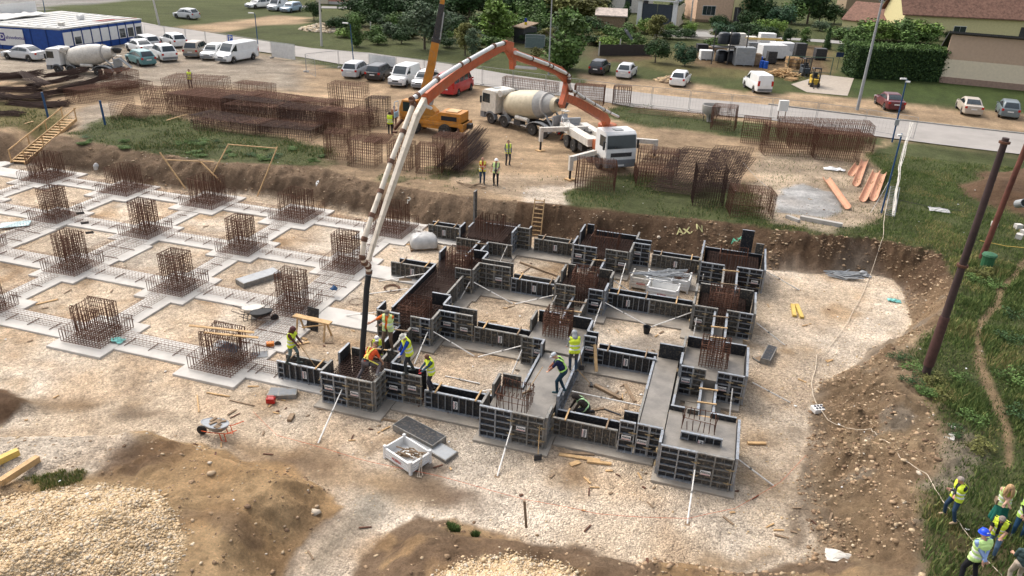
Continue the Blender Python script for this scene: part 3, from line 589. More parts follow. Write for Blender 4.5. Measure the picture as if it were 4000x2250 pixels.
def wall(t, p, q, h=1.42, kind='V', dirty=0, labels=(), step=1.15, clamps=True, z0=PZ, raise_=0):
    """panels from p to q; the ribbed outside is on the right-hand side of p->q"""
    p, q = Vector((*p, 0)), Vector((*q, 0)); d = q-p; L = d.length; n = max(1, round(L/step)) if kind == 'V' else max(1, round(L/2.6)); w = L/n; rz = math.atan2(d.y, d.x)
    for k in range(n):
        fr, fs = panel(w-.006, h, kind, 1 if dirty or RS.rand() < .3 else 0); o = child('form_panel', fr, t, p+d*(k/n)+Vector((0, 0, z0+raise_-t.location.z)), (RS.uniform(-.006, .006), 0, rz)); child('face_sheet', fs, o)
        if labels is True or k in labels:
            if kind == 'V': child('label_plate', LM, o, (w*(.3 if w > .9 else .5), 0, h*RS.uniform(.42, .58)))
            else: child('label_plate', LM, o, (w*.5, 0, h*.5), (0, R(90), 0))
        if clamps and kind == 'V' and k:
            for z in (.3, .72): child('clamp', CLAMP, t, p+d*(k/n)+Vector((0, 0, z0+h*z+RS.uniform(-.04, .04))), (0, 0, rz))
    if clamps and kind == 'V':
        for z in (.28, .7): child('clamp', CLAMP, t, q-d.normalized()*.08+Vector((0, 0, z0+h*z+RS.uniform(-.04, .04))), (0, 0, rz))
def form(name, label, group, walls, rest=0):
    t = thing(name, label, 'formwork', (0, 0, 0), 0, group)
    for w in walls: wall(t, w[0], w[1], **(w[2] if len(w) > 2 else {}))
    return t
FB, FS = 'black panel formwork boxes round the footings', 'low formwork walls of the ground beams'
L1 = dict(labels=True); LO = dict(h=.85, kind='H', labels=(0,)); LOD = dict(h=.85, kind='H', labels=(0,), dirty=1); LN = dict(h=.85, kind='H')
DV = dict(dirty=1)
form('footing_formwork', 'empty front formwork box under the dangling black hose', FB, [
 ((12.4,-1.2),(14.7,-1.2),dict(labels=(0,1))),((14.7,-1.2),(14.7,-.25),DV),((14.7,-.12),(16.35,-.12),dict(labels=True,step=.85)),((16.35,.33),(14.8,.33)),
 ((14.72,.4),(14.72,1.26)),((14.66,1.26),(14.15,1.26)),((13.2,1.26),(12.45,1.26),dict(h=1.2)),((12.4,1.27),(12.4,.35)),((12.4,-.25),(12.4,-1.14))])
form('footing_formwork', 'front formwork box half full of grey concrete with bent starter bars', FB, [
 ((19.22,-1.2),(21.8,-1.2),dict(labels=(1,),dirty=0)),((21.8,-1.2),(21.8,-.3),DV),((21.86,.35),(21.86,1.0),dict(clamps=False)),((20.15,1.2),(19.38,1.2),DV),((19.3,1.2),(19.3,.3),DV),((19.3,-.25),(19.3,-1.14),dict(clamps=False))])
form('footing_formwork', 'nearest corner formwork box, brim full of concrete, at the lower right', FB, [
 ((26.15,-1.3),(28.72,-1.3),dict(labels=(1,))),((28.76,-1.3),(28.76,1.23),dict(dirty=0)),((28.7,1.26),(27.72,1.26)),((27.28,1.26),(26.85,1.26)),((26.75,1.26),(26.2,1.26)),
 ((26.15,-.45),(26.15,-1.24)),((26.75,-.45),(28.25,-.45),dict(h=.8,kind='H',labels=(0,),raise_=.78)),((25.15,-.3),(26.1,-.3),dict(step=.5,labels=(0,))),((24.5,-.32),(25.1,-.32),dict(labels=(0,))),((25.1,.24),(24.55,.24))])
form('footing_formwork', 'formwork box left of centre with a rusty cage, behind the bucket-hat worker', FB, [
 ((12.1,4.56),(13.25,4.56),dict(step=.6,labels=(1,))),((13.82,4.53),(14.8,4.53),dict(labels=(0,),step=.5)),((14.82,4.53),(14.82,5.5),DV),((14.82,5.58),(16.53,5.58),dict(step=.85,labels=True)),((16.53,6.08),(14.8,6.08)),
 ((14.76,6.2),(14.76,7.12)),((14.76,7.15),(13.8,7.15)),((12.1,5.5),(12.1,4.62))])
form('footing_formwork', 'central formwork box filled with concrete, bent cage on top', FB, [
 ((19.22,4.58),(20.28,4.58),dict(step=.55,labels=(1,))),((20.3,4.58),(20.3,4.1),dict(clamps=False)),((21.85,5.63),(22.42,5.63),dict(labels=(0,))),((22.42,5.98),(21.9,5.98)),((21.88,6.05),(21.88,7.16)),
 ((21.85,7.2),(20.95,7.2)),((20.3,7.2),(19.3,7.2)),((19.25,7.2),(19.25,6.15),DV)])
form('footing_formwork', 'right-hand formwork box of the second row, smooth concrete inside', FB, [
 ((26.3,4.53),(27.36,4.53),dict(step=.55,labels=(0,))),((27.82,4.53),(28.93,4.53),dict(step=.55,labels=(0,))),((28.95,4.53),(28.95,7.12)),((28.93,7.17),(27.9,7.17)),((27.4,7.17),(26.35,7.17)),((26.3,7.14),(26.3,6.1)),((26.3,5.6),(26.3,4.6)),((26.25,6.04),(25.2,6.04))])
form('footing_formwork', 'grey muddy formwork box beside the long rusty trench', FB, [
 ((13.8,10.46),(14.7,10.46),dict(dirty=1)),((14.73,10.46),(14.73,11.45),dict(dirty=1)),((14.73,11.53),(16.56,11.53),dict(step=.9,dirty=1,labels=(1,))),((16.55,12.0),(14.75,12.0),DV),((14.74,12.05),(14.74,13.0)),((14.74,13.03),(13.9,13.03)),((12.3,12.95),(12.3,12.0))])
form('footing_formwork', 'formwork box in the middle of the third row, square rusty cage inside', FB, [
 ((19.3,10.5),(20.35,10.5),dict(step=.5)),((21.05,10.5),(21.8,10.5),dict(labels=(0,))),((21.82,10.5),(21.82,11.5)),((21.82,12.15),(21.82,13.05)),((21.8,13.1),(21.05,13.1)),((19.85,13.1),(19.35,13.1)),((19.3,13.05),(19.3,12.05)),((19.3,11.45),(19.3,10.56))])
form('footing_formwork', 'right-hand formwork box of the third row, dark cage down inside', FB, [
 ((26.35,10.6),(27.5,10.6),dict(step=.6,dirty=1,labels=(0,))),((27.92,10.6),(29.17,10.6),dict(step=.6)),((29.2,10.6),(29.2,13.2)),((29.15,13.27),(28.3,13.27)),((27.4,13.27),(26.45,13.27)),((26.35,13.2),(26.35,12.2)),((26.35,11.6),(26.35,10.66))])
form('footing_formwork', 'low back-row formwork box with one tall narrow upright panel', FB, [
 ((11.85,15.8),(13.38,15.8),LN),((13.82,15.85),(15.37,15.85),LN),((15.1,16.4),(15.1,17.42)),((15.12,17.45),(15.98,17.45),dict(labels=())),((15.98,17.9),(15.98,17.5),dict(clamps=False)),((14.75,18.2),(14.75,19.3),dict(h=.85)),((14.7,19.35),(12.4,19.35),dict(h=.6)),
 ((12.0,16.95),(12.0,16.02)),((11.95,18.7),(11.95,17.8),dict(h=.8)),((11.9,19.35),(11.9,18.9),dict(h=2.75,clamps=False))])
form('footing_formwork', 'middle back-row formwork box under the yellow letters on the bank', FB, [
 ((19,16.05),(20.38,16.05),dict(step=.7,labels=(0,))),((20.88,16.05),(22.2,16.05),dict(step=.66,labels=(1,))),((22.23,16.05),(22.23,17.6),DV),((22.23,17.66),(23.25,17.66),dict(labels=(0,))),((23.22,18.2),(22.3,18.2)),((22.27,18.3),(22.27,19.45)),
 ((22.2,19.5),(19.6,19.5),dict(h=1.1)),((19.5,19.55),(19.08,19.55)),((19.0,19.5),(19.0,18.1)),((19.0,17.4),(19.0,16.1))])
form('footing_formwork', 'right back-row formwork box with tall black panels at its back', FB, [
 ((26.25,16.25),(27.55,16.25),dict(step=.65)),((28.2,16.3),(29.6,16.3),dict(step=.7,labels=(1,))),((29.65,16.3),(29.65,19.6)),((29.6,19.6),(26.3,19.6),dict(h=1.0)),((26.25,19.6),(26.25,16.32)),((28.95,19.75),(28.25,19.75),dict(h=2.35,clamps=False)),((29.6,19.78),(29.15,19.78),dict(h=1.6,clamps=False))])
G_ = [('left end of the formwork, below the maroon-hooded worker', [((9.72,-.24),(12.35,-.24),LO),((12.0,.26),(9.8,.26),LN)]),
 ('between the hose box and the trench cage behind it, two parallel rails', [((13.32,4.45),(13.32,1.5),LN),((13.8,1.35),(13.8,4.45),LO)]),
 ('front row, behind the bald worker in the yellow vest', [((16.5,-.16),(19.2,-.16),LO),((19.2,.3),(16.45,.3),LN)]),
 ('front row, in front of the crouching brown-hooded worker', [((21.9,-.2),(24.45,-.2),LO),((24.5,.28),(21.95,.28),LN)]),
 ('mud-grey beam forms left of the central concrete box', [((16.6,5.62),(19.2,5.62),LOD),((19.2,6.06),(16.6,6.06),LN)]),
 ('second row, right of the central concrete box beside the wooden post', [((22.5,5.64),(25.18,5.64),LO),((25.15,6.03),(22.5,6.03),LN)]),
 ('grey beam forms at the left edge, beyond the white pallet', [((9.75,11.1),(12.3,11.1),LOD),((12.2,11.6),(10.0,11.6),LN)]),
 ('third row, below the lying rusty beam', [((16.62,11.5),(19.25,11.5),LO),((19.25,11.96),(16.62,11.96),LN)]),
 ('long third-row beam forms in front of the white boxes', [((21.88,11.62),(26.3,11.62),LO),((26.3,12.1),(21.88,12.1),LN)]),
 ('small black beam forms farthest left in the back row', [((9.45,17.22),(11.55,17.22),LO),((11.5,17.7),(9.5,17.7),LN)]),
 ('back-row beam forms at the foot of the wooden ladder', [((16.28,17.45),(18.95,17.45),LO),((18.9,17.95),(16.35,17.95),LN)]),
 ('unribbed muddy back-row beam forms behind the white boxes', [((23.4,17.7),(26.2,17.7),LOD),((26.15,18.17),(23.4,18.17),LN)]),
 ('left side of the poured strip behind the half-full box', [((20.22,4.45),(20.22,1.28),LN)]),
 ('right side of the poured strip, under the two raking workers', [((21.82,1.35),(21.82,5.55),dict(h=.85,kind='H'))]),
 ('short cross forms behind the central box', [((20.35,10.4),(20.35,7.3),LN),((20.95,7.3),(20.95,10.4),LN)]),
 ('short forms between the third and back row, left of the white boxes', [((20.4,15.95),(20.4,13.2),LN),((20.88,13.2),(20.88,15.95),LN)]),
 ('short forms between the low back-row box and the muddy box', [((13.4,15.7),(13.4,13.1),LN),((13.82,13.1),(13.82,15.75),LN)]),
 ('right column, near-row forms with a narrow poured beam', [((27.3,4.42),(27.3,1.36),LN),((27.8,1.36),(27.8,4.42),LN)]),
 ('right column, bright rails between the second and third row', [((27.42,10.5),(27.42,7.25),dict(h=1.3,kind='H')),((27.9,7.25),(27.9,10.5),dict(h=1.3,kind='H'))]),
 ('right column, bright rails between the third and back row', [((27.58,16.2),(27.58,13.35),dict(h=1.3,kind='H')),((28.2,13.35),(28.2,16.2),dict(h=1.3,kind='H'))]),
 ('low sides of the wide smooth concrete strip', [((25.12,5.95),(25.12,.32),dict(h=.78,kind='H')),((26.2,.35),(26.2,5.9),dict(h=.78,kind='H'))]),
 ('sides of the long trench full of rusty bars', [((12.38,11.2),(12.38,5.65),dict(h=1.05,kind='H')),((14.22,7.25),(14.22,9.3),dict(h=1.05,kind='H',dirty=1)),((14.22,9.35),(14.22,10.35),dict(h=1.05,kind='H',dirty=1))])]
for lab, w in G_: form('beam_formwork', lab if 'form' in lab or 'rail' in lab or 'side' in lab else 'low beam formwork, '+lab, FS, w)
SPM = {}
def spacer(t, a, b, z):
    A, B = Vector((*a, z)), Vector((*b, z+.03)); e = (B-A).normalized()*.14; MB().beam(A-e-t.location, B+e-t.location, .06, .05).obj('spacer', M['wood' if RS.rand() < .5 else 'woodd'], t)
for o in [o for o in bpy.data.objects if o.name.startswith('beam_formwork')]:
    i_ = int(o.name.split('.')[1]) if '.' in o.name else 0; w = G_[i_][1]
    if len(w) != 2 or 'long trench' in G_[i_][0] or 'wide' in G_[i_][0]: continue
    (p0, p1, k0), (q0, q1, k1) = w; ax = 0 if abs(p1[0]-p0[0]) > abs(p1[1]-p0[1]) else 1; lo_ = max(min(p0[ax], p1[ax]), min(q0[ax], q1[ax])); hi_ = min(max(p0[ax], p1[ax]), max(q0[ax], q1[ax]))
    for f_ in (.18, .82) if hi_-lo_ < 3 else (.12, .45, .8):
        c_ = lo_+(hi_-lo_)*f_; a = (c_, p0[1]) if ax == 0 else (p0[0], c_); b = (c_, q0[1]) if ax == 0 else (q0[0], c_); spacer(o, a, b, PZ+k0.get('h', .85)+.03)
# poured concrete
def pour(lab, x0, x1, y0, y1, z, n=14):
    nxp, nyp = max(3, int((x1-x0)/.18)), max(3, int((y1-y0)/.18)); xs = np.linspace(x0, x1, nxp); ys = np.linspace(y0, y1, nyp); XX, YY = np.meshgrid(xs, ys)
    ZZ = z+fbm(XX, YY, .8, 3, 5)*.03; V = np.stack([XX.ravel(), YY.ravel(), ZZ.ravel()], 1); q = np.arange(nxp*nyp).reshape(nyp, nxp)
    F = np.stack([q[:-1, :-1], q[:-1, 1:], q[1:, 1:], q[1:, :-1]], -1).reshape(-1, 4); F = list(map(tuple, F)); n0 = len(V)
    V = [tuple(v) for v in V]; ring = list(q[0, :])+list(q[1:, -1])+list(q[-1, :-1][::-1])+list(q[1:-1, 0][::-1]); m = len(ring)
    V += [(V[r][0], V[r][1], PZ+.003) for r in ring]; F += [(ring[k], n0+k, n0+(k+1) % m, ring[(k+1) % m]) for k in range(m)]
    mb = MB(); mb.add(V, F); o = mb.obj('poured_concrete', M['wet'], smooth=True); top(o, lab, 'concrete', 'fresh grey concrete poured in the forms')
pour('fresh concrete in the half-full front box', 19.32, 21.78, -1.17, 1.18, .95)
pour('fresh concrete strip under the two raking workers', 20.25, 21.79, 1.2, 4.55, .86)
pour('fresh concrete round the cage in the central box', 19.28, 21.84, 4.6, 7.16, .95)
pour('wide smooth concrete strip between two right-hand boxes', 25.15, 26.12, -.26, 5.98, .84)
pour('fresh concrete in the right-hand box of the second row', 26.33, 28.92, 4.56, 7.14, 1.0)
pour('fresh concrete in the nearest right corner box', 26.18, 28.73, -1.26, 1.23, 1.33)
pour('narrow poured beam between the two nearest right boxes', 27.32, 27.78, 1.3, 4.5, .6)
pour('narrow poured beam behind the second right-hand box', 27.45, 27.87, 7.2, 10.55, .55)
# cages inside the forms
def deep_mesh(hx, hy, H, mt='rust2', lay=(.08, .5, .92), s=.15):  # shade inside the boxes is put into the bars' darker rust colour
    mb = MB()
    for z in lay:
        if z > H: continue
        for a in np.arange(-hx, hx+.01, s): mb.bar((a, -hy, z), (a, hy, z), RB, 3, cap=False)
        for b in np.arange(-hy, hy+.01, s): mb.bar((-hx, b, z+.02), (hx, b, z+.02), RB, 3, cap=False)
    for a in np.arange(-hx, hx+.01, s):
        for q in (-hy, hy): mb.bar((a, q, .05), (a, q, H), RB, 3, cap=False)
    for b in np.arange(-hy, hy+.01, s):
        for q in (-hx, hx): mb.bar((q, b, .05), (q, b, H), RB, 3, cap=False)
    for z in np.arange(.2, H, .16): mb.tube([(-hx,-hy,z),(hx,-hy,z),(hx,hy,z),(-hx,hy,z),(-hx,-hy,z)], RB, 3)
    return mb.mesh('base_mat', M[mt])
def ring_col(w, d, H, z0, inner=True): return col_mesh(w, d, H, z0-.4, hoop=.11, s=.14, mt='rust', core=inner)
GI = 'rusty cages standing inside the formwork'
def incage(lab, x_, y_, base, colm=None, z=PZ):
    t = thing('footing_cage', lab, 'rebar cage', (x_, y_, z), 0, GI)
    if base: child('base_mat', base, t)
    if colm: child('column_cage', colm, t)
D1 = deep_mesh(1.12, 1.1, 1.0); D2 = deep_mesh(1.45, 1.55, .95, lay=(.08, .3, .6, .9)); SB = col_mesh(.75, .7, 1.75, .08, hoop=9, s=.17, core=True, messy=.02)
RC = ring_col(.62, .55, 1.75, .5); BENT = col_mesh(.6, .55, 1.75, .9, hoop=.35, arch=True, core=False, messy=.04, s=.17); RC2 = ring_col(.6, .5, 2.0, .9)
incage('dense bar mat down in the hose box', 13.55, .03, D1, None); incage('bent starter bars rising from the half-full concrete box', 20.3, -.15, None, BENT)
incage('cage top in the nearest corner box', 27.35, .45, None, col_mesh(.6, .4, 1.75, 1.3, hoop=.2, s=.2, core=False, messy=.03)); incage('tall square cage in the trench-end box', 13.5, 5.8, D1, col_mesh(.65, .6, 1.5, .08, hoop=.13, messy=.02))
incage('cage standing in the central poured box', 20.45, 6.35, None, RC2); incage('cage standing in the right second-row concrete', 27.6, 6.1, None, RC2)
incage('square ringed cage in the muddy box', 13.45, 12.0, D1, RC); incage('ringed cage in the middle third-row box', 20.55, 12.0, D1, RC); incage('ringed cage in the right third-row box', 27.7, 12.1, D1, ring_col(.7, .5, 1.8, .5))
incage('dark bar mat and starters in the low back-row box', 13.4, 17.55, deep_mesh(1.3, 1.6, .95), SB); incage('dark bar mat and starters in the middle back-row box', 20.6, 17.7, D2, SB); incage('dark bar mat and starters in the right back-row box', 27.95, 17.8, D2, SB)
TR = deep_mesh(.75, 2.0, .85, lay=(.1, .45, .8), s=.2); o = child('trench_cage', TR, None, (13.25, 9.2, PZ)); top(o, 'long rusty cage filling the deep trench', 'rebar cage')
o = child('trench_cage', deep_mesh(.5, .6, 1.1, lay=(.1, .5), s=.15), None, (13.2, 7.85, PZ)); top(o, 'short upright cage at the near end of the trench', 'rebar cage')
for lab, x_, y_, rz, me_ in (('beam cage entering the left end of the formwork', 8.6, 0, 0, BX), ('beam cage inside the mud-grey second-row beam forms', 17.9, 5.85, 0, BX), ('beam cage between the right-hand bright rails', 27.9, 14.8, R(90), BY), ('beam cage in the right-column rails of the third row', 27.66, 9, R(90), BY),
   ('beam cage in the beam forms behind the bald worker', 17.9, .08, 0, BX), ('beam cage in the small back-row forms farthest left', 10.2, 17.45, 0, BX)):
    bcage(me_, x_, y_, rz, lab)
# raking props
def prop_(lab, a, b, za=1.0, zb=None, r=.032, m='steelw', foot=True, name='raking_prop', cat_='prop', mid=True):
    A = at(*a, za); B = at(*b, 0); B.z = ground(B.x, B.y) if zb is None else zb
    if zb: B = at(*b, zb)
    t = thing(name, lab, cat_, B, 0, 'white steel props bracing the formwork'); d = A-B
    MB().bar((0,0,0), d*.58, r, 8).obj('outer_tube', M[m], t, smooth=True); MB().bar(d*.56, d, r*.75, 8).obj('inner_tube', M[m], t, smooth=True)
    if mid: MB().lathe([(-.03, r*1.5), (.05, r*1.5)], d*.57, d, 8).tube([d*.55+Vector((.1,0,.02)), d*.55+Vector((.13,0,.1)), d*.55+Vector((.02,0,.1))], .01, 4).obj('collar', M['galvd'], t)
    if foot: MB().b2(-.09, .09, -.09, .09, -.01, .012).obj('foot_plate', M['woodd'], t)
PR = [('the hose box down to the lower left gravel', (860,980),(800,1115)), ('the half-full front box towards the viewer', (1287,1072),(1251,1199)), ('the nearest corner box towards the viewer', (1748,1182),(1729,1318)),
 ('the corner box out to the right', (1845,1146),(1946,1221)), ('the right back-row box out to the right', (1923,680),(2011,730)), ('the right second-row box out to the right', (1893,962),(1988,1013)), ('the right third-row box out to the right', (1903,812),(1975,868)),
 ('the near front of the trench-end box', (1076,835),(1042,917)), ('the trench-end box across the left bay', (1090,834),(1193,896)), ('the central box down to the left bay', (1311,870),(1203,898)), ('the central box steeply to its own foot', (1313,880),(1287,943)),
 ('the beam rails behind the orange-shirted men', (997,822),(971,864)), ('the third-row box low to the left', (1395,742),(1295,766)), ('the middle third-row box at its left front', (1400,743),(1379,784)), ('the middle third-row box at its right front', (1514,759),(1489,832)),
 ('the middle third-row box to the black bucket', (1522,761),(1632,822)), ('the right third-row box to the black bucket', (1747,783),(1636,824)), ('the right third-row box steeply down', (1753,799),(1744,849)), ('the right second-row box at its right front', (1843,977),(1835,1049)),
 ('the muddy box steeply down', (1182,709),(1155,756)), ('the muddy box across the bay behind the central box', (1192,710),(1290,765)), ('the low back-row box', (1276,618),(1257,660)), ('the middle back-row box', (1574,662),(1555,730)),
 ('the middle back-row box and crossing towards the white boxes', (1541,704),(1593,739)), ('the right back-row box beside the white boxes', (1770,690),(1765,716)), ('the trench left side near the coil', (1069,688),(952,708)), ('the left trench end to the gravel', (948,785),(859,796)), ('the trench towards the blue-grey bucket', (1026,726),(926,740))]
for k, (lab, a, b) in enumerate(PR): prop_('white prop from '+lab, a, b, .95 if k not in (12, 16, 25, 26, 27) else .7)
prop_('long white prop lying almost flat across the messy bay', (1438,984), (1613,1021), .7, .35); prop_('white tube lying loose on the gravel of the left bay', (1120,946), (1207,965), .05, .05, foot=False)
prop_('white prop in the left bay leaning on the half-full box', (1302,970), (1205,986), .6)
# ------------------------------------------------------------------ people
def ik(a, b, l1, l2, pole):
    d = b-a; L = min(d.length, (l1+l2)*.999); d = d.normalized(); b = a+d*L
    x_ = (l1*l1-l2*l2+L*L)/(2*L); h = math.sqrt(max(l1*l1-x_*x_, 1e-6)); p = pole-d*pole.dot(d)
    if p.length < 1e-4: p = d.orthogonal()
    return a+d*x_+p.normalized()*h, b
BK = 1.12
def person(label, base, face, pose={}, cols={}, top_='none', vest=None, hold=None, hair=None, S=1.0, group=None, vox=.0125):
    """face: world angle the figure looks to. pose keys: pelvis (z,y), lean, side, hands L/R (local), feet L/R, head(yaw,pitch)"""
    g = lambda k, d: pose.get(k, d)
    t = thing('person', label, 'person', base, face-math.pi/2, group); V = Vector
    pel = V((0, g('py', 0), g('pz', .95))); ml = Matrix.Rotation(-g('lean', 0), 3, 'X') @ Matrix.Rotation(g('side', 0), 3, 'Y')
    up = lambda p: pel+ml@V(p); hipw = .1
    fL, fR = V(g('fL', (-.12, .02, .0))), V(g('fR', (.12, -.02, 0))); hL, hR = pel+V((-hipw, 0, -.03)), pel+V((hipw, 0, -.03))
    kp = V(g('kp', (0, 1, 0))); aL, aR = fL+V((0, 0, .09)), fR+V((0, 0, .09)); kL, aL = ik(hL, aL, .44, .43, kp+V((-.15, 0, 0))); kR, aR = ik(hR, aR, .44, .43, kp+V((.15, 0, 0)))
    sL, sR = up((-.185, 0, .5)), up((.185, 0, .5)); nk = up((0, .01, .55)); hy_, hp = g('head', (0, 0)); hm = ml@Matrix.Rotation(hy_, 3, 'Z')@Matrix.Rotation(-hp, 3, 'X'); hc = nk+hm@V((0, .02, .155))
    wL, wR = V(g('hL', (-.27, .08, .78))), V(g('hR', (.27, .08, .78))); ep = V(g('ep', (0, -1, -.3))); eL, wL = ik(sL, wL, .29, .26, ep+V((-.4, 0, 0))); eR, wR = ik(sR, wR, .29, .26, ep+V((.4, 0, 0)))
    caps = []                                        # (p, q, r1, r2, region)
    C_ = lambda p, q, r1, r2, k: caps.append((p, q, r1, r2, k))
    sh = 'shirt'; fore = 'fore'
    C_(pel+V((-.07,0,0)), pel+V((.07,0,0)), .125, .125, 'pants'); C_(up((0,0,.05)), up((0,.0,.22)), .135, .13, sh); C_(up((-.05,0,.2)), up((.05,0,.2)), .125, .125, sh)
    C_(up((-.07,0,.38)), up((.07,0,.38)), .128, .128, sh); C_(up((-.12,0,.47)), up((.12,0,.47)), .085, .085, sh); C_(up((0,0,.48)), nk, .07, .058, 'skin'); C_(nk, hc-hm@V((0,.0,.06)), .056, .06, 'skin')
    for s_, h_, k_, a_, f_ in ((-1, hL, kL, aL, fL), (1, hR, kR, aR, fR)):
        C_(h_, k_, .095, .062, 'pants'); C_(k_, a_, .062, .05, 'shin'); C_(a_, a_-V((0,0,.03)), .05, .05, 'boot')
        ft = V(g('toe', (0, 1, 0))); C_(f_+V((0,0,.045))-ft*.05, f_+V((s_*.02,0,.035))+ft*.15, .048, .038, 'boot')
    for s_, S_, e_, w_ in ((-1, sL, eL, wL), (1, sR, eR, wR)):
        C_(S_, e_, .062, .047, 'upper'); C_(e_, w_, .046, .033, fore); d = (w_-e_).normalized()
        sd_ = d.cross(V((0, 1, .2))).normalized()*s_; nm = d.cross(sd_).normalized(); pc = w_+d*.05; C_(w_-d*.01+sd_*.012, pc+sd_*.026, .026, .02, 'hand'); C_(w_-d*.01-sd_*.012, pc-sd_*.026, .026, .02, 'hand')
        for f in range(4):
            o_ = (f-1.5)*.019; L = (.062, .076, .07, .056)[f]; b_ = w_+d*.075+sd_*o_; m_ = b_+d*L*.55+nm*.012; C_(b_-d*.02, m_, .0115, .0105, 'hand'); C_(m_, m_+d*L*.35+nm*.032, .0105, .0095, 'hand')
        tb = w_+d*.02+sd_*.034; C_(tb, tb+d*.035+sd_*.03+nm*.01, .0135, .0125, 'hand'); C_(tb+d*.035+sd_*.03+nm*.01, tb+d*.065+sd_*.032+nm*.025, .0125, .0105, 'hand')
    H_ = lambda p: hc+hm@V(p)
    C_(H_((0,-.015,.03)), H_((0,.01,.035)), .088, .085, 'skin'); C_(H_((0,.02,-.01)), H_((0,.035,-.055)), .07, .052, 'skin'); C_(H_((0,.088,.01)), H_((0,.112,-.022)), .013, .017, 'skin')
    C_(H_((-.03,.075,-.055)), H_((.03,.075,-.055)), .014, .014, 'skin')
    for s_ in (-1, 1): C_(H_((s_*.085,-.005,.01)), H_((s_*.09,-.008,-.02)), .014, .011, 'skin')
    if 'hood' in top_: C_(H_((0,-.03,.03)), H_((0,.0,.045)), .108, .1, 'hood'); C_(H_((0,-.04,-.03)), nk+ml@V((0,-.03,0)), .09, .1, 'hood')
    if 'belly' in g('opt', ''): C_(up((-.04,.06,.14)), up((.04,.06,.14)), .13, .13, sh)
    if 'skirt' in g('opt', ''):
        for a_ in np.arange(0, 6.28, .7): C_(pel+V((math.cos(a_)*.06, math.sin(a_)*.05, -.02)), V((math.cos(a_)*.22, math.sin(a_)*.2, .22)), .1, .07, 'pants')
    caps = [(p, q, r1*(BK if k not in ('hand','skin') else 1), r2*(BK if k not in ('hand','skin') else 1), k) for p, q, r1, r2, k in caps]
    mb = MB()
    for p, q, r1, r2, k in caps:
        d = q-p; L = max(d.length, 1e-4); prof = [(-r1*math.cos(a), r1*math.sin(a)) for a in (.15, .6, 1.1, 1.57)]+[(L+r2*math.sin(a), r2*math.cos(a)) for a in (0, .47, .97, 1.42)]
        mb.lathe(prof, p, d if d.length > 1e-4 else (0, 0, 1), 10)
    me0 = mb.mesh('b', M['skin']); tmp = bpy.data.objects.new('b', me0); COL.objects.link(tmp)
    rm = tmp.modifiers.new('r', 'REMESH'); rm.mode = 'VOXEL'; rm.voxel_size = vox; sm = tmp.modifiers.new('s', 'SMOOTH'); sm.factor = .5; sm.iterations = 2
    dg = bpy.context.evaluated_depsgraph_get(); dg.update(); me = bpy.data.meshes.new_from_object(tmp.evaluated_get(dg)); bpy.data.objects.remove(tmp); bpy.data.meshes.remove(me0)
    nv = len(me.vertices); co = np.empty(nv*3, np.float32); me.vertices.foreach_get('co', co); co = co.reshape(-1, 3); nf = len(me.polygons); fc = np.empty(nf*3, np.float32); me.polygons.foreach_get('center', fc); fc = fc.reshape(-1, 3)
    best = np.full(nf, 9.); reg = np.zeros(nf, int); keys = sorted({c[4] for c in caps})
    for p, q, r1, r2, k in caps:
        p_, d = np.array(p), np.array(q-p); tt = np.clip(((fc-p_)@d)/(d@d+1e-9), 0, 1); dd = np.linalg.norm(fc-p_-tt[:, None]*d, axis=1)-(r1+(r2-r1)*tt); b_ = dd < best; best[b_] = dd[b_]; reg[b_] = keys.index(k)
    shirt = cols.get('shirt', (.1,.1,.1)); cm = dict(skin=cols.get('skin', (.5,.28,.19)), shirt=shirt, pants=cols.get('pants', (.05,.05,.06)), boot=cols.get('boot', (.05,.045,.04)))
    cm['upper'] = cols.get('upper', shirt); cm['fore'] = cols.get('fore', cm['upper']); cm['shin'] = cols.get('shin', cm['pants']); cm['hand'] = cols.get('hand', cm['skin']); cm['hood'] = cols.get('hood', shirt)
    me.materials.clear()
    for k in keys: me.materials.append(mc('cloth_%d_%d_%d' % tuple(int(v*255) for v in cm[k]), cm[k], var=.22, scale=9, bump=.25, bscale=18, spec=.2))
    me.polygons.foreach_set('material_index', reg.astype(np.int32)); me.polygons.foreach_set('use_smooth', [True]*nf); me.name = 'body'; child('body', me, t, label=None)
    me.update(); nr = np.empty(nv*3, np.float32); me.vertices.foreach_get('normal', nr); nr = nr.reshape(-1, 3)
    fv = [tuple(p.vertices) for p in me.polygons]; inv = np.linalg.inv(np.array([list(r) for r in ml])); lo = (fc-np.array(pel))@inv.T; hinv = np.linalg.inv(np.array([list(r) for r in hm])); hl = (fc-np.array(hc))@hinv.T
    def shell(name, sel, off, m, mi=None):
        idx = np.where(sel)[0]
        if not len(idx): return
        used = {}; V_ = []; F_ = []
        for i in idx:
            f = []
            for v in fv[i]:
                if v not in used: used[v] = len(V_); V_.append(co[v]+nr[v]*off)
                f.append(used[v])
            F_.append(f)
        m_ = bpy.data.meshes.new(name); m_.from_pydata([tuple(map(float, v)) for v in V_], [], F_)
        for q in m: m_.materials.append(q)
        if mi is not None: m_.polygons.foreach_set('material_index', mi[idx].astype(np.int32))
        m_.polygons.foreach_set('use_smooth', [True]*len(F_)); o = child(name, m_, t); so = o.modifiers.new('t', 'SOLIDIFY'); so.thickness = .008; so.offset = 1; return o
    kk = np.array([keys[i] for i in reg])
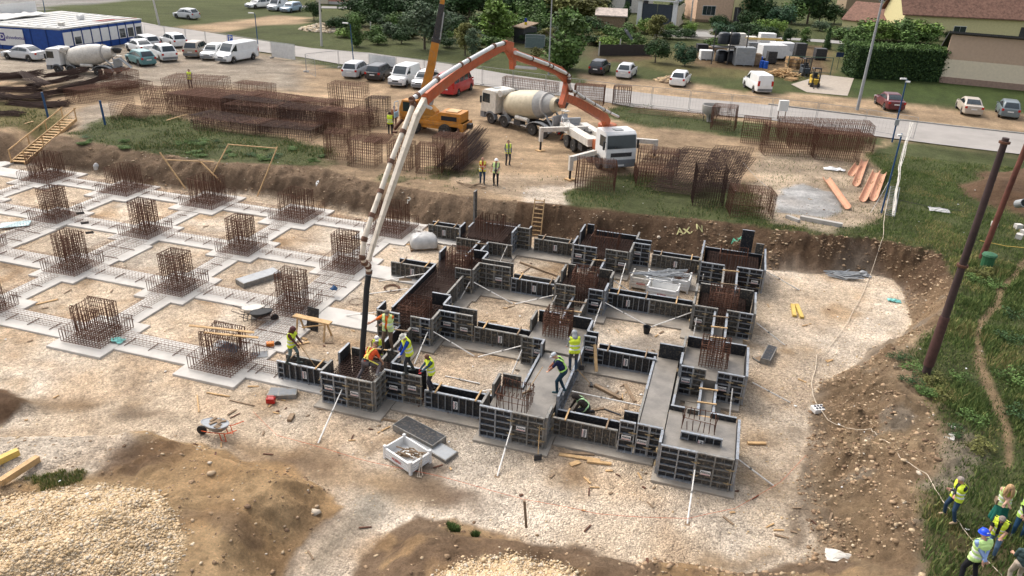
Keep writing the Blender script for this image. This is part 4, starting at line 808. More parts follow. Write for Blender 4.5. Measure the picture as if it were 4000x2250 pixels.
    if vest:
        torso = (kk == 'shirt') | ((kk == 'upper') & (np.abs(lo[:, 0]) < .2) & (lo[:, 2] > .4)) | ((kk == 'pants') & (lo[:, 2] > -.1)); sel = torso & (lo[:, 2] > -.1) & (lo[:, 2] < .56)
        if vest[0] != 'closed': sel &= ~((np.abs(lo[:, 0]) < .045+.1*np.clip(lo[:, 2]-.3, 0, 1)) & (lo[:, 1] > 0)) if vest[0] == 'open' else (((np.abs(np.abs(lo[:, 0])-.02-.3*np.abs(lo[:, 2]-.26)) < .035) & (lo[:, 2] > .1)) | (np.abs(lo[:, 2]-.08) < .022))
        st = ((np.abs(lo[:, 2]-.06) < .025) | (np.abs(lo[:, 2]-.22) < .025)).astype(int) if vest[0] != 'straps' else np.zeros(nf, int)
        hv = mc('hi_vis_%d_%d' % (int(vest[1][0]*99), int(vest[1][1]*99)), vest[1], var=.1, scale=6, bump=.3, bscale=14)
        shell('hi_vis_vest', sel, .016, [hv, mc('silver_tape', (.55, .56, .52), rough=.35)], st)
    head = (kk == 'skin') & (hl[:, 2] > -.13) & (np.abs(hl[:, 0]) < .12)
    if hair:
        hc_, style = hair; hm_ = mc('hair_%d_%d' % (int(hc_[0]*99), int(hc_[1]*99)), hc_, rough=.8, var=.4, scale=30, bump=.6, bscale=60); s_ = head & ((hl[:, 2] > .055+.35*np.clip(hl[:, 1], 0, 1)) | ((hl[:, 1] < -.01) & (hl[:, 2] > -.04)))
        if style != 'bald': shell('hair', s_, .014, [hm_])
        if style == 'long':
            b_ = MB()
            for k in range(26):
                a = -2.6+5.2*k/25+math.pi/2*3; p0 = H_((math.cos(a)*.085, math.sin(a)*.085, .06)); dn = V((math.cos(a)*.05, math.sin(a)*.05, 0)); b_.tube([H_((0,-.01,.12)), p0, p0+V((0,0,-.12))+dn*.8+V((RS.uniform(-.02,.02),)*3), p0+V((0,0,-.26))+dn*1.3, p0+V((0,0,-.36))+dn*RS.uniform(.4,1.2)], [.03, .034, .034, .03, .01], 6)
            b_.obj('long_hair', hm_, t, smooth=80)
    em = M['letter']; eb = MB()
    for s_ in (-1, 1): eb.lathe([(-.008, .003), (-.004, .009), (.004, .009), (.008, .003)], H_((s_*.032, .078, .018)), (0, 1, 0), 6)
    if not 'hood' in top_ or True: eb.obj('eyes', em, t)
    if 'helmet' in top_:
        hcz = cols.get('hat', (.8,.8,.8)); b_ = MB(); R0 = .122; ax = hm@V((0, -.12, 1)); b_.lathe([(-.01, R0+.022), (0, R0+.02), (.004, R0), (.05, R0*.95), (.09, R0*.75), (.115, R0*.4), (.122, .01)], H_((0, -.008, .035)), ax, 18)
        b_.lathe([(0, .05), (.012, .05)], H_((0, .11, .035)), ax, 10); b_.beam(H_((0, .06, .14)), H_((0, -.08, .14)), .03, .03); b_.obj('helmet', mc('helmet_%d_%d' % (int(hcz[0]*99), int(hcz[2]*99)), hcz, rough=.3, var=.03), t, smooth=50)
        if 'strap' in top_: MB().box(H_((0, -.125, .06)), (.06, .012, .03), face*0).obj('helmet_sticker', M['white'], t)
    if 'cap' in top_ or 'bucket' in top_:
        hcz = cols.get('hat', (.6,.6,.6)); b_ = MB(); ax = hm@V((0, -.05, 1)); rim = .17 if 'bucket' in top_ else .105
        b_.lathe(([(-.02, rim), (0, .11)] if 'bucket' in top_ else [(0, .103)])+[(.03, .105), (.07, .092), (.095, .05), (.1, .01)], H_((0, -.005, .035)), ax, 16)
        if 'cap' in top_: b_.box(H_((0, .125, .045)), (.13, .1, .012), rot=hm)
        b_.obj('sun_hat' if 'bucket' in top_ else 'cap', mc('hat_%d_%d' % (int(hcz[0]*99), int(hcz[2]*99)), hcz, rough=.85, var=.3, scale=14), t, smooth=60)
    if 'belt' in g('opt', ''): MB().lathe([(-.03, .158), (.03, .158)], pel+V((0,0,.09)), ml@V((0,0,1)), 14).box(pel+V((.17,-.02,-.02)), (.06,.12,.16)).obj('tool_belt', M['black'], t)
    if 'camera' in g('opt', ''): MB().box(up((.0,.19,.1)), (.16, .1, .1)).bar(up((.0,.22,.1)), up((0,.34,.06)), .04, 8).obj('camera', M['black'], t)
    if 'bag' in g('opt', ''): MB().box(up((.2,-.02,-.02)), (.1,.24,.2)).tube([up((.2,0,.08)), up((.06,.14,.35)), up((-.14,.05,.55)), up((-.02,-.15,.3)), up((.2,-.06,.08))], .014, 5).obj('shoulder_bag', M['woodd' if 'brown' in g('opt', '') else 'black'], t)
    S *= 1.06 if group is None else .93
    t.scale = (S, S, S)
    return t, (wL, wR)
YV = (.58, .68, .04); YG = (.38, .62, .14); SK = (.5,.28,.19); SKD = (.14,.07,.045); OR = (.78, .16, .02); ORR = (.7, .1, .03)
def wdir(a, b, z=0):
    p, q = at(*a, z), at(*b, z); return math.atan2(q.y-p.y, q.x-p.x)
RT, LF, TOW, AWY = TH*-1, TH*-1+math.pi, -math.pi/2-TH, math.pi/2-TH      # image right / left / towards viewer / away
S_ = 1.02
zf = PZ+.85
person('maroon-hooded worker in yellow vest holding a wooden shovel on the left form', (10.5,-.28,zf), RT-.15, dict(hL=(-.1,.42,.98), hR=(.12,.4,.9), fL=(-.1,.2,0), fR=(.1,-.22,.0), lean=.1, head=(-.1,.3)), dict(shirt=(.09,.035,.035), pants=(.12,.17,.17), shin=(.05,.06,.055), boot=(.05,.06,.055), skin=SKD), 'hood', ('closed', YV), S=.96)
person('stout worker in orange shirt and open vest, arm stretched to the black hose', (14.2,1.35,PZ+1.42), TOW-.25, dict(hL=(-.42,.22,1.05), hR=(-.0,.0,0), fL=(-.14,-.0,0), fR=(.2,.05,0), opt='belly', head=(.2,.35)) | dict(hL=(.36,.02,1.0), hR=(.62,.3,1.2)), dict(shirt=OR, pants=(.14,.095,.065), hat=(.16,.13,.1), fore=SK), 'cap', ('open', (.6,.75,.3)), S=1.04)
person('worker in vest and white cap crouching behind the orange-shirted man', (13.0,2.6,PZ), TOW+.2, dict(pz=.5, fL=(-.2,.1,0), fR=(.15,-.15,0), lean=.35, hL=(-.2,.4,.4), hR=(.2,.4,.35)), dict(shirt=(.16,.08,.06), hat=(.75,.72,.7)), 'cap', ('open', YV), S=.97)
person('worker in red-orange shirt with yellow cross straps bending over the rebar', (14.15,-.62,PZ+1.0), AWY-.5, dict(pz=.82, lean=.75, fL=(-.38,-.1,-.05), fR=(.5,.0,.42), hL=(-.0,.55,.75), hR=(.32,.55,.62), opt='belt', head=(0,.2)), dict(shirt=ORR, pants=(.13,.11,.11), boot=(.25,.24,.23), fore=SK, hat=(.14,.1,.07)), 'cap', ('straps', (.75,.65,.12)), S=1.02)
person('worker in bucket hat, blue sleeves and hi-vis vest standing on the tall panels', (15.75,-.0,PZ+1.38), TOW-1.2, dict(lean=.22, hL=(-.18,.4,.88), hR=(.2,.35,.9), fL=(-.1,.16,0), fR=(.1,-.18,0), head=(0,.35)), dict(shirt=(.02,.07,.4), pants=(.025,.028,.035), shin=(.04,.045,.045), hat=(.45,.44,.38), hand=(.4,.3,.25), boot=(.06,.065,.06)), 'bucket', ('closed', YV), S=1.0)
person('bald worker in yellow vest and red gloves stepping down onto the beam form', (16.75,-.12,zf-.05), LF+.35, dict(lean=.12, hL=(-.1,.42,1.02), hR=(.14,.42,1.0), fL=(-.08,.05,0), fR=(.1,-.1,0), head=(0,.3)), dict(shirt=(.05,.1,.13), pants=(.03,.03,.04), hand=(.45,.05,.05), skin=SKD, boot=(.09,.09,.085)), 'none', ('closed', YV), S=.94)
person('worker in grey cap and navy shirt raking the poured concrete', tuple(at(1409,986,zf-.02)), LF-.2, dict(lean=.5, py=-.08, pz=.93, hL=(-.05,.55,.75), hR=(.15,.5,.88), fL=(-.12,.1,0), fR=(.12,-.12,0), head=(0,.2), opt=''), dict(shirt=(.012,.018,.06), pants=(.015,.04,.06), fore=(.35,.14,.09), hat=(.4,.43,.45), boot=(.04,.08,.09)), 'cap', ('straps', YG), S=1.04)
person('worker in grey hood and bright yellow vest seen from behind on the poured strip', tuple(at(1441,932,zf-.02)), AWY+.15, dict(lean=.3, py=-.03, hL=(-.2,.42,.85), hR=(.22,.4,.8), fL=(-.1,.1,0), fR=(.1,-.08,0), head=(0,.3)), dict(shirt=(.3,.31,.32), pants=(.07,.065,.07), shin=(.03,.05,.08)), 'hood', ('closed', YV), S=1.0)
person('brown-hooded worker in green vest kneeling in the messy bay', tuple(at(1474,1046,.04)), LF+.2, dict(pz=.42, lean=.75, fL=(-.2,.15,0), fR=(.15,-.3,0), hL=(-.15,.6,.3), hR=(.2,.6,.25)), dict(shirt=(.045,.035,.03), pants=(.03,.03,.035)), 'hood', ('straps', (.45,.7,.35)), S=1.02)
def ppl(label, u, v, f, pose, cols, *a, **k): p = on(u, v); return person(label, p, f, pose, cols, *a, **k)
ppl('worker in yellow-green vest facing away beside the rebar cages', 982, 338, AWY, dict(hL=(-.24,.1,.85), hR=(.24,.1,.85)), dict(shirt=(.1,.06,.05), pants=(.02,.02,.025)), 'none', ('closed', (.62,.78,.05)), hair=((.05,.03,.02), 'short'), vox=.018)
ppl('worker in brown jacket standing behind the green-vested one', 993, 322, TOW, dict(), dict(shirt=(.3,.13,.07), pants=(.12,.05,.04)), 'none', None, hair=((.08,.04,.02), 'short'), vox=.018)
ppl('worker in orange overalls and white helmet at the back of the truck mixer', 1411, 352, RT, dict(hL=(-.1,.35,1.3), hR=(.15,.3,1.2)), dict(shirt=(.7,.2,.06), pants=(.6,.2,.08), hat=(.82,.82,.8)), 'helmet', None, vox=.018)
ppl('man in yellow vest and dark trousers standing alone on the sandy yard', 1277, 415, TOW+.3, dict(hL=(-.18,.24,.98), hR=(.2,.2,1.0)), dict(shirt=(.14,.15,.16), pants=(.05,.05,.055), boot=(.04,.04,.04)), 'none', ('open', (.6,.72,.12)), hair=((.1,.07,.05), 'short'), vox=.017)
ppl('man in red shirt and yellow vest with folded arms above the pit', 1213, 462, TOW+.1, dict(hL=(.1,.24,1.22), hR=(-.12,.26,1.18), ep=(0,.2,-1)), dict(shirt=(.45,.06,.03), pants=(.025,.05,.09), fore=SK), 'none', ('open', (.75,.65,.04)), hair=((.25,.12,.08), 'bald'), vox=.017)
ppl('man in white helmet and vest carrying a camera above the pit', 1247, 466, TOW-.1, dict(hL=(-.12,.25,1.0), hR=(.3,.02,1.0), opt='camera'), dict(shirt=(.12,.09,.1), pants=(.02,.02,.022), hat=(.85,.85,.85), fore=SK), 'helmet', ('open', (.6,.75,.12)), vox=.017)
ppl('worker in yellow vest half hidden behind the cages near the parked vans', 481, 222, TOW, dict(), dict(shirt=(.05,.08,.12), pants=(.03,.03,.035)), 'none', ('closed', (.62,.78,.05)), hair=((.04,.025,.02), 'short'), vox=.02)
OBG = 'visitors watching from the grass at the lower right'
ppl('man with grey hair and beard, arms folded, jeans and tan boots, apart from the group', 2388, 1304, LF-.75+math.pi*0+.9, dict(hL=(.1,.21,1.16), hR=(-.1,.24,1.1), ep=(0,-.5,-1), fL=(-.24,.0,0), fR=(.2,.06,0), head=(0,.45), opt=''), dict(shirt=(.025,.028,.035), pants=(.025,.05,.09), boot=(.4,.29,.18), fore=(.025,.028,.035), skin=(.55,.3,.22)), 'none', ('open', (.62,.75,.05)), hair=((.3,.25,.21), 'short'), group=OBG, vox=.01)
ppl('woman with long curly blonde hair, yellow vest and dark green skirt', 2504, 1316, TOW-.35, dict(hL=(.08,.32,1.05), hR=(-.1,.3,1.02), ep=(0,0,-1), head=(-.1,.45), opt='skirt bag brown'), dict(shirt=(.55,.68,.12), pants=(.015,.12,.09), fore=(.6,.36,.27), upper=(.6,.36,.27), skin=(.6,.36,.27)), 'none', ('open', (.6,.75,.08)), hair=((.42,.26,.13), 'long'), group=OBG, S=.97, vox=.01)
ppl('man in blue helmet at the right edge, dark sleeves and jeans', 2556, 1352, TOW-.7, dict(hL=(.05,.3,1.1), hR=(-.02,.3,1.0), head=(.1,.4)), dict(shirt=(.02,.02,.025), pants=(.02,.06,.12), hat=(.015,.07,.55)), 'helmet', ('open', (.5,.75,.15)), group=OBG, vox=.01)
ppl('dark-shirted man with cropped grey hair looking down, jeans', 2489, 1394, LF+.75, dict(lean=.2, hL=(-.16,.3,1.0), hR=(.18,.28,.92), head=(0,.6)), dict(shirt=(.02,.022,.026), pants=(.09,.15,.24), fore=SK, skin=(.5,.28,.2)), 'none', ('open', (.62,.75,.1)), hair=((.22,.18,.15), 'short'), group=OBG, vox=.01)
ppl('man in blue helmet and light blue shirt seen from behind, hands clasped at his back', 2433, 1466, AWY+.2, dict(hL=(.05,-.22,.98), hR=(-.03,-.22,.96), ep=(0,-.2,0), fL=(-.24,0,0), fR=(.22,0,0), head=(0,.3)), dict(shirt=(.3,.42,.72), pants=(.015,.015,.018), hat=(.015,.07,.6), fore=(.3,.42,.72)), 'helmet strap', ('closed', (.55,.78,.28)), group=OBG, S=1.15, vox=.01)
ppl('dark-haired visitor in grey-green shirt and beige trousers at the bottom corner', 2545, 1476, AWY-.2, dict(hL=(-.15,.3,1.05), hR=(.15,.3,1.0), head=(0,.4), opt='bag'), dict(shirt=(.05,.08,.08), pants=(.45,.37,.29), fore=SK), 'none', None, hair=((.02,.016,.014), 'short'), group=OBG, vox=.01)
# tools in their hands
def tool(name, label, a, b, head=None, hc='dark', cat_='tool', r=.017):
    t = thing(name, label, cat_, b); d = Vector(a)-Vector(b); MB().bar((0,0,0), d, r, 6).obj('handle', M['wood'], t)
    if head: MB().box((0,0,0), head, rz=head[0]*2).obj('blade', M[hc], t)
tool('shovel', 'wooden-handled shovel held by the maroon-hooded worker', (10.62,-.02,zf+1.0), (11.5,.1,.5), (.22,.04,.3))
tool('concrete_rake', 'wooden rake on the wet concrete held by the navy-shirted worker', (20.9,1.75,zf+.9), (20.5,.9,zf+.1), (.45,.05,.1), 'woodd')
tool('sledgehammer', 'wooden sledgehammer leaning on the strip form in the messy bay', tuple(at(1449,926,.95)), tuple(at(1487,968,.05)), (.12,.3,.12), 'dark')
tool('shovel', 'shovel with black blade standing against the half-full front box', tuple(at(1358,1063,1.2)), tuple(at(1353,1154,.05)), (.3,.06,.36), 'dark')
tool('shovel', 'thin upright shovel beside the grey-hooded worker', tuple(at(1555-0,862,1.7)) if 0 else tuple(at(1456,850,1.9)), tuple(at(1463,925,.5)), (.2,.05,.25), 'dark')
# ------------------------------------------------------------------ vehicles
def wheel_mesh(r, w, n=18, rimc='rim'):
    a = MB().lathe([(-w/2, r*.62), (-w/2, r*.93), (-w/2+.03, r), (w/2-.03, r), (w/2, r*.93), (w/2, r*.62)], (0,0,0), (0,1,0), n).mesh('tyre', M['tyre'], smooth=True)
    b = MB().lathe([(-w/2-.004, .03), (-w/2-.004, r*.16), (-w/2+.04, r*.2), (-w/2+.03, r*.5), (-w/2-.002, r*.64), (w/2+.002, r*.64), (w/2-.03, r*.5), (w/2-.04, r*.2), (w/2+.004, r*.16), (w/2+.004, .03)], (0,0,0), (0,1,0), n)
    for k in range(8):
        g = 6.283*k/8
        for s in (-1, 1): b.mat(1).bar((math.cos(g)*r*.38, s*(w/2-.02), math.sin(g)*r*.38), (math.cos(g)*r*.38, s*(w/2-.045+.03), math.sin(g)*r*.38), r*.07, 5); b.mat(0)
    return a, b.mesh('rim', [M[rimc], M['dark']], smooth=True)
WC, WT = wheel_mesh(.31, .2, rimc='alloy'), wheel_mesh(.5, .32, 22)
def wheels(t, pts, wm):
    for p in pts:
        o = child('wheel', wm[0], t, p); o2 = child('rim', wm[1], o)
def lerp(a, b, k): return Vector(a)*(1-k)+Vector(b)*k
KIND = dict(  # L, W, H, belt, hood z, xa, xb, xc, xd (fractions of half length, + = front), nwin, rear overhang style
 sedan=(4.4,1.74,1.44,.93,.86,.42,.14,-.42,-.74,2,.98), hatch=(3.95,1.68,1.5,.95,.88,.5,.22,-.72,-.95,2,.95), wagon=(4.65,1.76,1.5,.95,.88,.42,.16,-.82,-.97,3,.95),
 suv=(4.25,1.8,1.66,1.03,.98,.44,.2,-.76,-.95,3,1.03), van=(4.25,1.78,1.86,1.08,1.0,.6,.32,-.93,-.985,1,1.08), bigvan=(5.0,1.92,1.98,1.12,1.02,.72,.46,-.95,-.99,1,1.12), minibus=(4.9,1.94,2.02,1.15,1.05,.76,.5,-.93,-.985,4,1.15))
def car(kind, label, paint, F_, R_, side, rough=.28, dark=False):
    L, W, H, bz, hz, xa, xb, xc, xd, nw, rz_ = KIND[kind]; h = L/2; w = W/2; xf, xr = h*.62, -h*.6
    f, r = on(*F_), on(*R_); d = (f-r).to_2d().normalized(); n = Vector((-d.y, d.x)) if side == 'L' else Vector((d.y, -d.x)); mid = (f+r)/2; c = Vector((mid.x+n.x*w*1.0, mid.y+n.y*w*1.0, mid.z))-Vector((d.x, d.y, 0))*((xf+xr)/2)
    c.z = ground(c.x, c.y)+.01
    t = thing('parked_car' if kind in ('sedan','hatch','wagon','suv') else 'parked_van', label, 'car' if kind in ('sedan','hatch','wagon','suv') else 'van', c, math.atan2(d.y, d.x), 'cars and vans parked round the site')
    pm = mc('car_'+paint[0], paint[1], rough=rough, var=.06, scale=1.5, spec=.6, dirt=.12); wr = .31 if kind != 'bigvan' else .34
    mb = MB(); rings = []
    xs = sorted({h, h*.985, h*.94, h*.8, xf+wr+.12, xf+wr*.7, xf, xf-wr*.7, xf-wr-.12, h*.1, 0, xr+wr+.12, xr+wr*.7, xr, xr-wr*.7, xr-wr-.12, -h*.85, -h*.96, -h*.99, -h}, reverse=True)
    for x_ in xs:
        e = abs(x_)/h; ww = w*(1-.16*max(0, (e-.8)/.2)**2); zb = .24
        for q in (xf, xr):
            dd = abs(x_-q)
            if dd < wr+.05: zb = max(zb, .3+math.sqrt(max(0, (wr+.06)**2-dd*dd)))
        if x_ > xa*h: zt = hz-(.16 if e > .93 else .06 if e > .8 else 0)*((e-.6)/.4 if e > .6 else 0); zt = hz-.02-(.22*max(0, (e-.7)/.3)**2)
        elif x_ < xd*h: zt = rz_-.04*max(0, (e-.9)/.1)
        else: zt = bz
        if e > .995: zb = .38; zt -= .08; ww *= .96
        zm = (zb+zt)/2 if zb > .5 else .62
        rings.append([(x_, s*a, z) for s, a, z in ((-1, ww*.9, zb), (-1, ww*.985, zb+.08), (-1, ww, max(zm, zb+.1)), (-1, ww*.93, zt-.03), (-1, ww*.84, zt), (1, ww*.84, zt), (1, ww*.93, zt-.03), (1, ww, max(zm, zb+.1)), (1, ww*.985, zb+.08), (1, ww*.9, zb))])
    mb.loft(rings); wb, wt = w*.9, w*(.74 if kind in ('sedan','hatch','wagon','suv') else .84); zr = H
    A = (xa*h, bz-.02); B = (xb*h, zr); C_ = (xc*h, zr); D_ = (xd*h, rz_-.02)
    def ring(x_, z, k): # k 0 at belt .. 1 at roof
        a = wb+(wt-wb)*k; return [(x_, -wb if k < .01 else -wb+(0), bz-.03), (x_, -a, max(bz-.02, z-.07)), (x_, -a+.1, z), (x_, a-.1, z), (x_, a, max(bz-.02, z-.07)), (x_, wb, bz-.03)]
    R0 = ring(A[0], bz-.01, .0); R1 = ring((A[0]+B[0])/2, (bz+zr)/2+.03, .5); R2 = ring(B[0], zr-.03, 1); R2b = ring(B[0]-.35, zr, 1); R3b = ring(C_[0]+.3, zr, 1); R3 = ring(C_[0], zr-.04, 1); R4 = ring((C_[0]+D_[0])/2, (zr+rz_)/2, .55); R5 = ring(D_[0], rz_-.01, 0)
    mb.loft([R0, R1, R2, R2b, R3b, R3, R4, R5]); mb.obj('body', pm, t, smooth=30)
    off = .012
    def pane(name, pts):
        P = [Vector(p) for p in pts]; nn = (P[1]-P[0]).cross(P[3]-P[0]).normalized(); cc = sum(P, Vector())/4
        if nn.dot(cc-Vector((0, 0, .9))) < 0: nn = -nn
        q = MB(); q.add([p+nn*off for p in P]+[p-nn*.01 for p in P], [(0,1,2,3),(7,6,5,4),(0,4,5,1),(1,5,6,2),(2,6,7,3),(3,7,4,0)]); q.obj(name, M['glass'], t)
    pane('windscreen', [(A[0]-.04, -wb*.88, bz+.04), (A[0]-.04, wb*.88, bz+.04), (B[0]+.05, wt*.86, zr-.07), (B[0]+.05, -wt*.86, zr-.07)]) if 0 else None
    m1 = Vector(R1[2]); 
    for s, (Ra, Rb, nm) in enumerate(((R0, R2, 'windscreen'), (R5, R3, 'rear_window'))):
        if nm == 'rear_window' and kind in ('van', 'bigvan'): continue
        Rm = R1 if nm == 'windscreen' else R4; lo = lerp(Ra[2], Rm[2], .22); hi = lerp(Rm[2], Rb[2], .9 if nm == 'windscreen' else .85); mid_ = Vector(Rm[2])
        for p0, p1 in ((lo, mid_), (mid_, hi)):
            a0, a1 = abs(p0.y)*.93, abs(p1.y)*.93; sg = 1 if nm == 'windscreen' else -1
            pane(nm, [(p0.x+.01*sg, -a0, p0.z), (p0.x+.01*sg, a0, p0.z), (p1.x+.01*sg, a1, p1.z), (p1.x+.01*sg, -a1, p1.z)])
    xw0, xw1 = A[0]-.12, (D_[0]+.12 if kind != 'sedan' else C_[0]+.02-.25)
    segs = {1: [(xw0, xw0-.85)], 2: [(xw0, (xw0+xw1)/2+.03), ((xw0+xw1)/2-.03, xw1)], 3: [(xw0, .12*h), (.07*h, -.45*h), (-.5*h, xw1)], 4: [(xw0, .42*h), (.36*h, .0), (-.06*h, -.42*h), (-.48*h, xw1)]}[nw]
    def ztop(x_):
        if x_ > B[0]: k = (A[0]-x_)/(A[0]-B[0])
        elif x_ < C_[0]: k = (x_-D_[0])/(C_[0]-D_[0])
        else: k = 1
        return bz+(zr-.13-bz)*max(.08, min(1, k))
    for s in (-1, 1):
        for a, b in segs:
            y_ = lambda z: s*(wb+(wt-wb)*((z-bz)/(zr-.07-bz)))
            za, zb_ = ztop(a), ztop(b); pane('side_window', [(a, y_(bz+.05), bz+.05), (b, y_(bz+.05), bz+.05), (b, y_(zb_), zb_), (a, y_(za), za)])
        MB().box((h*.955, s*w*.68, hz-.2), (.1, w*.42, .15)).obj('headlight', M['hlamp'], t)
        tz = .82 if kind not in ('van','bigvan','minibus') else 1.05; MB().box((-h*.985, s*w*.78, tz), (.07, w*.24, .2 if tz < 1 else .5)).obj('tail_light', M['tlamp'], t)
        MB().box((A[0]-.25, s*(w+.06), bz+.06), (.1, .16, .12)).obj('mirror', M['grey'] if dark else pm, t)
    MB().box((-h-.005, 0, .68 if kind != 'van' else .75), (.02, .5, .11)).obj('number_plate', M['white'], t); MB().box((h+.002, 0, .42), (.02, .5, .11)).obj('number_plate', M['white'], t)
    MB().b2(h*.97, h+.03, -w*.8, w*.8, .28, .52).obj('bumper', M['grey'], t); MB().b2(-h-.03, -h*.97, -w*.85, w*.85, .3, .55).obj('bumper', M['grey'] if kind in ('van','suv','bigvan') else pm, t)
    MB().b2(h*.985, h+.012, -w*.35, w*.35, .56, .68).obj('grille', M['black'], t)
    t.scale = (1.12,)*3; wheels(t, [(x_, s*(w-.11), .31) for x_ in (xf, xr) for s in (-1, 1)], WC); MB().b2(-h*.9, h*.9, -w*.8, w*.8, .2, .5).obj('underbody', M['black'], t)
    return t
SIL, WHI, BLA, TEA, BEI, MAR, GOL, GRY, REDC, LBL = ('silver', (.5,.5,.5)), ('white', (.72,.72,.7)), ('black', (.015,.015,.02)), ('teal', (.07,.19,.2)), ('beige', (.33,.28,.22)), ('maroon', (.1,.015,.02)), ('gold', (.42,.36,.29)), ('grey', (.13,.16,.17)), ('red', (.4,.02,.025)), ('pale_blue', (.3,.4,.48))
for a in (('sedan','silver saloon parked alone left of the truck mixer, by the blue office',SIL,(25,150),(70,155),'R'),('wagon','silver estate nearest the office windows',SIL,(335,117),(366,126),'R'),
 ('wagon','white estate at the back of the office parking',WHI,(395,108),(446,125),'R'),('sedan','white saloon wedged between the mixer drum and the silver estate',WHI,(322,128),(350,137),'R'),
 ('hatch','teal hatchback behind the truck mixer chute',TEA,(322,158),(353,168),'R'),('suv','white off-roader with black bumper beside the teal hatchback',WHI,(378,144),(409,158),'R'),
 ('suv','beige crossover seen from behind, next to the white vans',BEI,(531,135),(503,147),'L'),('hatch','white hatchback squeezed beside the long white van',WHI,(541,153),(572,141),'R'),
 ('bigvan','long white panel van in the office parking',WHI,(580,161),(645,149),'R'),('hatch','silver hatchback alone on the far lawn',SIL,(444,46),(476,50),'R'),
 ('wagon','white estate at the far top, leftmost of three',WHI,(648,22),(670,20),'R'),('van','white van between two cars at the far top',WHI,(698,29),(722,25),'R'),('wagon','pale blue people carrier at the far top beside the small tree',LBL,(729,33),(758,28),'R'),
 ('wagon','silver estate leftmost in the row by the site fence',SIL,(933,183),(901,199),'L'),('wagon','black estate in the row by the site fence',BLA,(993,190),(960,206),'L'),('van','white delivery van with black bumper next to the black estate',WHI,(1016,222),(1056,205),'R'),
 ('hatch','white hatchback partly hidden by the crane boom',WHI,(1074,227),(1103,212),'R'),('minibus','red minibus behind the orange boom',REDC,(1184,227),(1152,242),'L'),('hatch','black hatchback across the road, left of three',BLA,(1533,180),(1515,191),'L'),
 ('hatch','silver hatchback across the road with red lamps, beside the black one',SIL,(1601,188),(1584,202),'L'),('hatch','white hatchback across the road, alone on the dirt strip',WHI,(1735,207),(1720,222),'L'),('van','white delivery van by the pallets across the road',WHI,(1867,217),(1901,237),'R'),
 ('sedan','maroon saloon on the dirt strip by the lawn',MAR,(2201,261),(2224,277),'R'),('sedan','gold-beige saloon on the dirt strip by the lawn',GOL,(2404,271),(2419,289),'R'),('hatch','dark grey hatchback at the right edge',GRY,(2503,278),(2513,298),'R'),
 ('sedan','white car in the garden by the white-columned house',WHI,(1530,48),(1556,50),'R')): car(*a)
# ---- trucks
def truck_cab(t, x0, pm, roof=3.0, sleeper=.0):
    """cab with its front at x0"""
    w = 1.22; L = 1.95+sleeper; prof = [(x0-L, 1.0), (x0-L, roof-.12), (x0-L+.15, roof), (x0-.42, roof-.02), (x0-.2, roof-.2), (x0-.03, 1.75), (x0, 1.55), (x0, .95)]
    c = MB().prism(prof, -w, w).obj('cab', pm, t, bevel=.05)
    MB().add([(x0-.195, -w+.1, roof-.26), (x0-.195, w-.1, roof-.26), (x0-.02, w-.06, 1.82), (x0-.02, -w+.06, 1.82), (x0-.165, -w+.1, roof-.25), (x0-.165, w-.1, roof-.25), (x0+.01, w-.06, 1.82), (x0+.01, -w+.06, 1.82)], [(0,1,2,3),(7,6,5,4),(0,4,5,1),(1,5,6,2),(2,6,7,3),(3,7,4,0)]).obj('windscreen', M['glass'], c)
    for s in (-1, 1):
        MB().b2(x0-1.2, x0-.28, s*(w+.004)-.012, s*(w+.004)+.012, 1.85, roof-.35).obj('side_window', M['glass'], c); MB().b2(x0-1.28, x0-.2, s*(w+.003)-.006, s*(w+.003)+.006, 1.1, 1.82).b2(x0-1.2, x0-1.05, s*(w+.02)-.01, s*(w+.02)+.01, 1.7, 1.74).obj('cab_door', pm, c)
        MB().b2(x0-.25, x0-.1, s*(w+.16)-.05, s*(w+.16)+.05, 1.75, 2.35).bar((x0-.2, s*w, 2.3), (x0-.2, s*(w+.16), 2.3), .02).obj('mirror', M['black'], c); MB().b2(x0-.05, x0+.03, s*.9-.2, s*.9+.2, .78, .98).obj('headlight', M['hlamp'], t)
        MB().prism([(x0-.55+a*.01, 0) for a in ()] or [(x0-1.33+.66*math.cos(g), .5+.66*math.sin(g)) for g in np.linspace(0, math.pi, 9)]+[(x0-1.33+.56*math.cos(g), .5+.52*math.sin(g)) for g in np.linspace(math.pi, 0, 9)], s*(w-.12)-.2, s*(w-.12)+.2).obj('mudguard', M['grey'], t)
    MB().b2(x0-.02, x0+.015, -.85, .85, 1.2, 1.5).b2(x0+.012, x0+.02, -.8, .8, 1.27, 1.29).b2(x0+.012, x0+.02, -.8, .8, 1.37, 1.39).obj('grille', M['dark'], c); MB().b2(x0-.5, x0+.06, -1.2, 1.2, .42, .98).obj('bumper', M['grey'], t, bevel=.03)
    MB().b2(x0+.06, x0+.07, -.28, .28, .52, .64).obj('number_plate', M['white'], t); MB().b2(x0-1.1, x0-.6, -.35, .35, roof-.0, roof+.04).obj('roof_hatch', M['greyl'], c)
def place8(t, F1, R2, side, xF, xR, w=1.15):
    f, r = on(*F1), on(*R2); d = (f-r).to_2d().normalized(); n = Vector((-d.y, d.x)) if side == 'L' else Vector((d.y, -d.x)); k = (f-r).length/(xF-xR)
    o = r.to_2d()-d*xR+n*w if abs(k-1) < .02 else (f+r).to_2d()/2-d*(xF+xR)/2+n*w; t.location = (o.x, o.y, ground(o.x, o.y)+.02); t.rotation_euler = (0, 0, math.atan2(d.y, d.x)); kk = min(1.1, max(.86, k)); o = (f+r).to_2d()/2-d*(xF+xR)/2*kk+n*w*kk; t.scale = (kk,)*3; t.location = (o.x, o.y, ground(o.x, o.y)+.02); return kk
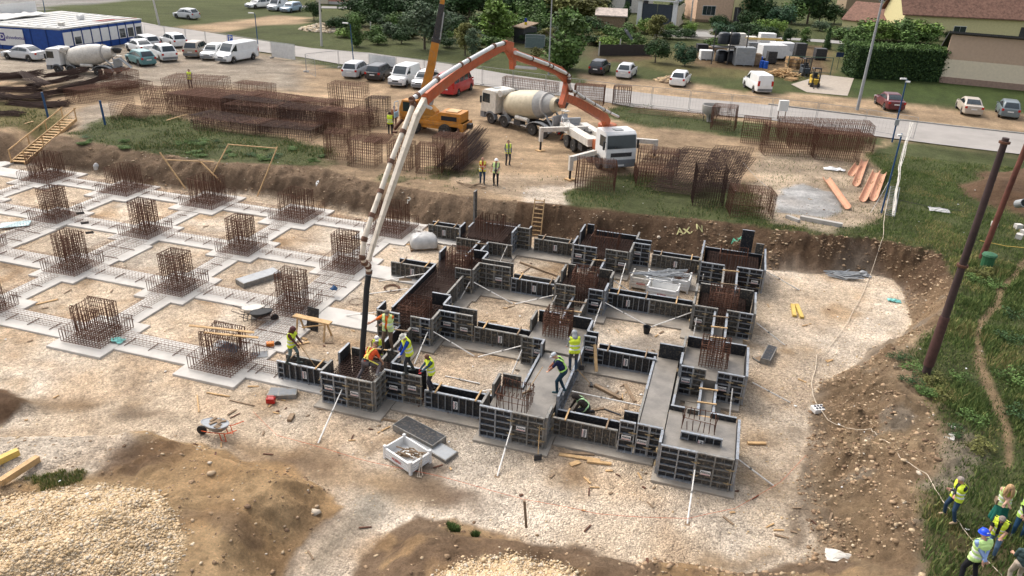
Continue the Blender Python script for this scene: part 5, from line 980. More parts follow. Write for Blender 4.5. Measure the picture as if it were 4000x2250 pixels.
def chassis(t, x0, x1, axles):
    MB().b2(x0, x1, -.45, -.33, .75, 1.02).b2(x0, x1, .33, .45, .75, 1.02).b2(x0, x0+.12, -.45, .45, .78, 1.0).b2(-.2, .6, -1.15, -.5, .5, .95).b2(-.1, .7, .5, 1.15, .5, .95).obj('chassis', M['dark'], t)
    wheels(t, [(a, s*1.05, .5) for a in axles for s in (-1, 1)], WT)
def mixer(label, F1, R2, side, drumc, cabc, band=None):
    t = thing('concrete_mixer_truck', label, 'mixer truck', (0,0,0), 0, 'concrete mixer trucks'); AX = (3.6, 1.9, -1.55, -2.9); place8(t, F1, R2, side, 3.6, -2.9)
    chassis(t, -4.2, 3.6, AX); truck_cab(t, 4.95, cabc)
    for s in (-1, 1):
        MB().prism([(-2.22+1.35*math.cos(g), .55+.72*math.sin(g)) for g in np.linspace(0, math.pi, 11)]+[(-2.22+1.3*math.cos(g), .55+.66*math.sin(g)) for g in np.linspace(math.pi, 0, 11)], s*1.05-.22, s*1.05+.22).obj('mudguard', M['greyl'], t)
        MB().prism([(1.9+.64*math.cos(g), .5+.62*math.sin(g)) for g in np.linspace(0, math.pi, 9)]+[(1.9+.58*math.cos(g), .5+.56*math.sin(g)) for g in np.linspace(math.pi, 0, 9)], s*1.05-.2, s*1.05+.2).obj('mudguard', M['grey'], t)
        MB().bar((.6, s*1.0, 1.15), (-.9, s*1.0, 1.15), .19, 12).b2(1.6, -.9, s*.98-.16, s*.98+.16, .55, .62).obj('water_tank', M['whited'], t, smooth=True)
    a, b = Vector((2.45, 0, 1.85)), Vector((-3.4, 0, 2.8)); ax = (b-a).normalized(); o = a
    P = [(0, .55), (.12, .9), (.5, 1.05), (1.4, 1.22), (3.0, 1.24), (3.9, 1.17), (4.7, .95), (5.5, .66), (5.9, .56)]
    d = MB().lathe(P, o, ax, 40).obj('drum', drumc, t, smooth=50)
    if band: MB().lathe([(3.9, 1.176), (4.7, .956), (5.5, .668)], o, ax, 40, False).obj('drum_band', band, d, smooth=50)
    MB().lathe([(4.62, 1.0), (4.7, 1.05), (4.82, 1.03), (4.86, .9)], o, ax, 36).obj('roller_ring', M['concd'], d, smooth=50)
    MB().b2(2.2, 2.8, -.5, .5, 1.0, 2.3).bar((2.6, 0, 2.85), (2.6, 1.1, 2.85), .3, 12).obj('drum_drive', M['whited'], t)
    MB().b2(-3.75, -3.6, -.9, .9, 1.0, 2.0).beam((-3.6, -.8, 1.0), (-2.6, -.7, 1.9), .12, .12).beam((-3.6, .8, 1.0), (-2.6, .7, 1.9), .12, .12).obj('rear_frame', M['greyl'], t)
    h = MB(); h.loft([[(-3.5+.1*i, math.cos(g)*(.35+.2*i), 2.6+.35*i+math.sin(g)*.0) for g in np.linspace(0, 6.28, 12, endpoint=False)] for i in range(2)], cap=False)
    MB().lathe([(0, .35), (.5, .6), (.52, .62), (.5, .56), (.02, .3)], (-3.85, 0, 2.7), (-.1, 0, 1), 14, False).obj('hopper', M['dark'], t, smooth=True)
    ch = []
    for q in np.linspace(0, 1, 5): ch.append([(-3.95-1.4*q, .1*q+math.sin(g)*.28, 2.2-1.05*q-.22*math.cos(g)) for g in np.linspace(-1.5, 1.5, 7)]+[(-3.95-1.4*q, .1*q+math.sin(g)*.25, 2.22-1.05*q-.18*math.cos(g)) for g in np.linspace(1.5, -1.5, 7)])
    MB().loft(ch).obj('chute', M['greyl'], t, smooth=50)
    l = MB(); y_ = -.95 if side == 'L' else .95
    y_ = {'R': 1, 'L': 1}[side]*(-1.05 if side == 'L' else 1.05)
    for s in (-1, 1): l.bar((-3.15+.2*s, -y_, .9), (-3.25+.2*s, -y_, 3.0), .025)
    for z in np.arange(1.0, 3.0, .3): l.bar((-3.4, -y_, z), (-3.0, -y_, z), .02)
    l.b2(-3.7, -3.0, -y_*.9-.3, -y_*.9+.3, 2.15, 2.2).obj('ladder', M['whited'], t); MB().b2(-4.45, -4.35, -1.1, 1.1, .6, .8).box((-4.46, -.95, .7), (.03, .25, .12)).obj('rear_bumper', M['dark'], t)
    for s in (-1, 1): MB().box((-4.47, s*.9, .72), (.03, .3, .12)).obj('tail_light', M['tlamp'], t)
    return t
mixer('white truck mixer parked in front of the blue site office', (151,185), (271,192), 'R', M['whited'], M['white'])
mixer('truck mixer with beige drum and grey band, backed up to the concrete pump', (1235,311), (1366,349), 'R', mc('beige_drum', (.5,.43,.3), rough=.5, var=.12, scale=1.2, dirt=.35), mc('cream_cab', (.62,.58,.5), rough=.45, dirt=.3), mc('grey_drum_dust', (.33,.32,.3), rough=.9))
# ---- concrete pump truck and its folded boom
t = thing('concrete_pump_truck', 'white concrete pump truck with orange folding boom arching over the pit', 'pump truck'); place8(t, (1503,424), (1424,371), 'L', 3.6, -2.45)
PT = t; bpy.context.view_layer.update(); MW = PT.matrix_world.copy(); INV = MW.inverted()
chassis(t, -4.2, 3.6, (3.6, 1.9, -1.1, -2.45)); truck_cab(t, 4.95, M['white'])
MB().b2(-4.1, 1.7, -1.2, 1.2, 1.12, 1.22).b2(-3.9, 1.6, -1.2, -.45, 1.22, 1.7).b2(-3.9, 1.2, .55, 1.2, 1.22, 1.6).b2(-3.6, .9, -.4, .45, 1.2, 1.32).obj('deck', M['whited'], t, bevel=.02)
MB().lathe([(0, 1.0), (.4, .8), (.45, .85), (.4, .9)], (-4.7, 0, 1.0), (0,0,1), 8).b2(-5.3, -4.3, -.9, .9, .7, 1.1).b2(-4.5, -4.2, -.8, .8, 1.1, 1.9).obj('hopper', M['greyl'], t)
MB().bar((-4.2,.3,1.1),(-1,.3,1.5),.11,8).bar((-4.2,-.3,1.1),(-1,-.3,1.5),.11,8).obj('pumping_cylinder', M['dark'], t)
rl = MB()
for a in (-3.8, -2.6): rl.tube([(a,-1.15,1.2),(a,-1.15,2.1),(a+.2,-1.15,2.25),(a+.5,-1.15,2.1),(a+.5,-1.15,1.2)], .025, 5)
rl.obj('handrail', M['white'], t); MB().b2(1.75, 2.8, -.85, .85, 1.0, 1.75).lathe([(0,.75),(.6,.62),(1.0,.55),(1.05,.7),(1.3,.7)], (2.3,0,1.7), (0,0,1), 16).obj('turret', mc('rust_orange', (.36,.1,.035), rough=.6, dirt=.4), t)
def loc_(u, v, z): return INV@at(u, v, z)
OUTR = [('front left', (1497,383,UP+1.25), (1437,399,UP+1.55), (1436,447,UP)), ('rear left', (1478,322,UP+1.5), (1362,326,UP+1.7), (1361,377,UP)), ('front right', (1590,352,UP+1.3), (1650,357,UP+1.2), (1652,372,UP))]
for nm, a, b, c in OUTR:
    A, B, Cc = loc_(*a), loc_(*b), loc_(*c); Cc.z = -MW.translation.z+ground(at(*c).x, at(*c).y); Cc = Vector((B.x, B.y, Cc.z))
    o = MB().beam(A, B, .3, .34).beam(B+Vector((0,0,.18)), B*.45+Cc*.55, .28, .26).obj('outrigger', M['whited'], t); MB().bar(B*.5+Cc*.5, Cc, .09, 8).obj('outrigger_leg', M['black'], o); MB().box(Cc+Vector((0,0,.04)), (.6,.6,.08), .4).obj('pad', M['wood'], o)
# boom in the vertical plane through the turret and the hose end
TB = MW@Vector((2.3, 0, 2.9)); HE = Vector((13.55, .1, 1.2)); pd = (HE-TB); nrm = (pd.y, -pd.x, 0)
def bp(u, v): return onplane(u, v, TB, nrm)
off = Vector(nrm).normalized()
def boomsec(name, pts, w0, w1, m, pipe=None, pw=.075, side=.3, pm='white', collars=True, up=False):
    P = [bp(*p) for p in pts]; b = MB(); n = len(P); rg = []
    for i, p in enumerate(P):
        d = (P[min(i+1, n-1)]-P[max(i-1, 0)]).normalized(); uz = off.cross(d).normalized(); k = i/(n-1); h_ = (w0*(1-k)+w1*k)*.46; q = h_*.62
        rg.append([p+off*q+uz*h_, p-off*q+uz*h_, p-off*q-uz*h_, p+off*q-uz*h_])
    b.loft(rg); o = b.obj(name, M[m], None, bevel=.02); o.parent = PT; o.matrix_parent_inverse = MW.inverted()
    if pipe:
        Q = [onplane(p[0], p[1], TB+off*side, nrm) for p in pipe]; pb = MB().tube(Q, pw, 10)
        po = pb.obj('delivery_pipe', M[pm], o, smooth=True)
        if collars:
            cb = None
            for a, c in zip(Q, Q[1:]):
                L = (c-a).length
                for k in range(max(1, int(L/2.6))+1):
                    q = a+(c-a)*min(1, (k+.02)*2.6/L); (MB().lathe([(-.06, pw+.03), (.06, pw+.03)], q, c-a, 10).obj('pipe_coupling', M['rustp'], po) if up or k < 4 else None)
    return o, P
boomsec('boom_section', [(1527,312),(1520,296),(1502,286),(1455,258),(1425,246)], .75, .5, 'orange', [(1556,294),(1520,276),(1470,247),(1448,232),(1436,228),(1431,205),(1433,192)], .1, -.3, pm='white')
boomsec('boom_section', [(1412,268),(1420,240),(1426,212),(1427,194)], .55, .6, 'orange')
boomsec('boom_section', [(1429,200),(1405,178),(1360,160),(1300,140),(1290,130)], .62, .45, 'orange', [(1433,192),(1425,185),(1380,163),(1296,132)], .1, -.3, pm='white')
boomsec('boom_elbow', [(1290,172),(1289,145),(1280,125),(1268,112)], .42, .5, 'orange')
boomsec('boom_section', [(1288,116),(1272,112),(1200,152),(1140,190),(1095,225),(1068,248)], .4, .55, 'orange', [(1268,108),(1242,116),(1160,162),(1100,200),(1050,240),(1036,250)], .1, -.32, pm='white')
boomsec('boom_section', [(1070,252),(1048,292),(1010,400),(975,502),(952,573),(927,655)], .4, .22, 'cream', [(1036,250),(1040,262),(1014,330),(984,405),(958,480),(936,540),(917,600),(911,645),(916,660),(926,668),(928,684)], .1, -.34, pm='cream')
for a, b_, r_ in (((1085,248),(1110,215),.08), ((1290,168),(1345,172),.09), ((1450,262),(1470,270),.1), ((1060,262),(1082,272),.07)):
    o = MB().bar(bp(*a)-off*.05, bp(*b_)-off*.05, r_, 10).obj('hydraulic_ram', M['white'], None, smooth=True); o.parent = PT; o.matrix_parent_inverse = MW.inverted()
hp_ = [onplane(p[0], p[1], TB-off*.3, nrm) for p in ((928,684),)]+[onplane(p[0], p[1], TB-off*.3, nrm) for p in ((922,730),(918,800),(913,860),(911,905))]
o = MB().tube(hp_, .115, 12).obj('end_hose', M['black'], None, smooth=True); o.parent = PT; o.matrix_parent_inverse = MW.inverted(); cb = MB().lathe([(-.1,.14),(.12,.14)], hp_[0], hp_[1]-hp_[0], 12).obj('hose_clamp', M['galv'], o); 
# ---- crane
t = thing('mobile_crane', 'yellow wheeled crane with its boom raised over the parked cars', 'crane'); place8(t, (1044,335), (1119,346), 'R', 1.35, -1.6, 1.05); CM_ = t; bpy.context.view_layer.update(); MWc = t.matrix_world.copy(); Y_ = M['yel']
WK = wheel_mesh(.58, .42, 20, 'rim'); wheels(t, [(a, s*1.05, .58) for a in (1.35, -1.6) for s in (-1, 1)], WK)
MB().b2(-3.3, 2.9, -1.0, 1.0, .95, 1.3).b2(-3.4, -2.9, -1.1, 1.1, .6, 1.3).b2(-1.2, 1.0, -.9, .9, .6, .95).obj('chassis', Y_, t, bevel=.03)
MB().b2(-3.1, -1.0, -.95, .95, 1.3, 2.15).prism([(-1.0,1.3),(-1.0,2.1),(-.1,1.6),(.2,1.3)], -.9, .9).obj('engine_housing', Y_, t, bevel=.04); MB().b2(-2.7, -1.2, -.97, -.955, 1.45, 1.85).obj('engine_grille', M['black'], t); MB().b2(-2.7, -1.2, .955, .97, 1.45, 1.85).obj('engine_grille', M['black'], t)
MB().b2(-2.6,-1.5,-.6,.6,2.16,2.22).obj('engine_hatch', mc('yellow_hatch', (.62,.4,.2), dirt=.3), t)
MB().lathe([(0,.8),(.25,.8),(.3,.7)], (.4,0,1.3), (0,0,1), 18).prism([(-.5,1.55),(1.2,1.55),(1.3,2.6),(.9,3.0),(.4,2.6),(-.4,2.0)], -.45, .45).obj('turntable', mc('deep_crane_yellow', (.42,.19,.03), dirt=.5), t)
c = MB().prism([(1.3,1.35),(2.9,1.35),(2.9,2.1),(2.6,2.9),(1.3,2.9)], .15, 1.05).obj('crane_cab', Y_, t, bevel=.03); MB().b2(1.45,2.5,1.045,1.065,1.9,2.75).obj('side_window', M['glass'], c)
d_ = MB().b2(2.9, 2.96, 1.15, 2.0, 1.4, 1.9).bar((2.93,1.15,1.9),(2.93,1.15,2.8),.03).bar((2.93,2.0,1.9),(2.93,1.9,2.8),.03).bar((2.93,1.15,2.8),(2.93,1.9,2.8),.03).obj('open_door', mc('pale_blue_door', (.35,.5,.6)), c)
MB().b2(-3.8,-3.3,-.3,.3,.8,1.2).obj('tow_hitch', M['dark'], t)
for s in (-1, 1): MB().beam((2.6, s*1.0, 1.1), (3.1, s*1.7, .3), .2, .25).box((3.1, s*1.7, .05), (.45,.45,.08)).obj('outrigger', M['rust'], t); MB().beam((-2.9, s*1.0, .9), (-3.0, s*1.35, .5), .18, .22).obj('outrigger', M['rust'], t)
pc_ = MWc@Vector((.2, 0, 2.0)); cn = Vector((CF[0], CF[1], 0)).normalized()
def cp(u, v): return onplane(u, v, pc_, cn)
def csec(name, pts, w0, w1, m, n_=None):
    P = [cp(*p) for p in pts]; rg = []; n = len(P)
    for i, p in enumerate(P):
        d = (P[min(i+1, n-1)]-P[max(i-1, 0)]).normalized(); uz = cn.cross(d).normalized(); h_ = (w0+(w1-w0)*i/(n-1))/2; rg.append([p+cn*h_*.8+uz*h_, p-cn*h_*.8+uz*h_, p-cn*h_*.8-uz*h_, p+cn*h_*.8-uz*h_])
    o = MB().loft(rg).obj(name, M[m], None, bevel=.02); o.parent = CM_; o.matrix_parent_inverse = MWc.inverted(); return o
b1 = csec('boom', [(1062,262),(1072,215),(1085,165),(1097,98)], .76, .6, 'yel'); csec('boom_extension', [(1094,110),(1103,60),(1112,10)], .5, .44, 'dark'); csec('boom_extension', [(1110,22),(1118,-30),(1126,-80)], .36, .32, 'yel')
csec('boom_pulley_head', [(1096,106),(1098,96)], .7, .7, 'dark'); 
for k, (u, v) in enumerate(((1078,188),(1081,175),(1084,162))): o = MB().beam(cp(u-5, v)-cn*.37, cp(u+5, v+2)-cn*.37, .02, .1).obj('boom_marking', M['dark'], None); o.parent = b1; o.matrix_parent_inverse = b1.matrix_parent_inverse
r_ = MB().bar(cp(1108,98)-cn*.3, cp(1118,30)-cn*.3, .05, 6).bar(cp(1085,262)-cn*.2, cp(1097,215)-cn*.3, .16, 10).obj('hydraulic_ram', M['greyl'], None); r_.parent = CM_; r_.matrix_parent_inverse = MWc.inverted()
# ---- forklifts
def forklift(label, u, v, hd, m):
    p = on(u, v); t = thing('forklift', label, 'forklift', p, hd, 'forklifts by the pallets')
    MB().b2(-1.1,.6,-.5,.5,.3,.95).b2(-1.2,-.6,-.5,.5,.95,1.25).obj('body', m, t, bevel=.04); g = MB()
    for s in (-1, 1): g.tube([(.5,s*.45,.95),(.35,s*.45,2.1),(-.7,s*.45,2.1),(-.95,s*.45,1.2)], .04, 5)
    g.b2(-.7,.35,-.45,.45,2.09,2.12).obj('overhead_guard', M['dark'], t); k = MB()
    for s in (-1, 1): k.b2(.75,.87,s*.35-.05,s*.35+.05,.1,2.3)
    k.b2(.76,.86,-.4,.4,2.2,2.3).b2(.76,.86,-.4,.4,1.1,1.18).obj('mast', M['black'], t)
    for s in (-1, 1): MB().b2(.9,1.9,s*.25-.05,s*.25+.05,.08,.12).b2(.88,.93,s*.25-.05,s*.25+.05,.08,.6).obj('fork', M['dark'], t)
    MB().b2(-.4,.1,-.25,.25,.95,1.1).b2(-.5,-.35,-.25,.25,1.1,1.55).obj('seat', M['black'], t); wheels(t, [(a, s*.45, .27) for a in (.5,-.8) for s in (-1,1)], FW)
FW = wheel_mesh(.27, .2, 14)
forklift('yellow forklift with dark mast in front of the yard gate', 2047, 218, TOW-.2, mc('forklift_yellow', (.55,.36,.04), dirt=.4)); forklift('dark forklift behind the yellow one', 2024, 190, TOW-.1, mc('forklift_dark', (.05,.06,.07)))
# ------------------------------------------------------------------ background: trees, houses, fences, lamps, yards
LEAF = {}
for k, c in (('mid', (.085, .14, .038)), ('bright', (.13, .2, .04)), ('dark', (.04, .075, .026)), ('grey', (.09, .125, .07)), ('olive', (.125, .125, .038)), ('blue', (.045, .09, .046))):
    LEAF[k] = [mat('leaf_%s_%d' % (k, i), tuple(min(1, v*f) for v in c), .75, 0, .25, .6, spec=.2) for i, f in enumerate((.6, 1., 1.45))]
def crown_mesh(name, kind, shape, n, seed, leaf=.075):
    r = np.random.RandomState(seed); P = []; nb = 26
    if shape == 'cone': bl = [(r.uniform(-.2, .2)*(1-z), r.uniform(-.2, .2)*(1-z), z*2-1, .42*(1-z)+.1) for z in np.linspace(0, .98, 16)]
    elif shape == 'round': bl = [(*(np.array(v)/np.linalg.norm(v)*r.uniform(.35, .8)*np.array([1, 1, .95])), r.uniform(.24, .42)) for v in r.normal(0, 1, (nb, 3))]
    elif shape == 'tall': bl = [(r.uniform(-.55, .55)*(1.1-abs(z)), r.uniform(-.55, .55)*(1.1-abs(z)), z, r.uniform(.22, .36)) for z in r.uniform(-.95, .95, nb)]
    else: bl = [(r.uniform(-.85, .85), r.uniform(-.7, .7), r.uniform(-.9, .2), r.uniform(.25, .42)) for _ in range(nb)]
    w = np.array([b[3]**2 for b in bl]); ids = r.choice(len(bl), n, p=w/w.sum()); B = np.array([b[:4] for b in bl])[ids]
    d = r.normal(0, 1, (n, 3)); d /= np.linalg.norm(d, axis=1)[:, None]; rad = B[:, 3]*(1-.45*r.rand(n)**2)*r.uniform(.85, 1.22, n)
    c = B[:, :3]+d*rad[:, None]; nrm = d+r.normal(0, .6, (n, 3)); nrm /= np.linalg.norm(nrm, axis=1)[:, None]
    a = np.cross(nrm, r.normal(0, 1, (n, 3))); a /= np.linalg.norm(a, axis=1)[:, None]; b = np.cross(nrm, a); s = leaf*r.uniform(.6, 1.4, n)[:, None]
    V = np.stack([c-a*s, c-b*s*.6, c+a*s, c+b*s*.6], 1).reshape(-1, 3); F = np.arange(4*n).reshape(-1, 4); mi = (ids*7 % 3+(r.rand(n) < .25)).clip(0, 2)
    return npmesh(name, V, F, LEAF[kind], mi)
CRN = {}
def crown(kind, shape, var, n):
    k = (kind, shape, var)
    if k not in CRN: CRN[k] = crown_mesh('crown', kind, shape, n, hash_(k), .085 if n < 2500 else .068)
    return CRN[k]
def hash_(k): return sum(ord(c)*(i+3) for i, c in enumerate(str(k))) % 9999
def mpp(p):  # metres per D-pixel at a point
    return ((np.array(p)-CP)@CF)/FPX*KD
TG = 'trees and bushes beyond the road'
def tree(label, u, v, vt, wpx, kind='mid', shape='round', trunk=.25, name='tree', cat_='tree', n=2600, lo=.12):
    p = on(u, v); H = tall(u, v, vt, p.z); W = wpx*mpp(p)/2*1.15; t = thing(name, label, cat_, p, RS.uniform(0, 6), TG)
    tr = H*trunk; ch = (H-tr*.6)/2
    if trunk > .02:
        mb = MB(); r = max(.06, H*.022); top_p = Vector((RS.uniform(-.2,.2), RS.uniform(-.2,.2), H*.62)); mb.tube([(0,0,-.1), (RS.uniform(-.1,.1),0,H*.3), top_p], [r*1.3, r, r*.45], 7)
        for k in range(5):
            a = RS.uniform(0, 6.28); z = H*RS.uniform(.3, .5); mb.tube([(0,0,z), (math.cos(a)*W*.35, math.sin(a)*W*.35, z+H*.12), (math.cos(a)*W*.6, math.sin(a)*W*.6, z+H*.22)], [r*.5, r*.35, r*.15], 5)
        mb.obj('trunk', M['bark'], t, smooth=60)
    c = child('crown', crown(kind, shape, RS.randint(0, 2), n), t, (0, 0, tr*.6+ch)); c.scale = (W*1.05, W*1.05, ch*1.04); c.rotation_euler = (0, 0, RS.uniform(0, 6))
    return t
for a in (('small dark round tree near the far parked cars', 790, 52, 2, 44, 'dark'), ('light green young tree by the blue lamp', 898, 118, 38, 62, 'mid', 'tall'), ('large grey-green tree left of the crane boom', 1068, 124, 0, 112, 'grey', 'round', .3),
 ('tall bright green tree right of the crane boom', 1243, 105, 8, 120, 'bright', 'tall', .1), ('big leafy tree in front of the lamp, right of the boom', 1417, 174, 28, 150, 'mid', 'tall', .22), ('bushy tree by the garden fence, left of two', 1648, 158, 92, 64, 'dark', 'round', .1), ('round bush-like tree beside the tanks', 1722, 166, 106, 58, 'blue', 'round', .08),
 ('pale feathery tree in front of the carport', 1650, 100, 40, 66, 'olive', 'tall', .25), ('narrow dark green shrub tree by the white fence', 1574, 60, 8, 26, 'dark', 'tall', .2), ('thin spindly sapling left of the boom elbow', 1170, 140, 60, 60, 'olive', 'tall', .45), ('slim sapling under the hook of the crane', 1188, 150, 78, 48, 'grey', 'tall', .4),
 ('large dark tree in the back yard row, top centre', 960, 62, -30, 90, 'dark'), ('dark tree above the silver hatch lawn, top edge', 905, 30, -40, 70, 'dark'), ('brownish crowned tree behind the leafy one', 1440, 60, -40, 150, 'olive'), ('deep green tree at the top behind the boom', 1330, 50, -50, 110, 'dark'), ('dark tree filling the top edge left of the white house', 1500, 30, -40, 70, 'dark'),
 ('dense tree at the top beside the black crane section', 1180, 50, -50, 110, 'dark'), ('full tree right of the peach house', 1900, 60, -30, 80, 'dark'), ('dark yard tree between peach house and wooden shed', 2030, 60, -50, 84, 'dark', 'round', .3), ('grey-green tree in front of the peach house garden', 1960, 75, 10, 70, 'blue'),
 ('dark conifer against the yellow house, leftmost', 2248, 60, -40, 62, 'dark', 'cone', .1), ('dark spruce by the yellow house wall, middle', 2398, 62, -60, 66, 'blue', 'cone', .15), ('dark spruce by the yellow house, right', 2462, 72, -50, 84, 'dark', 'tall', .2), ('bright round bush by the roadside yard', 1732, 92, 55, 34, 'bright', 'round', .1),
 ('yellowish shrub tree at the yard corner', 1950, 90, 48, 46, 'bright', 'round', .2), ('young leafy tree on the lawn strip', 2020, 118, 72, 34, 'mid', 'tall', .15), ('low tree left of the stacked tanks', 1820, 100, 55, 60, 'blue'), ('dark shrub tree behind the tanks', 1880, 105, 58, 70, 'dark')):
    tree(*a)
tree('clipped conical thuja by the far lane', 2078, 124, 62, 28, 'dark', 'cone', 0, 'thuja', 'conifer', 2200); tree('small dark thuja behind the stacked tanks', 1972, 108, 80, 22, 'dark', 'cone', 0, 'thuja', 'conifer', 1500); tree('small shrub beside the yellow warehouse wall', 2570, 76, 55, 30, 'mid', 'round', .05, 'shrub', 'shrub', 1200)
SH = [(870,78,50,36,'mid'),(940,100,62,50,'mid'),(985,92,55,55,'grey'),(1010,110,74,44,'dark'),(1120,100,60,50,'mid'),(1150,84,40,60,'dark'),(1290,90,40,70,'bright'),(1330,88,40,60,'mid'),(1380,60,20,60,'dark'),(1560,110,66,60,'mid'),(1530,120,90,50,'olive'),(1600,120,80,50,'mid'),(1790,120,92,44,'mid'),
      (930,50,10,60,'dark'),(1000,45,5,70,'olive'),(1060,40,0,60,'dark'),(1120,40,-5,60,'dark'),(1230,40,-10,70,'dark'),(1290,40,-10,70,'dark'),(1380,30,-15,70,'dark'),(1700,60,20,40,'mid'),(2118,100,62,66,'mid'),(2160,112,60,70,'mid'),(2210,110,52,80,'bright'),(2270,112,50,80,'mid'),(2330,112,56,70,'mid'),(2370,100,66,44,'dark'),(2140,150,100,46,'mid'),(2120,135,112,40,'dark'),
      (1350,150,118,36,'olive'),(1200,110,80,50,'grey'),(1090,60,20,50,'dark'),(845,75,55,30,'mid'),(1845,75,50,40,'dark'),(1800,66,40,30,'mid'),(1900,98,72,50,'dark'),(1680,80,55,30,'olive'),(960,84,60,40,'mid'),(1040,95,72,30,'olive'),(1260,125,95,40,'mid')]
SH += [(890, 44, -14, 74, 'dark'), (935, 34, -20, 74, 'dark'), (985, 44, -14, 84, 'dark'), (1035, 36, -20, 80, 'dark'), (1085, 44, -14, 80, 'dark'), (1135, 36, -14, 84, 'grey'), (1185, 46, -10, 80, 'dark'), (1235, 40, -20, 84, 'dark'), (1285, 50, -16, 84, 'dark'), (1330, 70, -5, 80, 'mid'), (1375, 56, -20, 90, 'dark'), (1420, 60, -20, 90, 'olive'), (1470, 60, -16, 90, 'olive'), (1505, 50, -20, 60, 'dark'), (900, 66, 28, 60, 'mid'), (955, 70, 22, 60, 'dark'), (1005, 76, 30, 64, 'mid'), (1060, 70, 20, 60, 'dark'), (1145, 80, 30, 64, 'grey'), (1210, 84, 30, 70, 'mid'), (1270, 84, 24, 60, 'mid'), (1310, 98, 40, 60, 'mid'), (1360, 84, 30, 80, 'mid'), (1480, 92, 40, 80, 'dark'), (1525, 96, 60, 60, 'mid'), (1130, 120, 92, 50, 'dark'), (1190, 122, 84, 56, 'olive'), (1240, 126, 90, 60, 'mid'), (950, 112, 84, 50, 'mid'), (1700, 45, 0, 44, 'dark'), (1880, 70, 20, 60, 'dark'), (1930, 60, 5, 70, 'dark'), (1990, 60, 0, 70, 'mid'), (2060, 58, 0, 70, 'dark'), (2098, 60, 10, 50, 'dark'), (1850, 95, 70, 60, 'mid'), (1930, 100, 66, 50, 'dark'), (2180, 100, 46, 80, 'mid'), (2250, 104, 44, 90, 'mid'), (2310, 108, 50, 90, 'bright'), (2140, 130, 80, 60, 'mid')]
for k, (u, v, vt, w, kd) in enumerate(SH):
    tree('%s bush in the garden belt, %s' % ({'mid':'green','grey':'grey-green','dark':'dark','bright':'bright green','olive':'olive','blue':'bluish'}[kd], 'place %d counted from the left' % (sorted(s[0] for s in SH).index(u)+1) if 0 else ('near the %s' % ('site office lawn' if u < 900 else 'allotment fence' if u < 1100 else 'crane boom' if u < 1250 else 'pump boom elbow' if u < 1450 else 'white house' if u < 1700 else 'stock yard' if u < 2000 else 'clipped hedge'))), u, v, vt, w, kd, 'flat' if 60 < w and v-vt < 45 else 'round', .04, 'bush', 'bush', 1500 if w < 68 else 2200)
for k in range(34):
    u = RS.uniform(200, 820); v = 345+(u-200)*.085+RS.uniform(-22, 28) if u < 600 else 385+RS.uniform(-12, 22); tree('low %s weed clump on the grassy bank top, %s' % (('dark','leafy','ragged')[k%3], 'left part' if u < 400 else 'middle part' if u < 620 else 'right part'), u, v, v-RS.uniform(5, 11), RS.uniform(14, 30), ('dark','mid','mid')[k%3], 'flat', 0, 'weed_clump', 'weeds', 500)
for k, (u, v, w, h, kd) in enumerate(((2262,905,46,20,'dark'),(2300,935,56,24,'mid'),(2290,965,46,22,'dark'),(2345,960,60,26,'olive'),(2380,1000,60,24,'olive'),(2330,990,46,20,'mid'),(2420,960,50,24,'mid'),(2440,1060,60,30,'mid'),(2400,1090,44,20,'dark'),(2460,1130,60,30,'olive'),(2480,670,40,16,'dark'),(2460,690,50,22,'olive'),(2440,700,36,16,'mid'),(2540,860,60,30,'dark'),(2560,960,70,40,'mid'),(2560,800,60,30,'dark'),(2560,1050,60,34,'dark'),(2500,720,50,22,'mid'))):
    tree('%s weed bush on the right bank, %s' % ({'dark':'dark green','mid':'green','olive':'yellow-green'}[kd], 'at the foot of the black pole' if u < 2360 else 'by the red pole and bin' if v < 740 else 'at the right picture edge' if u > 2530 else 'beside the trodden path'), u, v, v-h, w, kd, 'flat', 0, 'weed_bush', 'weeds', 900)
for k in range(46):
    u = RS.uniform(850, 1540) if k < 30 else RS.uniform(1560, 2130); v = RS.uniform(62, 96)+(u-850)*.045 if k < 30 else RS.uniform(72, 112); kd = ('mid','dark','olive','bright','grey','dark')[k%6]
    tree('%s garden shrub, %s' % ({'mid':'mid-green','grey':'grey-green','dark':'dark','bright':'bright','olive':'olive'}[kd], 'left of the raised crane boom' if u < 1090 else 'between crane and pump booms' if u < 1300 else 'left of the carport' if u < 1600 else 'around the stock yard'), u, v, v-RS.uniform(20, 42), RS.uniform(34, 62), kd, 'round', .05, 'bush', 'bush', 1200)
# clipped hedge
A, B = on(2146,197), on(2376,208); d = (B-A).normalized(); nn = Vector((-d.y, d.x, 0)); Hh = tall(2146,197,118,UP); Lh = (B-A).length; n = 26000; r = RS
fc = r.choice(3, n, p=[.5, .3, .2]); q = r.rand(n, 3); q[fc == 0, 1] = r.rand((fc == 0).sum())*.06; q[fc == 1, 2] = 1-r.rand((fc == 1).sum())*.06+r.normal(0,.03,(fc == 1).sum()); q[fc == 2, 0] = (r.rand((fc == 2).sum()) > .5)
c = np.array(A)+q[:, :1]*Lh*np.array(d)+q[:, 1:2]*4.5*np.array(nn)+q[:, 2:3]*np.array([0,0,Hh])+r.normal(0, .1, (n, 3)); a_ = r.normal(0, 1, (n, 3)); a_ /= np.linalg.norm(a_, axis=1)[:, None]; b_ = np.cross(a_, r.normal(0, 1, (n, 3))); b_ /= np.linalg.norm(b_, axis=1)[:, None]; s = r.uniform(.08, .18, n)[:, None]
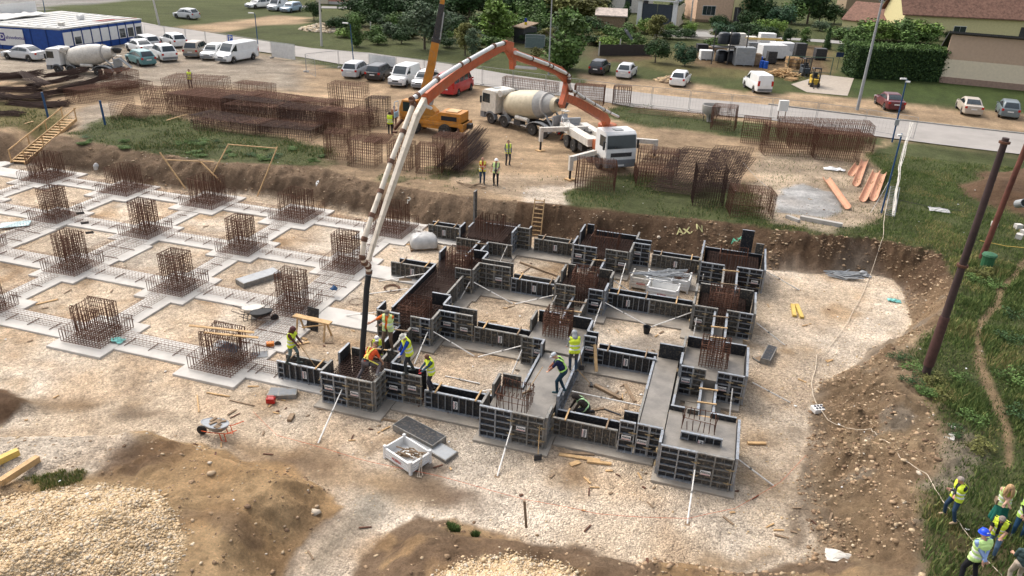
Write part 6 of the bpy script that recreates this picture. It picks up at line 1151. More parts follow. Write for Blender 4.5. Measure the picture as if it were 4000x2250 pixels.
hm_ = (fc == 1).astype(int)+(r.rand(n) < .2); o = child('hedge', npmesh('hedge', np.stack([c-a_*s, c-b_*s*.6, c+a_*s, c+b_*s*.6], 1).reshape(-1, 3), np.arange(4*n).reshape(-1, 4), [LEAF['dark'][1], LEAF['mid'][1], LEAF['mid'][2]], hm_)); top(o, 'big box-clipped dark green hedge beside the warehouse', 'hedge')
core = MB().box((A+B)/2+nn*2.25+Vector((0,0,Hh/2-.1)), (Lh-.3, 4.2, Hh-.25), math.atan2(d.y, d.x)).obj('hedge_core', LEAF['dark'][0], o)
# ---- buildings
def building(name, label, A, B, depth, h, wc, roof=None, rc=None, wins=(), doors=(), group=None, plinth=None, over=.35, rise=2.2, cat_='house'):
    A, B = on(*A), on(*B); d = (B-A).to_2d().normalized(); L = (B-A).to_2d().length; t = thing(name, label, cat_, (A.x, A.y, UP), math.atan2(d.y, d.x), group)
    MB().b2(0, L, 0, depth, -.3, h).obj('wall', wc, t)
    if plinth: MB().b2(-.03, L+.03, -.03, depth, -.3, .5).obj('plinth', plinth, t)
    if roof == 'gable': MB().prism([(-over, h-.1), (depth/2, h+rise), (depth+over, h-.1), (depth+over, h+.08), (depth/2, h+rise+.2), (-over, h+.08)], -over, L+over, ax='x').obj('roof', rc, t); [MB().add([(x_,0,h),(x_,depth,h),(x_,depth/2,h+rise-.05)], [(0,1,2)]).obj('gable', wc, t) for x_ in (0, L)]
    elif roof == 'flat': MB().b2(-over, L+over, -over, depth+over, h, h+.25).obj('roof', rc, t)
    elif roof == 'shed': MB().prism([(-over, h-.05), (depth+over, h+rise), (depth+over, h+rise+.15), (-over, h+.1)], -over, L+over, ax='x').obj('roof', rc, t)
    for x0, x1, z0, z1, n in wins:
        f = MB().b2(x0, x1, -.06, 0.02, z0, z1).obj('window', M['white'], t); w = (x1-x0-.08)/n
        for k in range(n): MB().b2(x0+.06+k*w, x0+.02+(k+1)*w, -.075, -.05, z0+.08, z1-.08).obj('pane', M['glass'], f)
    for x0, x1, z1 in doors: dd = MB().b2(x0, x1, -.05, .02, .3, z1).obj('door', M['dark'], t); MB().b2((x0+x1)/2-.03, (x0+x1)/2+.03, -.07, -.05, .5, z1-.2).obj('door_panel', M['greyl'], dd)
    return t, L
TILE = mat('clay_tile_roof', (.19, .1, .07), .9, 0, .5, 2.2, .9, 7, dirt=.15); MG = mc('grey_sheet_roof', (.16, .18, .2), rough=.5, bump=.3); PEACH = mc('peach_render', (.6, .4, .27), bump=.15); YEL = mc('yellow_render', (.62, .54, .28), bump=.1, var=.1); PINK = mc('pink_render', (.55, .22, .17)); CREAMW = mc('cream_render', (.68, .57, .42), var=.08, bump=.15); TANW = mc('tan_render', (.5, .35, .25), var=.07, bump=.2); PLW = mc('brown_plinth', (.3, .2, .15))
HG_ = 'houses along the far lane'
building('house', 'peach two-storey house with dark window and recessed door', (1748,55), (1838,58), 9, 6.5, PEACH, 'flat', M['concd'], [(1.2,3.8,1.3,3.1,3)], [], HG_, M['woodd'])
building('house', 'yellowish wing with the brown door, right of the peach wall', (1839,58), (1880,60), 8, 6.5, YEL, 'flat', M['concd'], [], [(.3,1.5,3.0)], HG_, M['woodd'])
building('house', 'long yellow house with clay tile roof, top right', (2262,96), (2660,116), 10, tall(2264,96,36,UP), YEL, 'gable', TILE, [(2.6,5.2,.9,2.6,3),(9,11.2,.9,2.6,2)], [(20.5,22.8,2.9)], HG_, None, .6, 5.5)
building('house', 'small yellow outbuilding with mossy lean-to roof', (2116,72), (2212,82), 6, tall(2116,72,50,UP), YEL, 'shed', TILE, [], [], HG_, None, .3, 3.0)
building('shed', 'wooden barn with dark opening behind the yellow outbuilding', (2122,42), (2212,46), 6, 7, mc('barn_boards', (.3,.22,.14), bump=.3), 'flat', M['dark'], [(7,9,3.5,5.4,2)], [], HG_)
building('house', 'white house with square columns, top centre right', (1534,30), (1640,34), 8, 7, mc('stone_white_wall', (.66,.62,.55)), 'flat', M['white'], [(3,4.5,1.2,5,1)], [(6,8,4)], HG_)
building('house', 'pink house front at the top left of the tree belt', (828,10), (884,12), 6, 6, PINK, 'flat', M['concd'], [], [], HG_, M['conc']); building('house', 'narrow cream house wall left of the pink front', (795,9), (826,10), 6, 6, CREAMW, 'flat', M['concd'], [(.8,2,1,3,1)], [], HG_)
building('shed', 'grey garden shed with rusty sheet roof left of the carport', (1498,78), (1570,82), 6, 2.6, M['woodd'], 'gable', mc('patched_sheet_roof', (.4,.33,.28), var=.4, scale=2), [], [], HG_, None, .3, .8); building('shed', 'small brown-roofed shed beside the flag', (1292,106), (1316,110), 3, 2.2, M['dark'], 'shed', M['woodd'], [], [], HG_, None, .2, .5)
# warehouse
A, B = on(2362,207), on(2720,243); d = (B-A).to_2d().normalized(); L = (B-A).to_2d().length; hw = tall(2364,207,80,UP); t = thing('warehouse', 'long windowless warehouse, pinkish above and cream below, right edge', 'warehouse', (A.x, A.y, UP), math.atan2(d.y, d.x))
MB().b2(0, L, 0, .41, .75, hw*.47).obj('lower_wall', CREAMW, t); MB().b2(0, L, .004, .4, hw*.47, hw).obj('upper_wall', TANW, t); MB().b2(-.05, L, -.06, .42, -.2, .75).obj('plinth', PLW, t)
MB().prism([(-.5, hw+.12), (-.5, hw-.12), (14.5, hw-6), (14.5, hw-5.7)], -.4, L+.5, ax='x').obj('roof', M['dark'], t)
# carport
t = thing('carport', 'white gabled carport with grey sheet roof and dark gates', 'carport', on(1600,62), 0); A, B = on(1600,62), on(1698,70); d = (B-A).to_2d().normalized(); L = (B-A).to_2d().length; t.rotation_euler = (0,0,math.atan2(d.y,d.x)); h = 4.2
for x_ in (0, L-.8): MB().b2(x_, x_+.8, 0, .8, 0, h).b2(x_-.08, x_+.88, -.08, .88, h, h+.2).obj('pillar', M['white'], t)
MB().b2(L, L+.3, .8, 9, 0, h-.6).obj('side_wall', CREAMW, t); MB().prism([(-.4,h+.2),(L/2,h+2.6),(L+.4,h+.2),(L+.4,h+.4),(L/2,h+2.85),(-.4,h+.4)], -.3, 9.5).obj('roof', MG, t)
MB().beam((-.2,-.34,h+.25),(L/2,-.34,h+2.6),.14,.25).beam((L+.2,-.34,h+.25),(L/2,-.34,h+2.6),.14,.25).beam((-.2,-.34,h+.3),(L+.2,-.34,h+.3),.14,.25).beam((L/2,-.34,h+.3),(L/2,-.34,h+2.5),.12,.2).obj('gable_truss', M['white'], t)
for k in range(2): MB().b2(.85+k*(L-1.7)/2, .8+(k+1)*(L-1.7)/2, .3, .36, .1, h-.4).obj('gate', mc('anthracite_gate', (.04,.05,.065), rough=.5), t)
# ---- blue site office (joined cabins)
C0, E0, W0 = on(166,134), on(363,103), on(-80,112); hO = 2.85; dx = (E0-C0).to_2d(); LO_ = dx.length; dx.normalize(); dy = Vector((-dx.y, dx.x)); DW = 14.
t = thing('site_office', 'blue cabin site office with pale roof and a row of shuttered windows', 'site office', (C0.x, C0.y, UP), math.atan2(dx.y, dx.x)); nb = 4
MB().b2(0, LO_, 0, DW, 0, hO-.15).obj('wall', M['blue'], t); MB().b2(-.08, LO_+.08, -.08, DW+.08, hO-.15, hO+.02).obj('roof', M['roofg'], t)
for k in range(9):
    x_ = LO_*(k+.5)/9; f = MB().b2(x_-.62, x_+.62, -.05, .0, .75, 2.35).obj('window', M['white'], t)
    if k in (1, 6, 7, 8): MB().b2(x_-.45, x_+.45, -.065, -.045, .85, 1.7 if k == 1 else 1.95).obj('pane', M['glass'], f)
    if k: MB().b2(LO_*k/9-.07, LO_*k/9+.07, -.09, .01, 0, hO-.15).obj('corner_post', mc('deep_blue', (.01,.035,.15)), t)
for k in range(8): MB().b2(.2, LO_-.2, .8+k*1.6, .86+k*1.6, hO+.02, hO+.07).obj('roof_seam', M['greyl'], t)
MB().box((LO_*.6, 5, hO+.3), (.8,.5,.5)).obj('vent_unit', M['white'], t); MB().box((LO_*.15, 2, hO+.2), (.7,.5,.4), .4).obj('vent_unit', M['whited'], t)
mb = MB(); rr = np.random.RandomState(3); q = [[(-.3+i*.9+rr.uniform(-.2,.2), DW-3.5+j*1.1+rr.uniform(-.2,.2), hO+.15+rr.uniform(0,.35)) for j in range(4)] for i in range(12)]
q = [[(p[0]-2, p[1], p[2]) for p in r_] for r_ in q]; mb.loft([r_+[(a, b, c-.12) for a, b, c in r_[::-1]] for r_ in q]); o = mb.obj('tarpaulin', mc('white_tarp', (.62,.6,.56), var=.15, bump=.5, bscale=3), None); o.matrix_world = Matrix.Translation((C0.x, C0.y, UP))@Matrix.Rotation(math.atan2(dx.y, dx.x), 4, 'Z'); top(o, 'crumpled white tarpaulin spread on the office roof', 'tarpaulin')
RW = Matrix.Translation((C0.x, C0.y, UP))@Matrix.Rotation(math.atan2(dx.y, dx.x), 4, 'Z')
o = MB().tube([(LO_*.55,2.5,hO+.06),(LO_*.6,1.2,hO+.06),(LO_*.72,.9,hO+.06),(LO_*.78,1.6,hO+.06),(LO_*.7,2.4,hO+.06),(LO_*.58,2.2,hO+.06),(LO_*.9,1.0,hO+.06),(LO_*.99,.5,hO+.06)], .035, 5).obj('hose', M['red']); o.matrix_world = RW; top(o, 'red hose loosely coiled on the office roof', 'hose')
for x_, w_, lab in ((LO_*.42, 3.0, 'left white board standing at the far edge of the office roof'), (LO_*.62, 2.6, 'right white notice board standing behind the office roof')):
    o = MB().b2(-w_/2, w_/2, 0, .05, 0, 1.5).obj('sheet_panel', M['white']); o.matrix_world = RW@Matrix.Translation((x_, DW+.4, hO)); top(o, lab, 'board')
# side wing to the left with the company banner
A = on(-70,118); t = thing('site_cabin', 'blue cabin wall along the left edge carrying the banner', 'site cabin', C0, 0); g = (C0-A).to_2d().normalized(); Lw = (C0-A).length; t.location = (A.x, A.y, UP); t.rotation_euler = (0,0,math.atan2(g.y,g.x)); MB().b2(0, Lw-.1, 0, 10, 0, hO-.2).obj('wall', M['blue'], t); MB().b2(-.05, Lw-.1, -.06, 10, hO-.2, hO-.03).obj('roof', M['roofg'], t)
for k in range(1, 6): MB().b2(Lw*k/6-.06, Lw*k/6+.06, -.05, .01, 0, hO-.2).obj('corner_post', mc('deep_blue', (.01,.035,.15)), t)
wn = Vector((-g.y, g.x, 0)); P0, P1 = onplane(3,112,A,wn), onplane(67,120,A,wn); PT0 = onplane(3,71,A,wn); tb = thing('company_banner', 'white banner with purple company lettering on the blue cabin', 'banner', P0, 0); m2 = t.matrix_basis; x0 = (P0-A).length; x1 = (P1-A).length; x0 = (P0-A).to_2d().length; x1 = (P1-A).to_2d().length; tb.location = t.matrix_basis@Vector((x0,-.09,max(.2,P0.z-UP))); tb.rotation_euler = t.rotation_euler; wb_ = x1-x0; hb_ = max(1.6, min(2.2, PT0.z-P0.z))
MB().b2(0, wb_, -.02, .02, 0, hb_).obj('sheet', M['white'], tb); sz = wb_*.19; mb = MB(); add_text(mb, 'Tehnodomus', (wb_*.62, -.03, hb_*.48), (1,0,0), (0,0,1), wb_*.168); lg = MB(); s_ = hb_*.19; X0 = wb_*.14
lg.b2(X0-s_, X0+s_, -.032, -.02, hb_*.5-s_*1.3, hb_*.5+s_*1.3); mb.obj('lettering', M['navy'], tb); lo = lg.obj('logo', M['navy'], tb); l2 = MB(); add_text(l2, 'D', (X0, -.036, hb_*.5), (1,0,0), (0,0,1), s_*2.2); l2.obj('logo_letter', M['white'], lo)
# ---- temporary fence
def fence_panel(A, B, lab, sheetc=None, h=2.0, grp='wire mesh fence panels along the road'):
    d = (B-A); L = d.to_2d().length; t = thing('mesh_fence', lab, 'fence panel', A, math.atan2(d.y, d.x), grp); sl = (B.z-A.z)
    f = MB(); f.bar((.06,0,.1),(.06,0,h),.022,5).bar((L-.06,0,.1),(L-.06,0,h),.022,5).bar((.06,0,h),(L-.06,0,h),.022,5).bar((.06,0,.15),(L-.06,0,.15),.018,5).obj('frame', M['fence'], t)
    w = MB()
    for a in np.arange(.3, L-.1, .32): w.bar((a,0,.15),(a,0,h),.004,3,cap=False)
    for z in np.arange(.35, h, .3): w.bar((.06,0,z),(L-.06,0,z),.004,3,cap=False)
    w.obj('wire_mesh', M['fence'], t); MB().b2(-.12,.12,-.3,.3,0,.14).obj('foot_block', M['concd'], t)
    if sheetc: o = MB().b2(.1, L-.1, -.05, -.035, .2, h-.05).obj('sheet', sheetc, t)
FL = [(770,181),(853,171),(929,179),(998,187),(1068,196),(1139,206),(1213,214),(1290,225),(1372,236),(1455,248),(1545,261),(1637,269),(1732,279),(1835,289),(1937,299),(2050,311),(2170,329),(2298,352)]
WS = mc('white_fence_sheet', (.62,.61,.58), var=.12)
def split(P):
    o = []
    for a, b in zip(P, P[1:]):
        A, B = on(*a), on(*b); n = max(1, round((B-A).length/3.6)); o += [(A.lerp(B, k/n), A.lerp(B, (k+1)/n), a) for k in range(n)]
    return o
where = lambda u: 'by the parked estates' if u < 1000 else 'behind the red minibus' if u < 1250 else 'behind the beige-drum mixer' if u < 1500 else 'right of the pump truck' if u < 1800 else 'behind the stocked cages' if u < 2150 else 'ending at the blue lamp'
for k, (A, B, a) in enumerate(split(FL)): fence_panel(A, B, 'wire fence panel on the near road side, '+('white-sheeted, ' if a[0] == 929 else '')+where(a[0]), WS if a[0] == 929 else None)
for k, (A, B, a) in enumerate(split([(367,99),(470,112),(520,118),(575,126),(640,138),(684,146),(745,154)])): fence_panel(A, B, 'wire fence panel behind the office parking'+(', white-sheeted end one' if a[0] == 684 else ''), WS if a[0] == 684 else None)
o = MB(); P = [on(770,181), on(795,196)]
fence_panel(P[0], P[1], 'slanting open gate panel at the gap in the roadside fence')
# parking sign
p = on(582,118); t = thing('parking_sign', 'blue parking sign with white P by the office lot', 'sign', p, -math.pi/2-TH+math.pi/2); hh = tall(582,118,88,p.z); MB().bar((0,0,0),(0,0,hh),.03,6).obj('post', M['greyl'], t); b_ = MB().b2(-.32,.32,-.06,-.03,hh-.85,hh).obj('plate', mc('sign_blue', (.01,.08,.42)), t); m_ = MB(); add_text(m_, 'P', (0,-.065,hh-.42), (1,0,0), (0,0,1), .8); m_.obj('lettering', M['white'], b_)
# ---- lamps and poles
def pole(name, label, base, top_, r0, r1, m, lamp=None, cat_='pole', z=None, extra=None):
    p = on(*base) if z is None else at(*base, z); n = Vector((CF[0], CF[1], 0)).normalized(); q = onplane(*top_, p, n); t = thing(name, label, cat_, p, 0); d = q-p
    MB().tube([(0,0,-.3), d*.5, d], [r0, (r0+r1)/2, r1], 10).obj('shaft', M[m], t, smooth=True)
    if lamp: s = lamp; MB().tube([d, d+Vector((s*.25,0,.12)), d+Vector((s*.7,-.1,.16))], .03, 6).obj('arm', M[m], t); MB().box(d+Vector((s*.95,-.15,.16)), (.7,.26,.12), .1).obj('lamp_head', M['white'], t)
    if extra: extra(t, d)
    return t
pole('street_lamp', 'blue lamp post between the light green tree and the silver estate', (890,162), (881,62), .07, .05, 'pole', -.6, 'street lamp'); pole('street_lamp', 'blue lamp post at the office lot beside the long white van', (649,112), (641,36), .07, .05, 'pole', -.5, 'street lamp'); pole('street_lamp', 'blue post rising behind the site office roof', (119,62), (106,-10), .07, .05, 'pole', None, 'street lamp')
pole('utility_pole', 'grey concrete pole on the far lawn left of the silver hatchback', (401,62), (383,-10), .17, .12, 'conc'); pole('utility_pole', 'concrete pole on the verge by the white rubble heap', (809,116), (803,-15), .17, .11, 'conc'); pole('street_lamp', 'tall thin grey lamp column in front of the leafy tree', (1380,188), (1389,-15), .1, .06, 'greyl', None, 'street lamp')
pole('utility_pole', 'pale pole between the carport and the peach house', (1737,60), (1745,-15), .16, .12, 'conc'); pole('utility_pole', 'tall leaning grey pole beside the maroon saloon', (2156,277), (2222,-8), .17, .1, 'greyl'); pole('utility_pole', 'pale pole in front of the yellow house', (2353,82), (2369,-12), .16, .12, 'conc')
def boxx(t, d): MB().box(d*.33+Vector((0,-.12,0)), (.35,.2,.5)).obj('control_box', M['greyl'], t); MB().box(d+Vector((-.3,-.1,.05)), (.5,.2,.12), .3).box(d+Vector((.1,-.2,-.15)), (.35,.22,.12), -.4).obj('flood_lamp', M['white'], t)
pole('street_lamp', 'dark blue pole with twin floodlights at the end of the fence', (2244,358), (2281,200), .075, .06, 'pole', None, 'street lamp', extra=boxx)
def cam_(t, d): MB().box(d+Vector((-.12,-.1,-.1)), (.3,.14,.12), .4).obj('camera_head', M['white'], t)
pole('camera_pole', 'short blue pole with a small white camera by the green mesh', (2217,536), (2269,336), .06, .05, 'pole', None, 'pole', extra=cam_)
pole('short_post', 'short blue post left of the wooden stairs', (122,298), (105,232), .09, .09, 'pole'); pole('short_post', 'short blue post right of the wooden stairs', (265,314), (251,253), .09, .09, 'pole')
def sleeve(t, d): MB().lathe([(0,.21),(d.length*.22,.19),(d.length*.225,.175)], d*.06, d, 14).obj('sleeve', mc('dark_red_brown_pole', (.07,.032,.026), var=.4), t, smooth=True); MB().lathe([(0,.21),(.1,.21)], d*.5, d, 12).lathe([(0,.19),(.08,.19)], d*.98, d, 12).obj('collar', M['rust'], t)
pole('timber_pole', 'thick black leaning pole rising from the right bank', (2325,950), (2531,347), .17, .115, 'tar', z=UP, extra=sleeve); pole('timber_pole', 'rusty red leaning pole behind the black one', (2466,656), (2612,290), .17, .13, 'tarr', z=UP)
# ---- romanian flag, garden bits
p = on(1320,106); t = thing('flag', 'small red, yellow and blue flag on a pole by the garden shed', 'flag', p, 0); MB().bar((0,0,0),(0,0,3.6),.03).obj('pole', M['greyl'], t)
for k, c in enumerate(((.02,.05,.3),(.7,.5,.02),(.5,.03,.03))): MB().box((.04+.02*k, -.06, 3.2-.55*k), (.4,.03,.55)).obj('stripe', mc('flag_%d' % k, c), t)
p = on(1345,122); t = thing('garden_gate', 'grey wire garden gate below the flag', 'gate', p, -TH); MB().bar((-1.4,0,0),(-1.4,0,1.9),.04).bar((1.4,0,0),(1.4,0,1.9),.04).bar((-1.4,0,1.9),(1.4,0,1.9),.035).bar((-1.4,0,.1),(1.4,0,.1),.03).bar((-1.4,0,1.5),(1.4,0,1.5),.03).obj('frame', M['greyl'], t); MB().b2(-1.38,1.38,-.01,.01,.1,1.88).obj('mesh_infill', mc('mesh_grey_green', (.13,.17,.16)), t)
px, py = [], []
for u, v, r_, lab, mt in ((810,76,1.9,'pale rubble heap on the verge by the concrete pole', [ST[1],ST[3],ST[1]]), (1690,205,1.0,'small dry straw pile', [M['woodd'],ST[2]])):
    c = on(u, v); n = 700; a = RS.uniform(0, 6.28, n); q = np.sqrt(RS.rand(n))*r_*1.4; X_, Y_n = c.x+np.cos(a)*q*1.4, c.y+np.sin(a)*q; zz = UP+np.maximum(0, (1-q/(r_*1.4)))*r_*.55; stones('rubble_heap', lab, np.stack([X_, Y_n, zz], 1), RS.uniform(.08, .3, n), mt)
mb = MB(); [mb.bar((0,0,0),(0,0,0),.1) for _ in range(0)]
F1_ = [(932,60+24),(983,98),(1035,118)]
for k, (u, v, vt) in enumerate(((933,84,55),(984,92,58),(1101,62,30),(1506,140,104),(1558,136,98),(1636,138,110),(1300,88,62))):
    p = on(u, v); o = MB().b2(-.07,.07,-.07,.07,0,tall(u,v,vt,p.z)).obj('fence_post', M['conc'], None, p); top(o, 'concrete garden fence post, %s from the left' % nth[min(k,5)] if k < 6 else 'concrete garden fence post nearest the flag', 'post', 'concrete garden fence posts')
o = MB(); A, B = on(1508,140), on(1636,140); o.b2(0, (B-A).length, -.02, .02, 0, 1.5); q = o.obj('garden_fence', mc('brown_screen_fence', (.045,.035,.03)), None, A, (0,0,math.atan2((B-A).y,(B-A).x))); top(q, 'dark brown screen fence behind the three roadside cars', 'fence')
t = thing('dump_trailer', 'tipped grey trailer body leaning by the garden fence', 'trailer', on(1585,118), .3); MB().box((0,0,1.3), (2.6,1.6,.12), rot=Matrix.Rotation(.9,3,'Y')).obj('bed', M['dark'], t); MB().box((-.1,.8,1.4), (2.6,.08,.4), rot=Matrix.Rotation(.9,3,'Y')).box((-.1,-.8,1.4), (2.6,.08,.4), rot=Matrix.Rotation(.9,3,'Y')).obj('side_board', M['grey'], t)
# ---- stock yard
YT = -TH
def item(name, lab, cat_, u, v, fn, m, rz=YT, grp=None, bevel=0): p = on(u, v); mb = MB(); fn(mb); o = mb.obj(name, m, None, p, (0,0,rz), bevel=bevel); return top(o, lab, cat_, grp)
for k, (u, v, z) in enumerate(((1812,157,0),(1838,158,0),(1812,157,2.3),(1838,158,2.3))):
    p = on(u, v); t = thing('water_tank', 'black ribbed tank, %s %s of the rack' % (('lower','upper')[k//2], ('left','right')[k%2]), 'tank', p+Vector((0,0,z)), YT, 'black tanks on the yard rack'); b = MB().lathe([(0,.62),(.05,.78),(1.35,.78),(1.5,.6),(1.55,.25)], (0,0,.15), (0,0,1), 16).obj('shell', mc('black_tank', (.012,.014,.018), rough=.35), t, smooth=50)
    for z_ in (.4,.75,1.1): MB().lathe([(0,.8),(.05,.8)], (0,0,z_+.15), (0,0,1), 16).obj('rib', M['black'], t)
p = on(1825,160); t = thing('storage_rack', 'tall steel rack holding black tanks in the yard', 'rack', p, YT)
for x_ in (-2.2,-.05,2.2): MB().b2(x_-.06,x_+.06,-1.1,-.98,0,4.6).obj('upright', M['dark'], t)
MB().b2(-2.2,2.2,-1.1,1.0,2.15,2.25).obj('shelf', M['dark'], t); MB().b2(2.2,7.0,-1.0,-.9,3.4,3.52).b2(2.2,7.0,.2,.3,3.4,3.52).obj('yellow_beam', M['woody'], t)
for k, (u, v, w, d_, h, m, lab) in enumerate(((1868,164,2.6,1.6,2.4,'greyl','grey corrugated box beside the rack'),(1775,150,1.8,1.4,1.3,'white','white wrapped pallet left of the rack'),(1898,165,1.2,1.2,1.6,'woodd','brown crate right of the grey box'),(1880,118,2.4,1.6,1.6,'whited','white covered stack above the grey box'),(1925,120,2.4,1.6,2.2,'white','tall white cabinet in the yard centre'),(1955,142,2.0,1.6,1.4,'whited','white appliance stack near the pallets'),(1990,132,2.0,1.6,1.2,'white','snow-white wrapped stack behind the pallets'),(1905,100,3,1.4,.8,'whited','flat white pack on the grass behind the tanks'),(1795,128,2.4,1.2,.6,'woodd','flat timber stack left of the rack'),(1765,128,1.6,1.4,1.0,'black','black bin by the left bush'),(1893,140,1.8,1.2,1.9,'grey','dark grey machine behind the grey box'),(1938,160,1.2,1.1,1.7,'dark','dark steel cage box left of the pallets'),(1962,150,1.4,1.1,1.9,'grey','grey wrapped machine behind the pallets'),(2008,150,1.5,1.2,2.3,'dark','tall dark cabinet beside the forklifts'),(2060,150,1.6,1.2,1.6,'dark','dark tank behind the open gate'),(1920,146,1.4,1.0,2.0,'whited','white cabin-like box over the barrels'),(1850,128,2.2,1.4,2.6,'whited','dirty white pack behind the rack'))):
    def fn(mb, w=w, d_=d_, h=h):
        mb.b2(-w/2,w/2,-d_/2,d_/2,.14,h)
        for z in np.arange(.4,h,.35): mb.b2(-w/2-.02,w/2+.02,-d_/2-.02,d_/2+.02,z,z+.06)
        for x_ in (-w/2+.1,0,w/2-.1): mb.b2(x_-.06,x_+.06,-d_/2,d_/2,0,.14)
    item('wrapped_pallet' if m != 'greyl' else 'storage_box', lab, 'goods', u, v, fn, M[m], YT, 'goods in the stock yard', .04)
for k, (u, v) in enumerate(((1915,170),(1925,172),(1912,160))):
    item('blue_barrel', 'bright blue barrel in the yard, %s' % ('left front','right front','rear')[k], 'barrel', u, v, lambda mb: mb.lathe([(0,.28),(.02,.3),(.3,.3),(.32,.32),(.34,.3),(.6,.3),(.62,.32),(.64,.3),(.9,.29),(.92,.2)], (0,0,0), (0,0,1), 14), mc('barrel_blue', (.01,.08,.4)), 0, 'blue barrels in the yard')
for k, (u, v, w, h, lab) in enumerate(((1945,150,4.6,2.1,'left white parked van body in the yard'),(1970,142,4.2,2.0,'right white parked van body in the yard'))):
    t = thing('parked_van', lab, 'van', on(u, v), YT+.2, 'white vans in the stock yard'); MB().prism([(-w/2,.3),(-w/2,h),(w/2-.9,h),(w/2-.3,1.2),(w/2,1.05),(w/2,.3)], -.9, .9).obj('body', M['white'], t, bevel=.05); MB().prism([(w/2-.86,h-.12),(w/2-.32,1.28),(w/2-.28,1.3),(w/2-.82,h-.1)], -.75,.75).obj('windscreen', M['glass'], t); wheels(t, [(a,s*.82,.31) for a in (-w*.3,w*.3) for s in (-1,1)], WC)
def pallet(mb, z, w=1.2, d=.8, rz=0.):
    m = Matrix.Rotation(rz,3,'Z')
    for q in np.linspace(-d/2+.05,d/2-.05,5): mb.box(m@Vector((0,q,z+.13)), (w,.1,.02), rot=m)
    for q in (-w/2+.05,0,w/2-.05): mb.box(m@Vector((q,0,z+.06)), (.1,d,.1), rot=m)
for j, (u, v, n) in enumerate(((1990,170,9),(1976,178,2),(2004,172,8),(1986,192,3),(1990,202,2))):
    for k in range(n):
        p = on(u, v); mb = MB(); pallet(mb, 0, 1.5, 1.1); o = mb.obj('pallet', M['wood'] if (j+k)%3 else M['woodd'], None, p+Vector((RS.uniform(-.05,.05),RS.uniform(-.05,.05),.16*k)), (0,0,YT+RS.uniform(-.1,.1)+.2*j)); top(o, 'wooden pallet in the %s stack, layer %d from the ground' % (('tall left','low left','tall right','middle','front')[j], k+1), 'pallet', 'wooden pallets by the forklift')
n = 160; mb = MB(); c = on(1968,192)
for k in range(n): a = RS.uniform(0,3.14); q = Vector((RS.normal(0,.9),RS.normal(0,.7),abs(RS.normal(.25,.25)))); mb.box(q, (RS.uniform(.5,1.3),.1,.05), rot=Matrix.Rotation(a,3,'Z')@Matrix.Rotation(RS.uniform(-.5,.5),3,'Y'))
o = mb.obj('scrap_wood_heap', M['wood'], None, c); o['kind'] = 'stuff'; top(o, 'heap of broken pallet boards beside the white van', 'scrap wood')
p = on(2088,190); t = thing('yard_gate', 'open green steel gate frame behind the forklift', 'gate', p, YT+math.pi-.05); MB().bar((0,0,0),(0,0,2.2),.06).bar((0,0,2.2),(5.6,0,2.2),.05).bar((5.6,0,0),(5.6,0,2.2),.05).bar((0,0,.3),(5.6,0,.3),.04).bar((2.8,0,.3),(2.8,0,2.2),.04).obj('frame', mc('gate_green', (.06,.1,.07)), t)
p = on(2105,176); t = thing('yard_sign', 'small dark blue sign board on a post by the hedge', 'sign', p, YT); MB().bar((0,0,0),(0,0,2.2),.035).obj('post', M['dark'], t); MB().b2(-.5,.5,-.04,.0,1.7,2.3).obj('plate', mc('sign_navy', (.02,.04,.1)), t)
# ------------------------------------------------------------------ stocked reinforcement on the yard
def stock_mesh(L, D, H, s=.14, zs=.17, mid=True, m='rust', jit=.05):
    mb = MB(); r = .0155
    for z in np.arange(.05, H+.01, zs):
        mb.tube([(0,0,z),(L,0,z+RS.uniform(-jit,jit)),(L,D,z),(0,D,z),(0,0,z)], r*.8, 3)
    for a in np.arange(0, L+.01, s):
        j = RS.uniform(-jit,jit)
        for q in (0, D)+((D/2,) if s > .125 else (D/3, D*2/3)): mb.bar((a,q,0),(a+j,q,H*RS.uniform(.96,1.03)), r, 3, cap=False)
        (RS.rand() < .4) and mb.bar((a,0,H),(a,D,H), r, 3, cap=False); (mid and mb.bar((a,0,H*.5),(a,D,H*.5), r, 3, cap=False))
    for q in np.arange(0, D+.01, s*1.2):
        for x_ in (0, L): mb.bar((x_,q,0),(x_,q,H), r, 3, cap=False)
        mb.bar((0,q,H),(L,q,H), r*.9, 3, cap=False)
    return mb.mesh('rebar_cage', M[m])
ci = 0
def stock(a, b, H, D, lab, s=.14, zs=.17, mid=True, m='rust', tilt=0., dz=0., rise=None):
    s = max(.155, s+.035); zs = s*1.3; A, B = on(*a), on(*b); d = B-A; L = d.to_2d().length; tilt = RS.uniform(-.07, .07); o = child('rebar_cage', stock_mesh(L, D, H, s, zs, mid, m), None, A+Vector((0,0,dz)), (tilt, RS.uniform(-.04, .04), math.atan2(d.y, d.x)+RS.uniform(-.09, .09))); top(o, lab, 'rebar cage', 'rusty cages stocked on the upper yard')
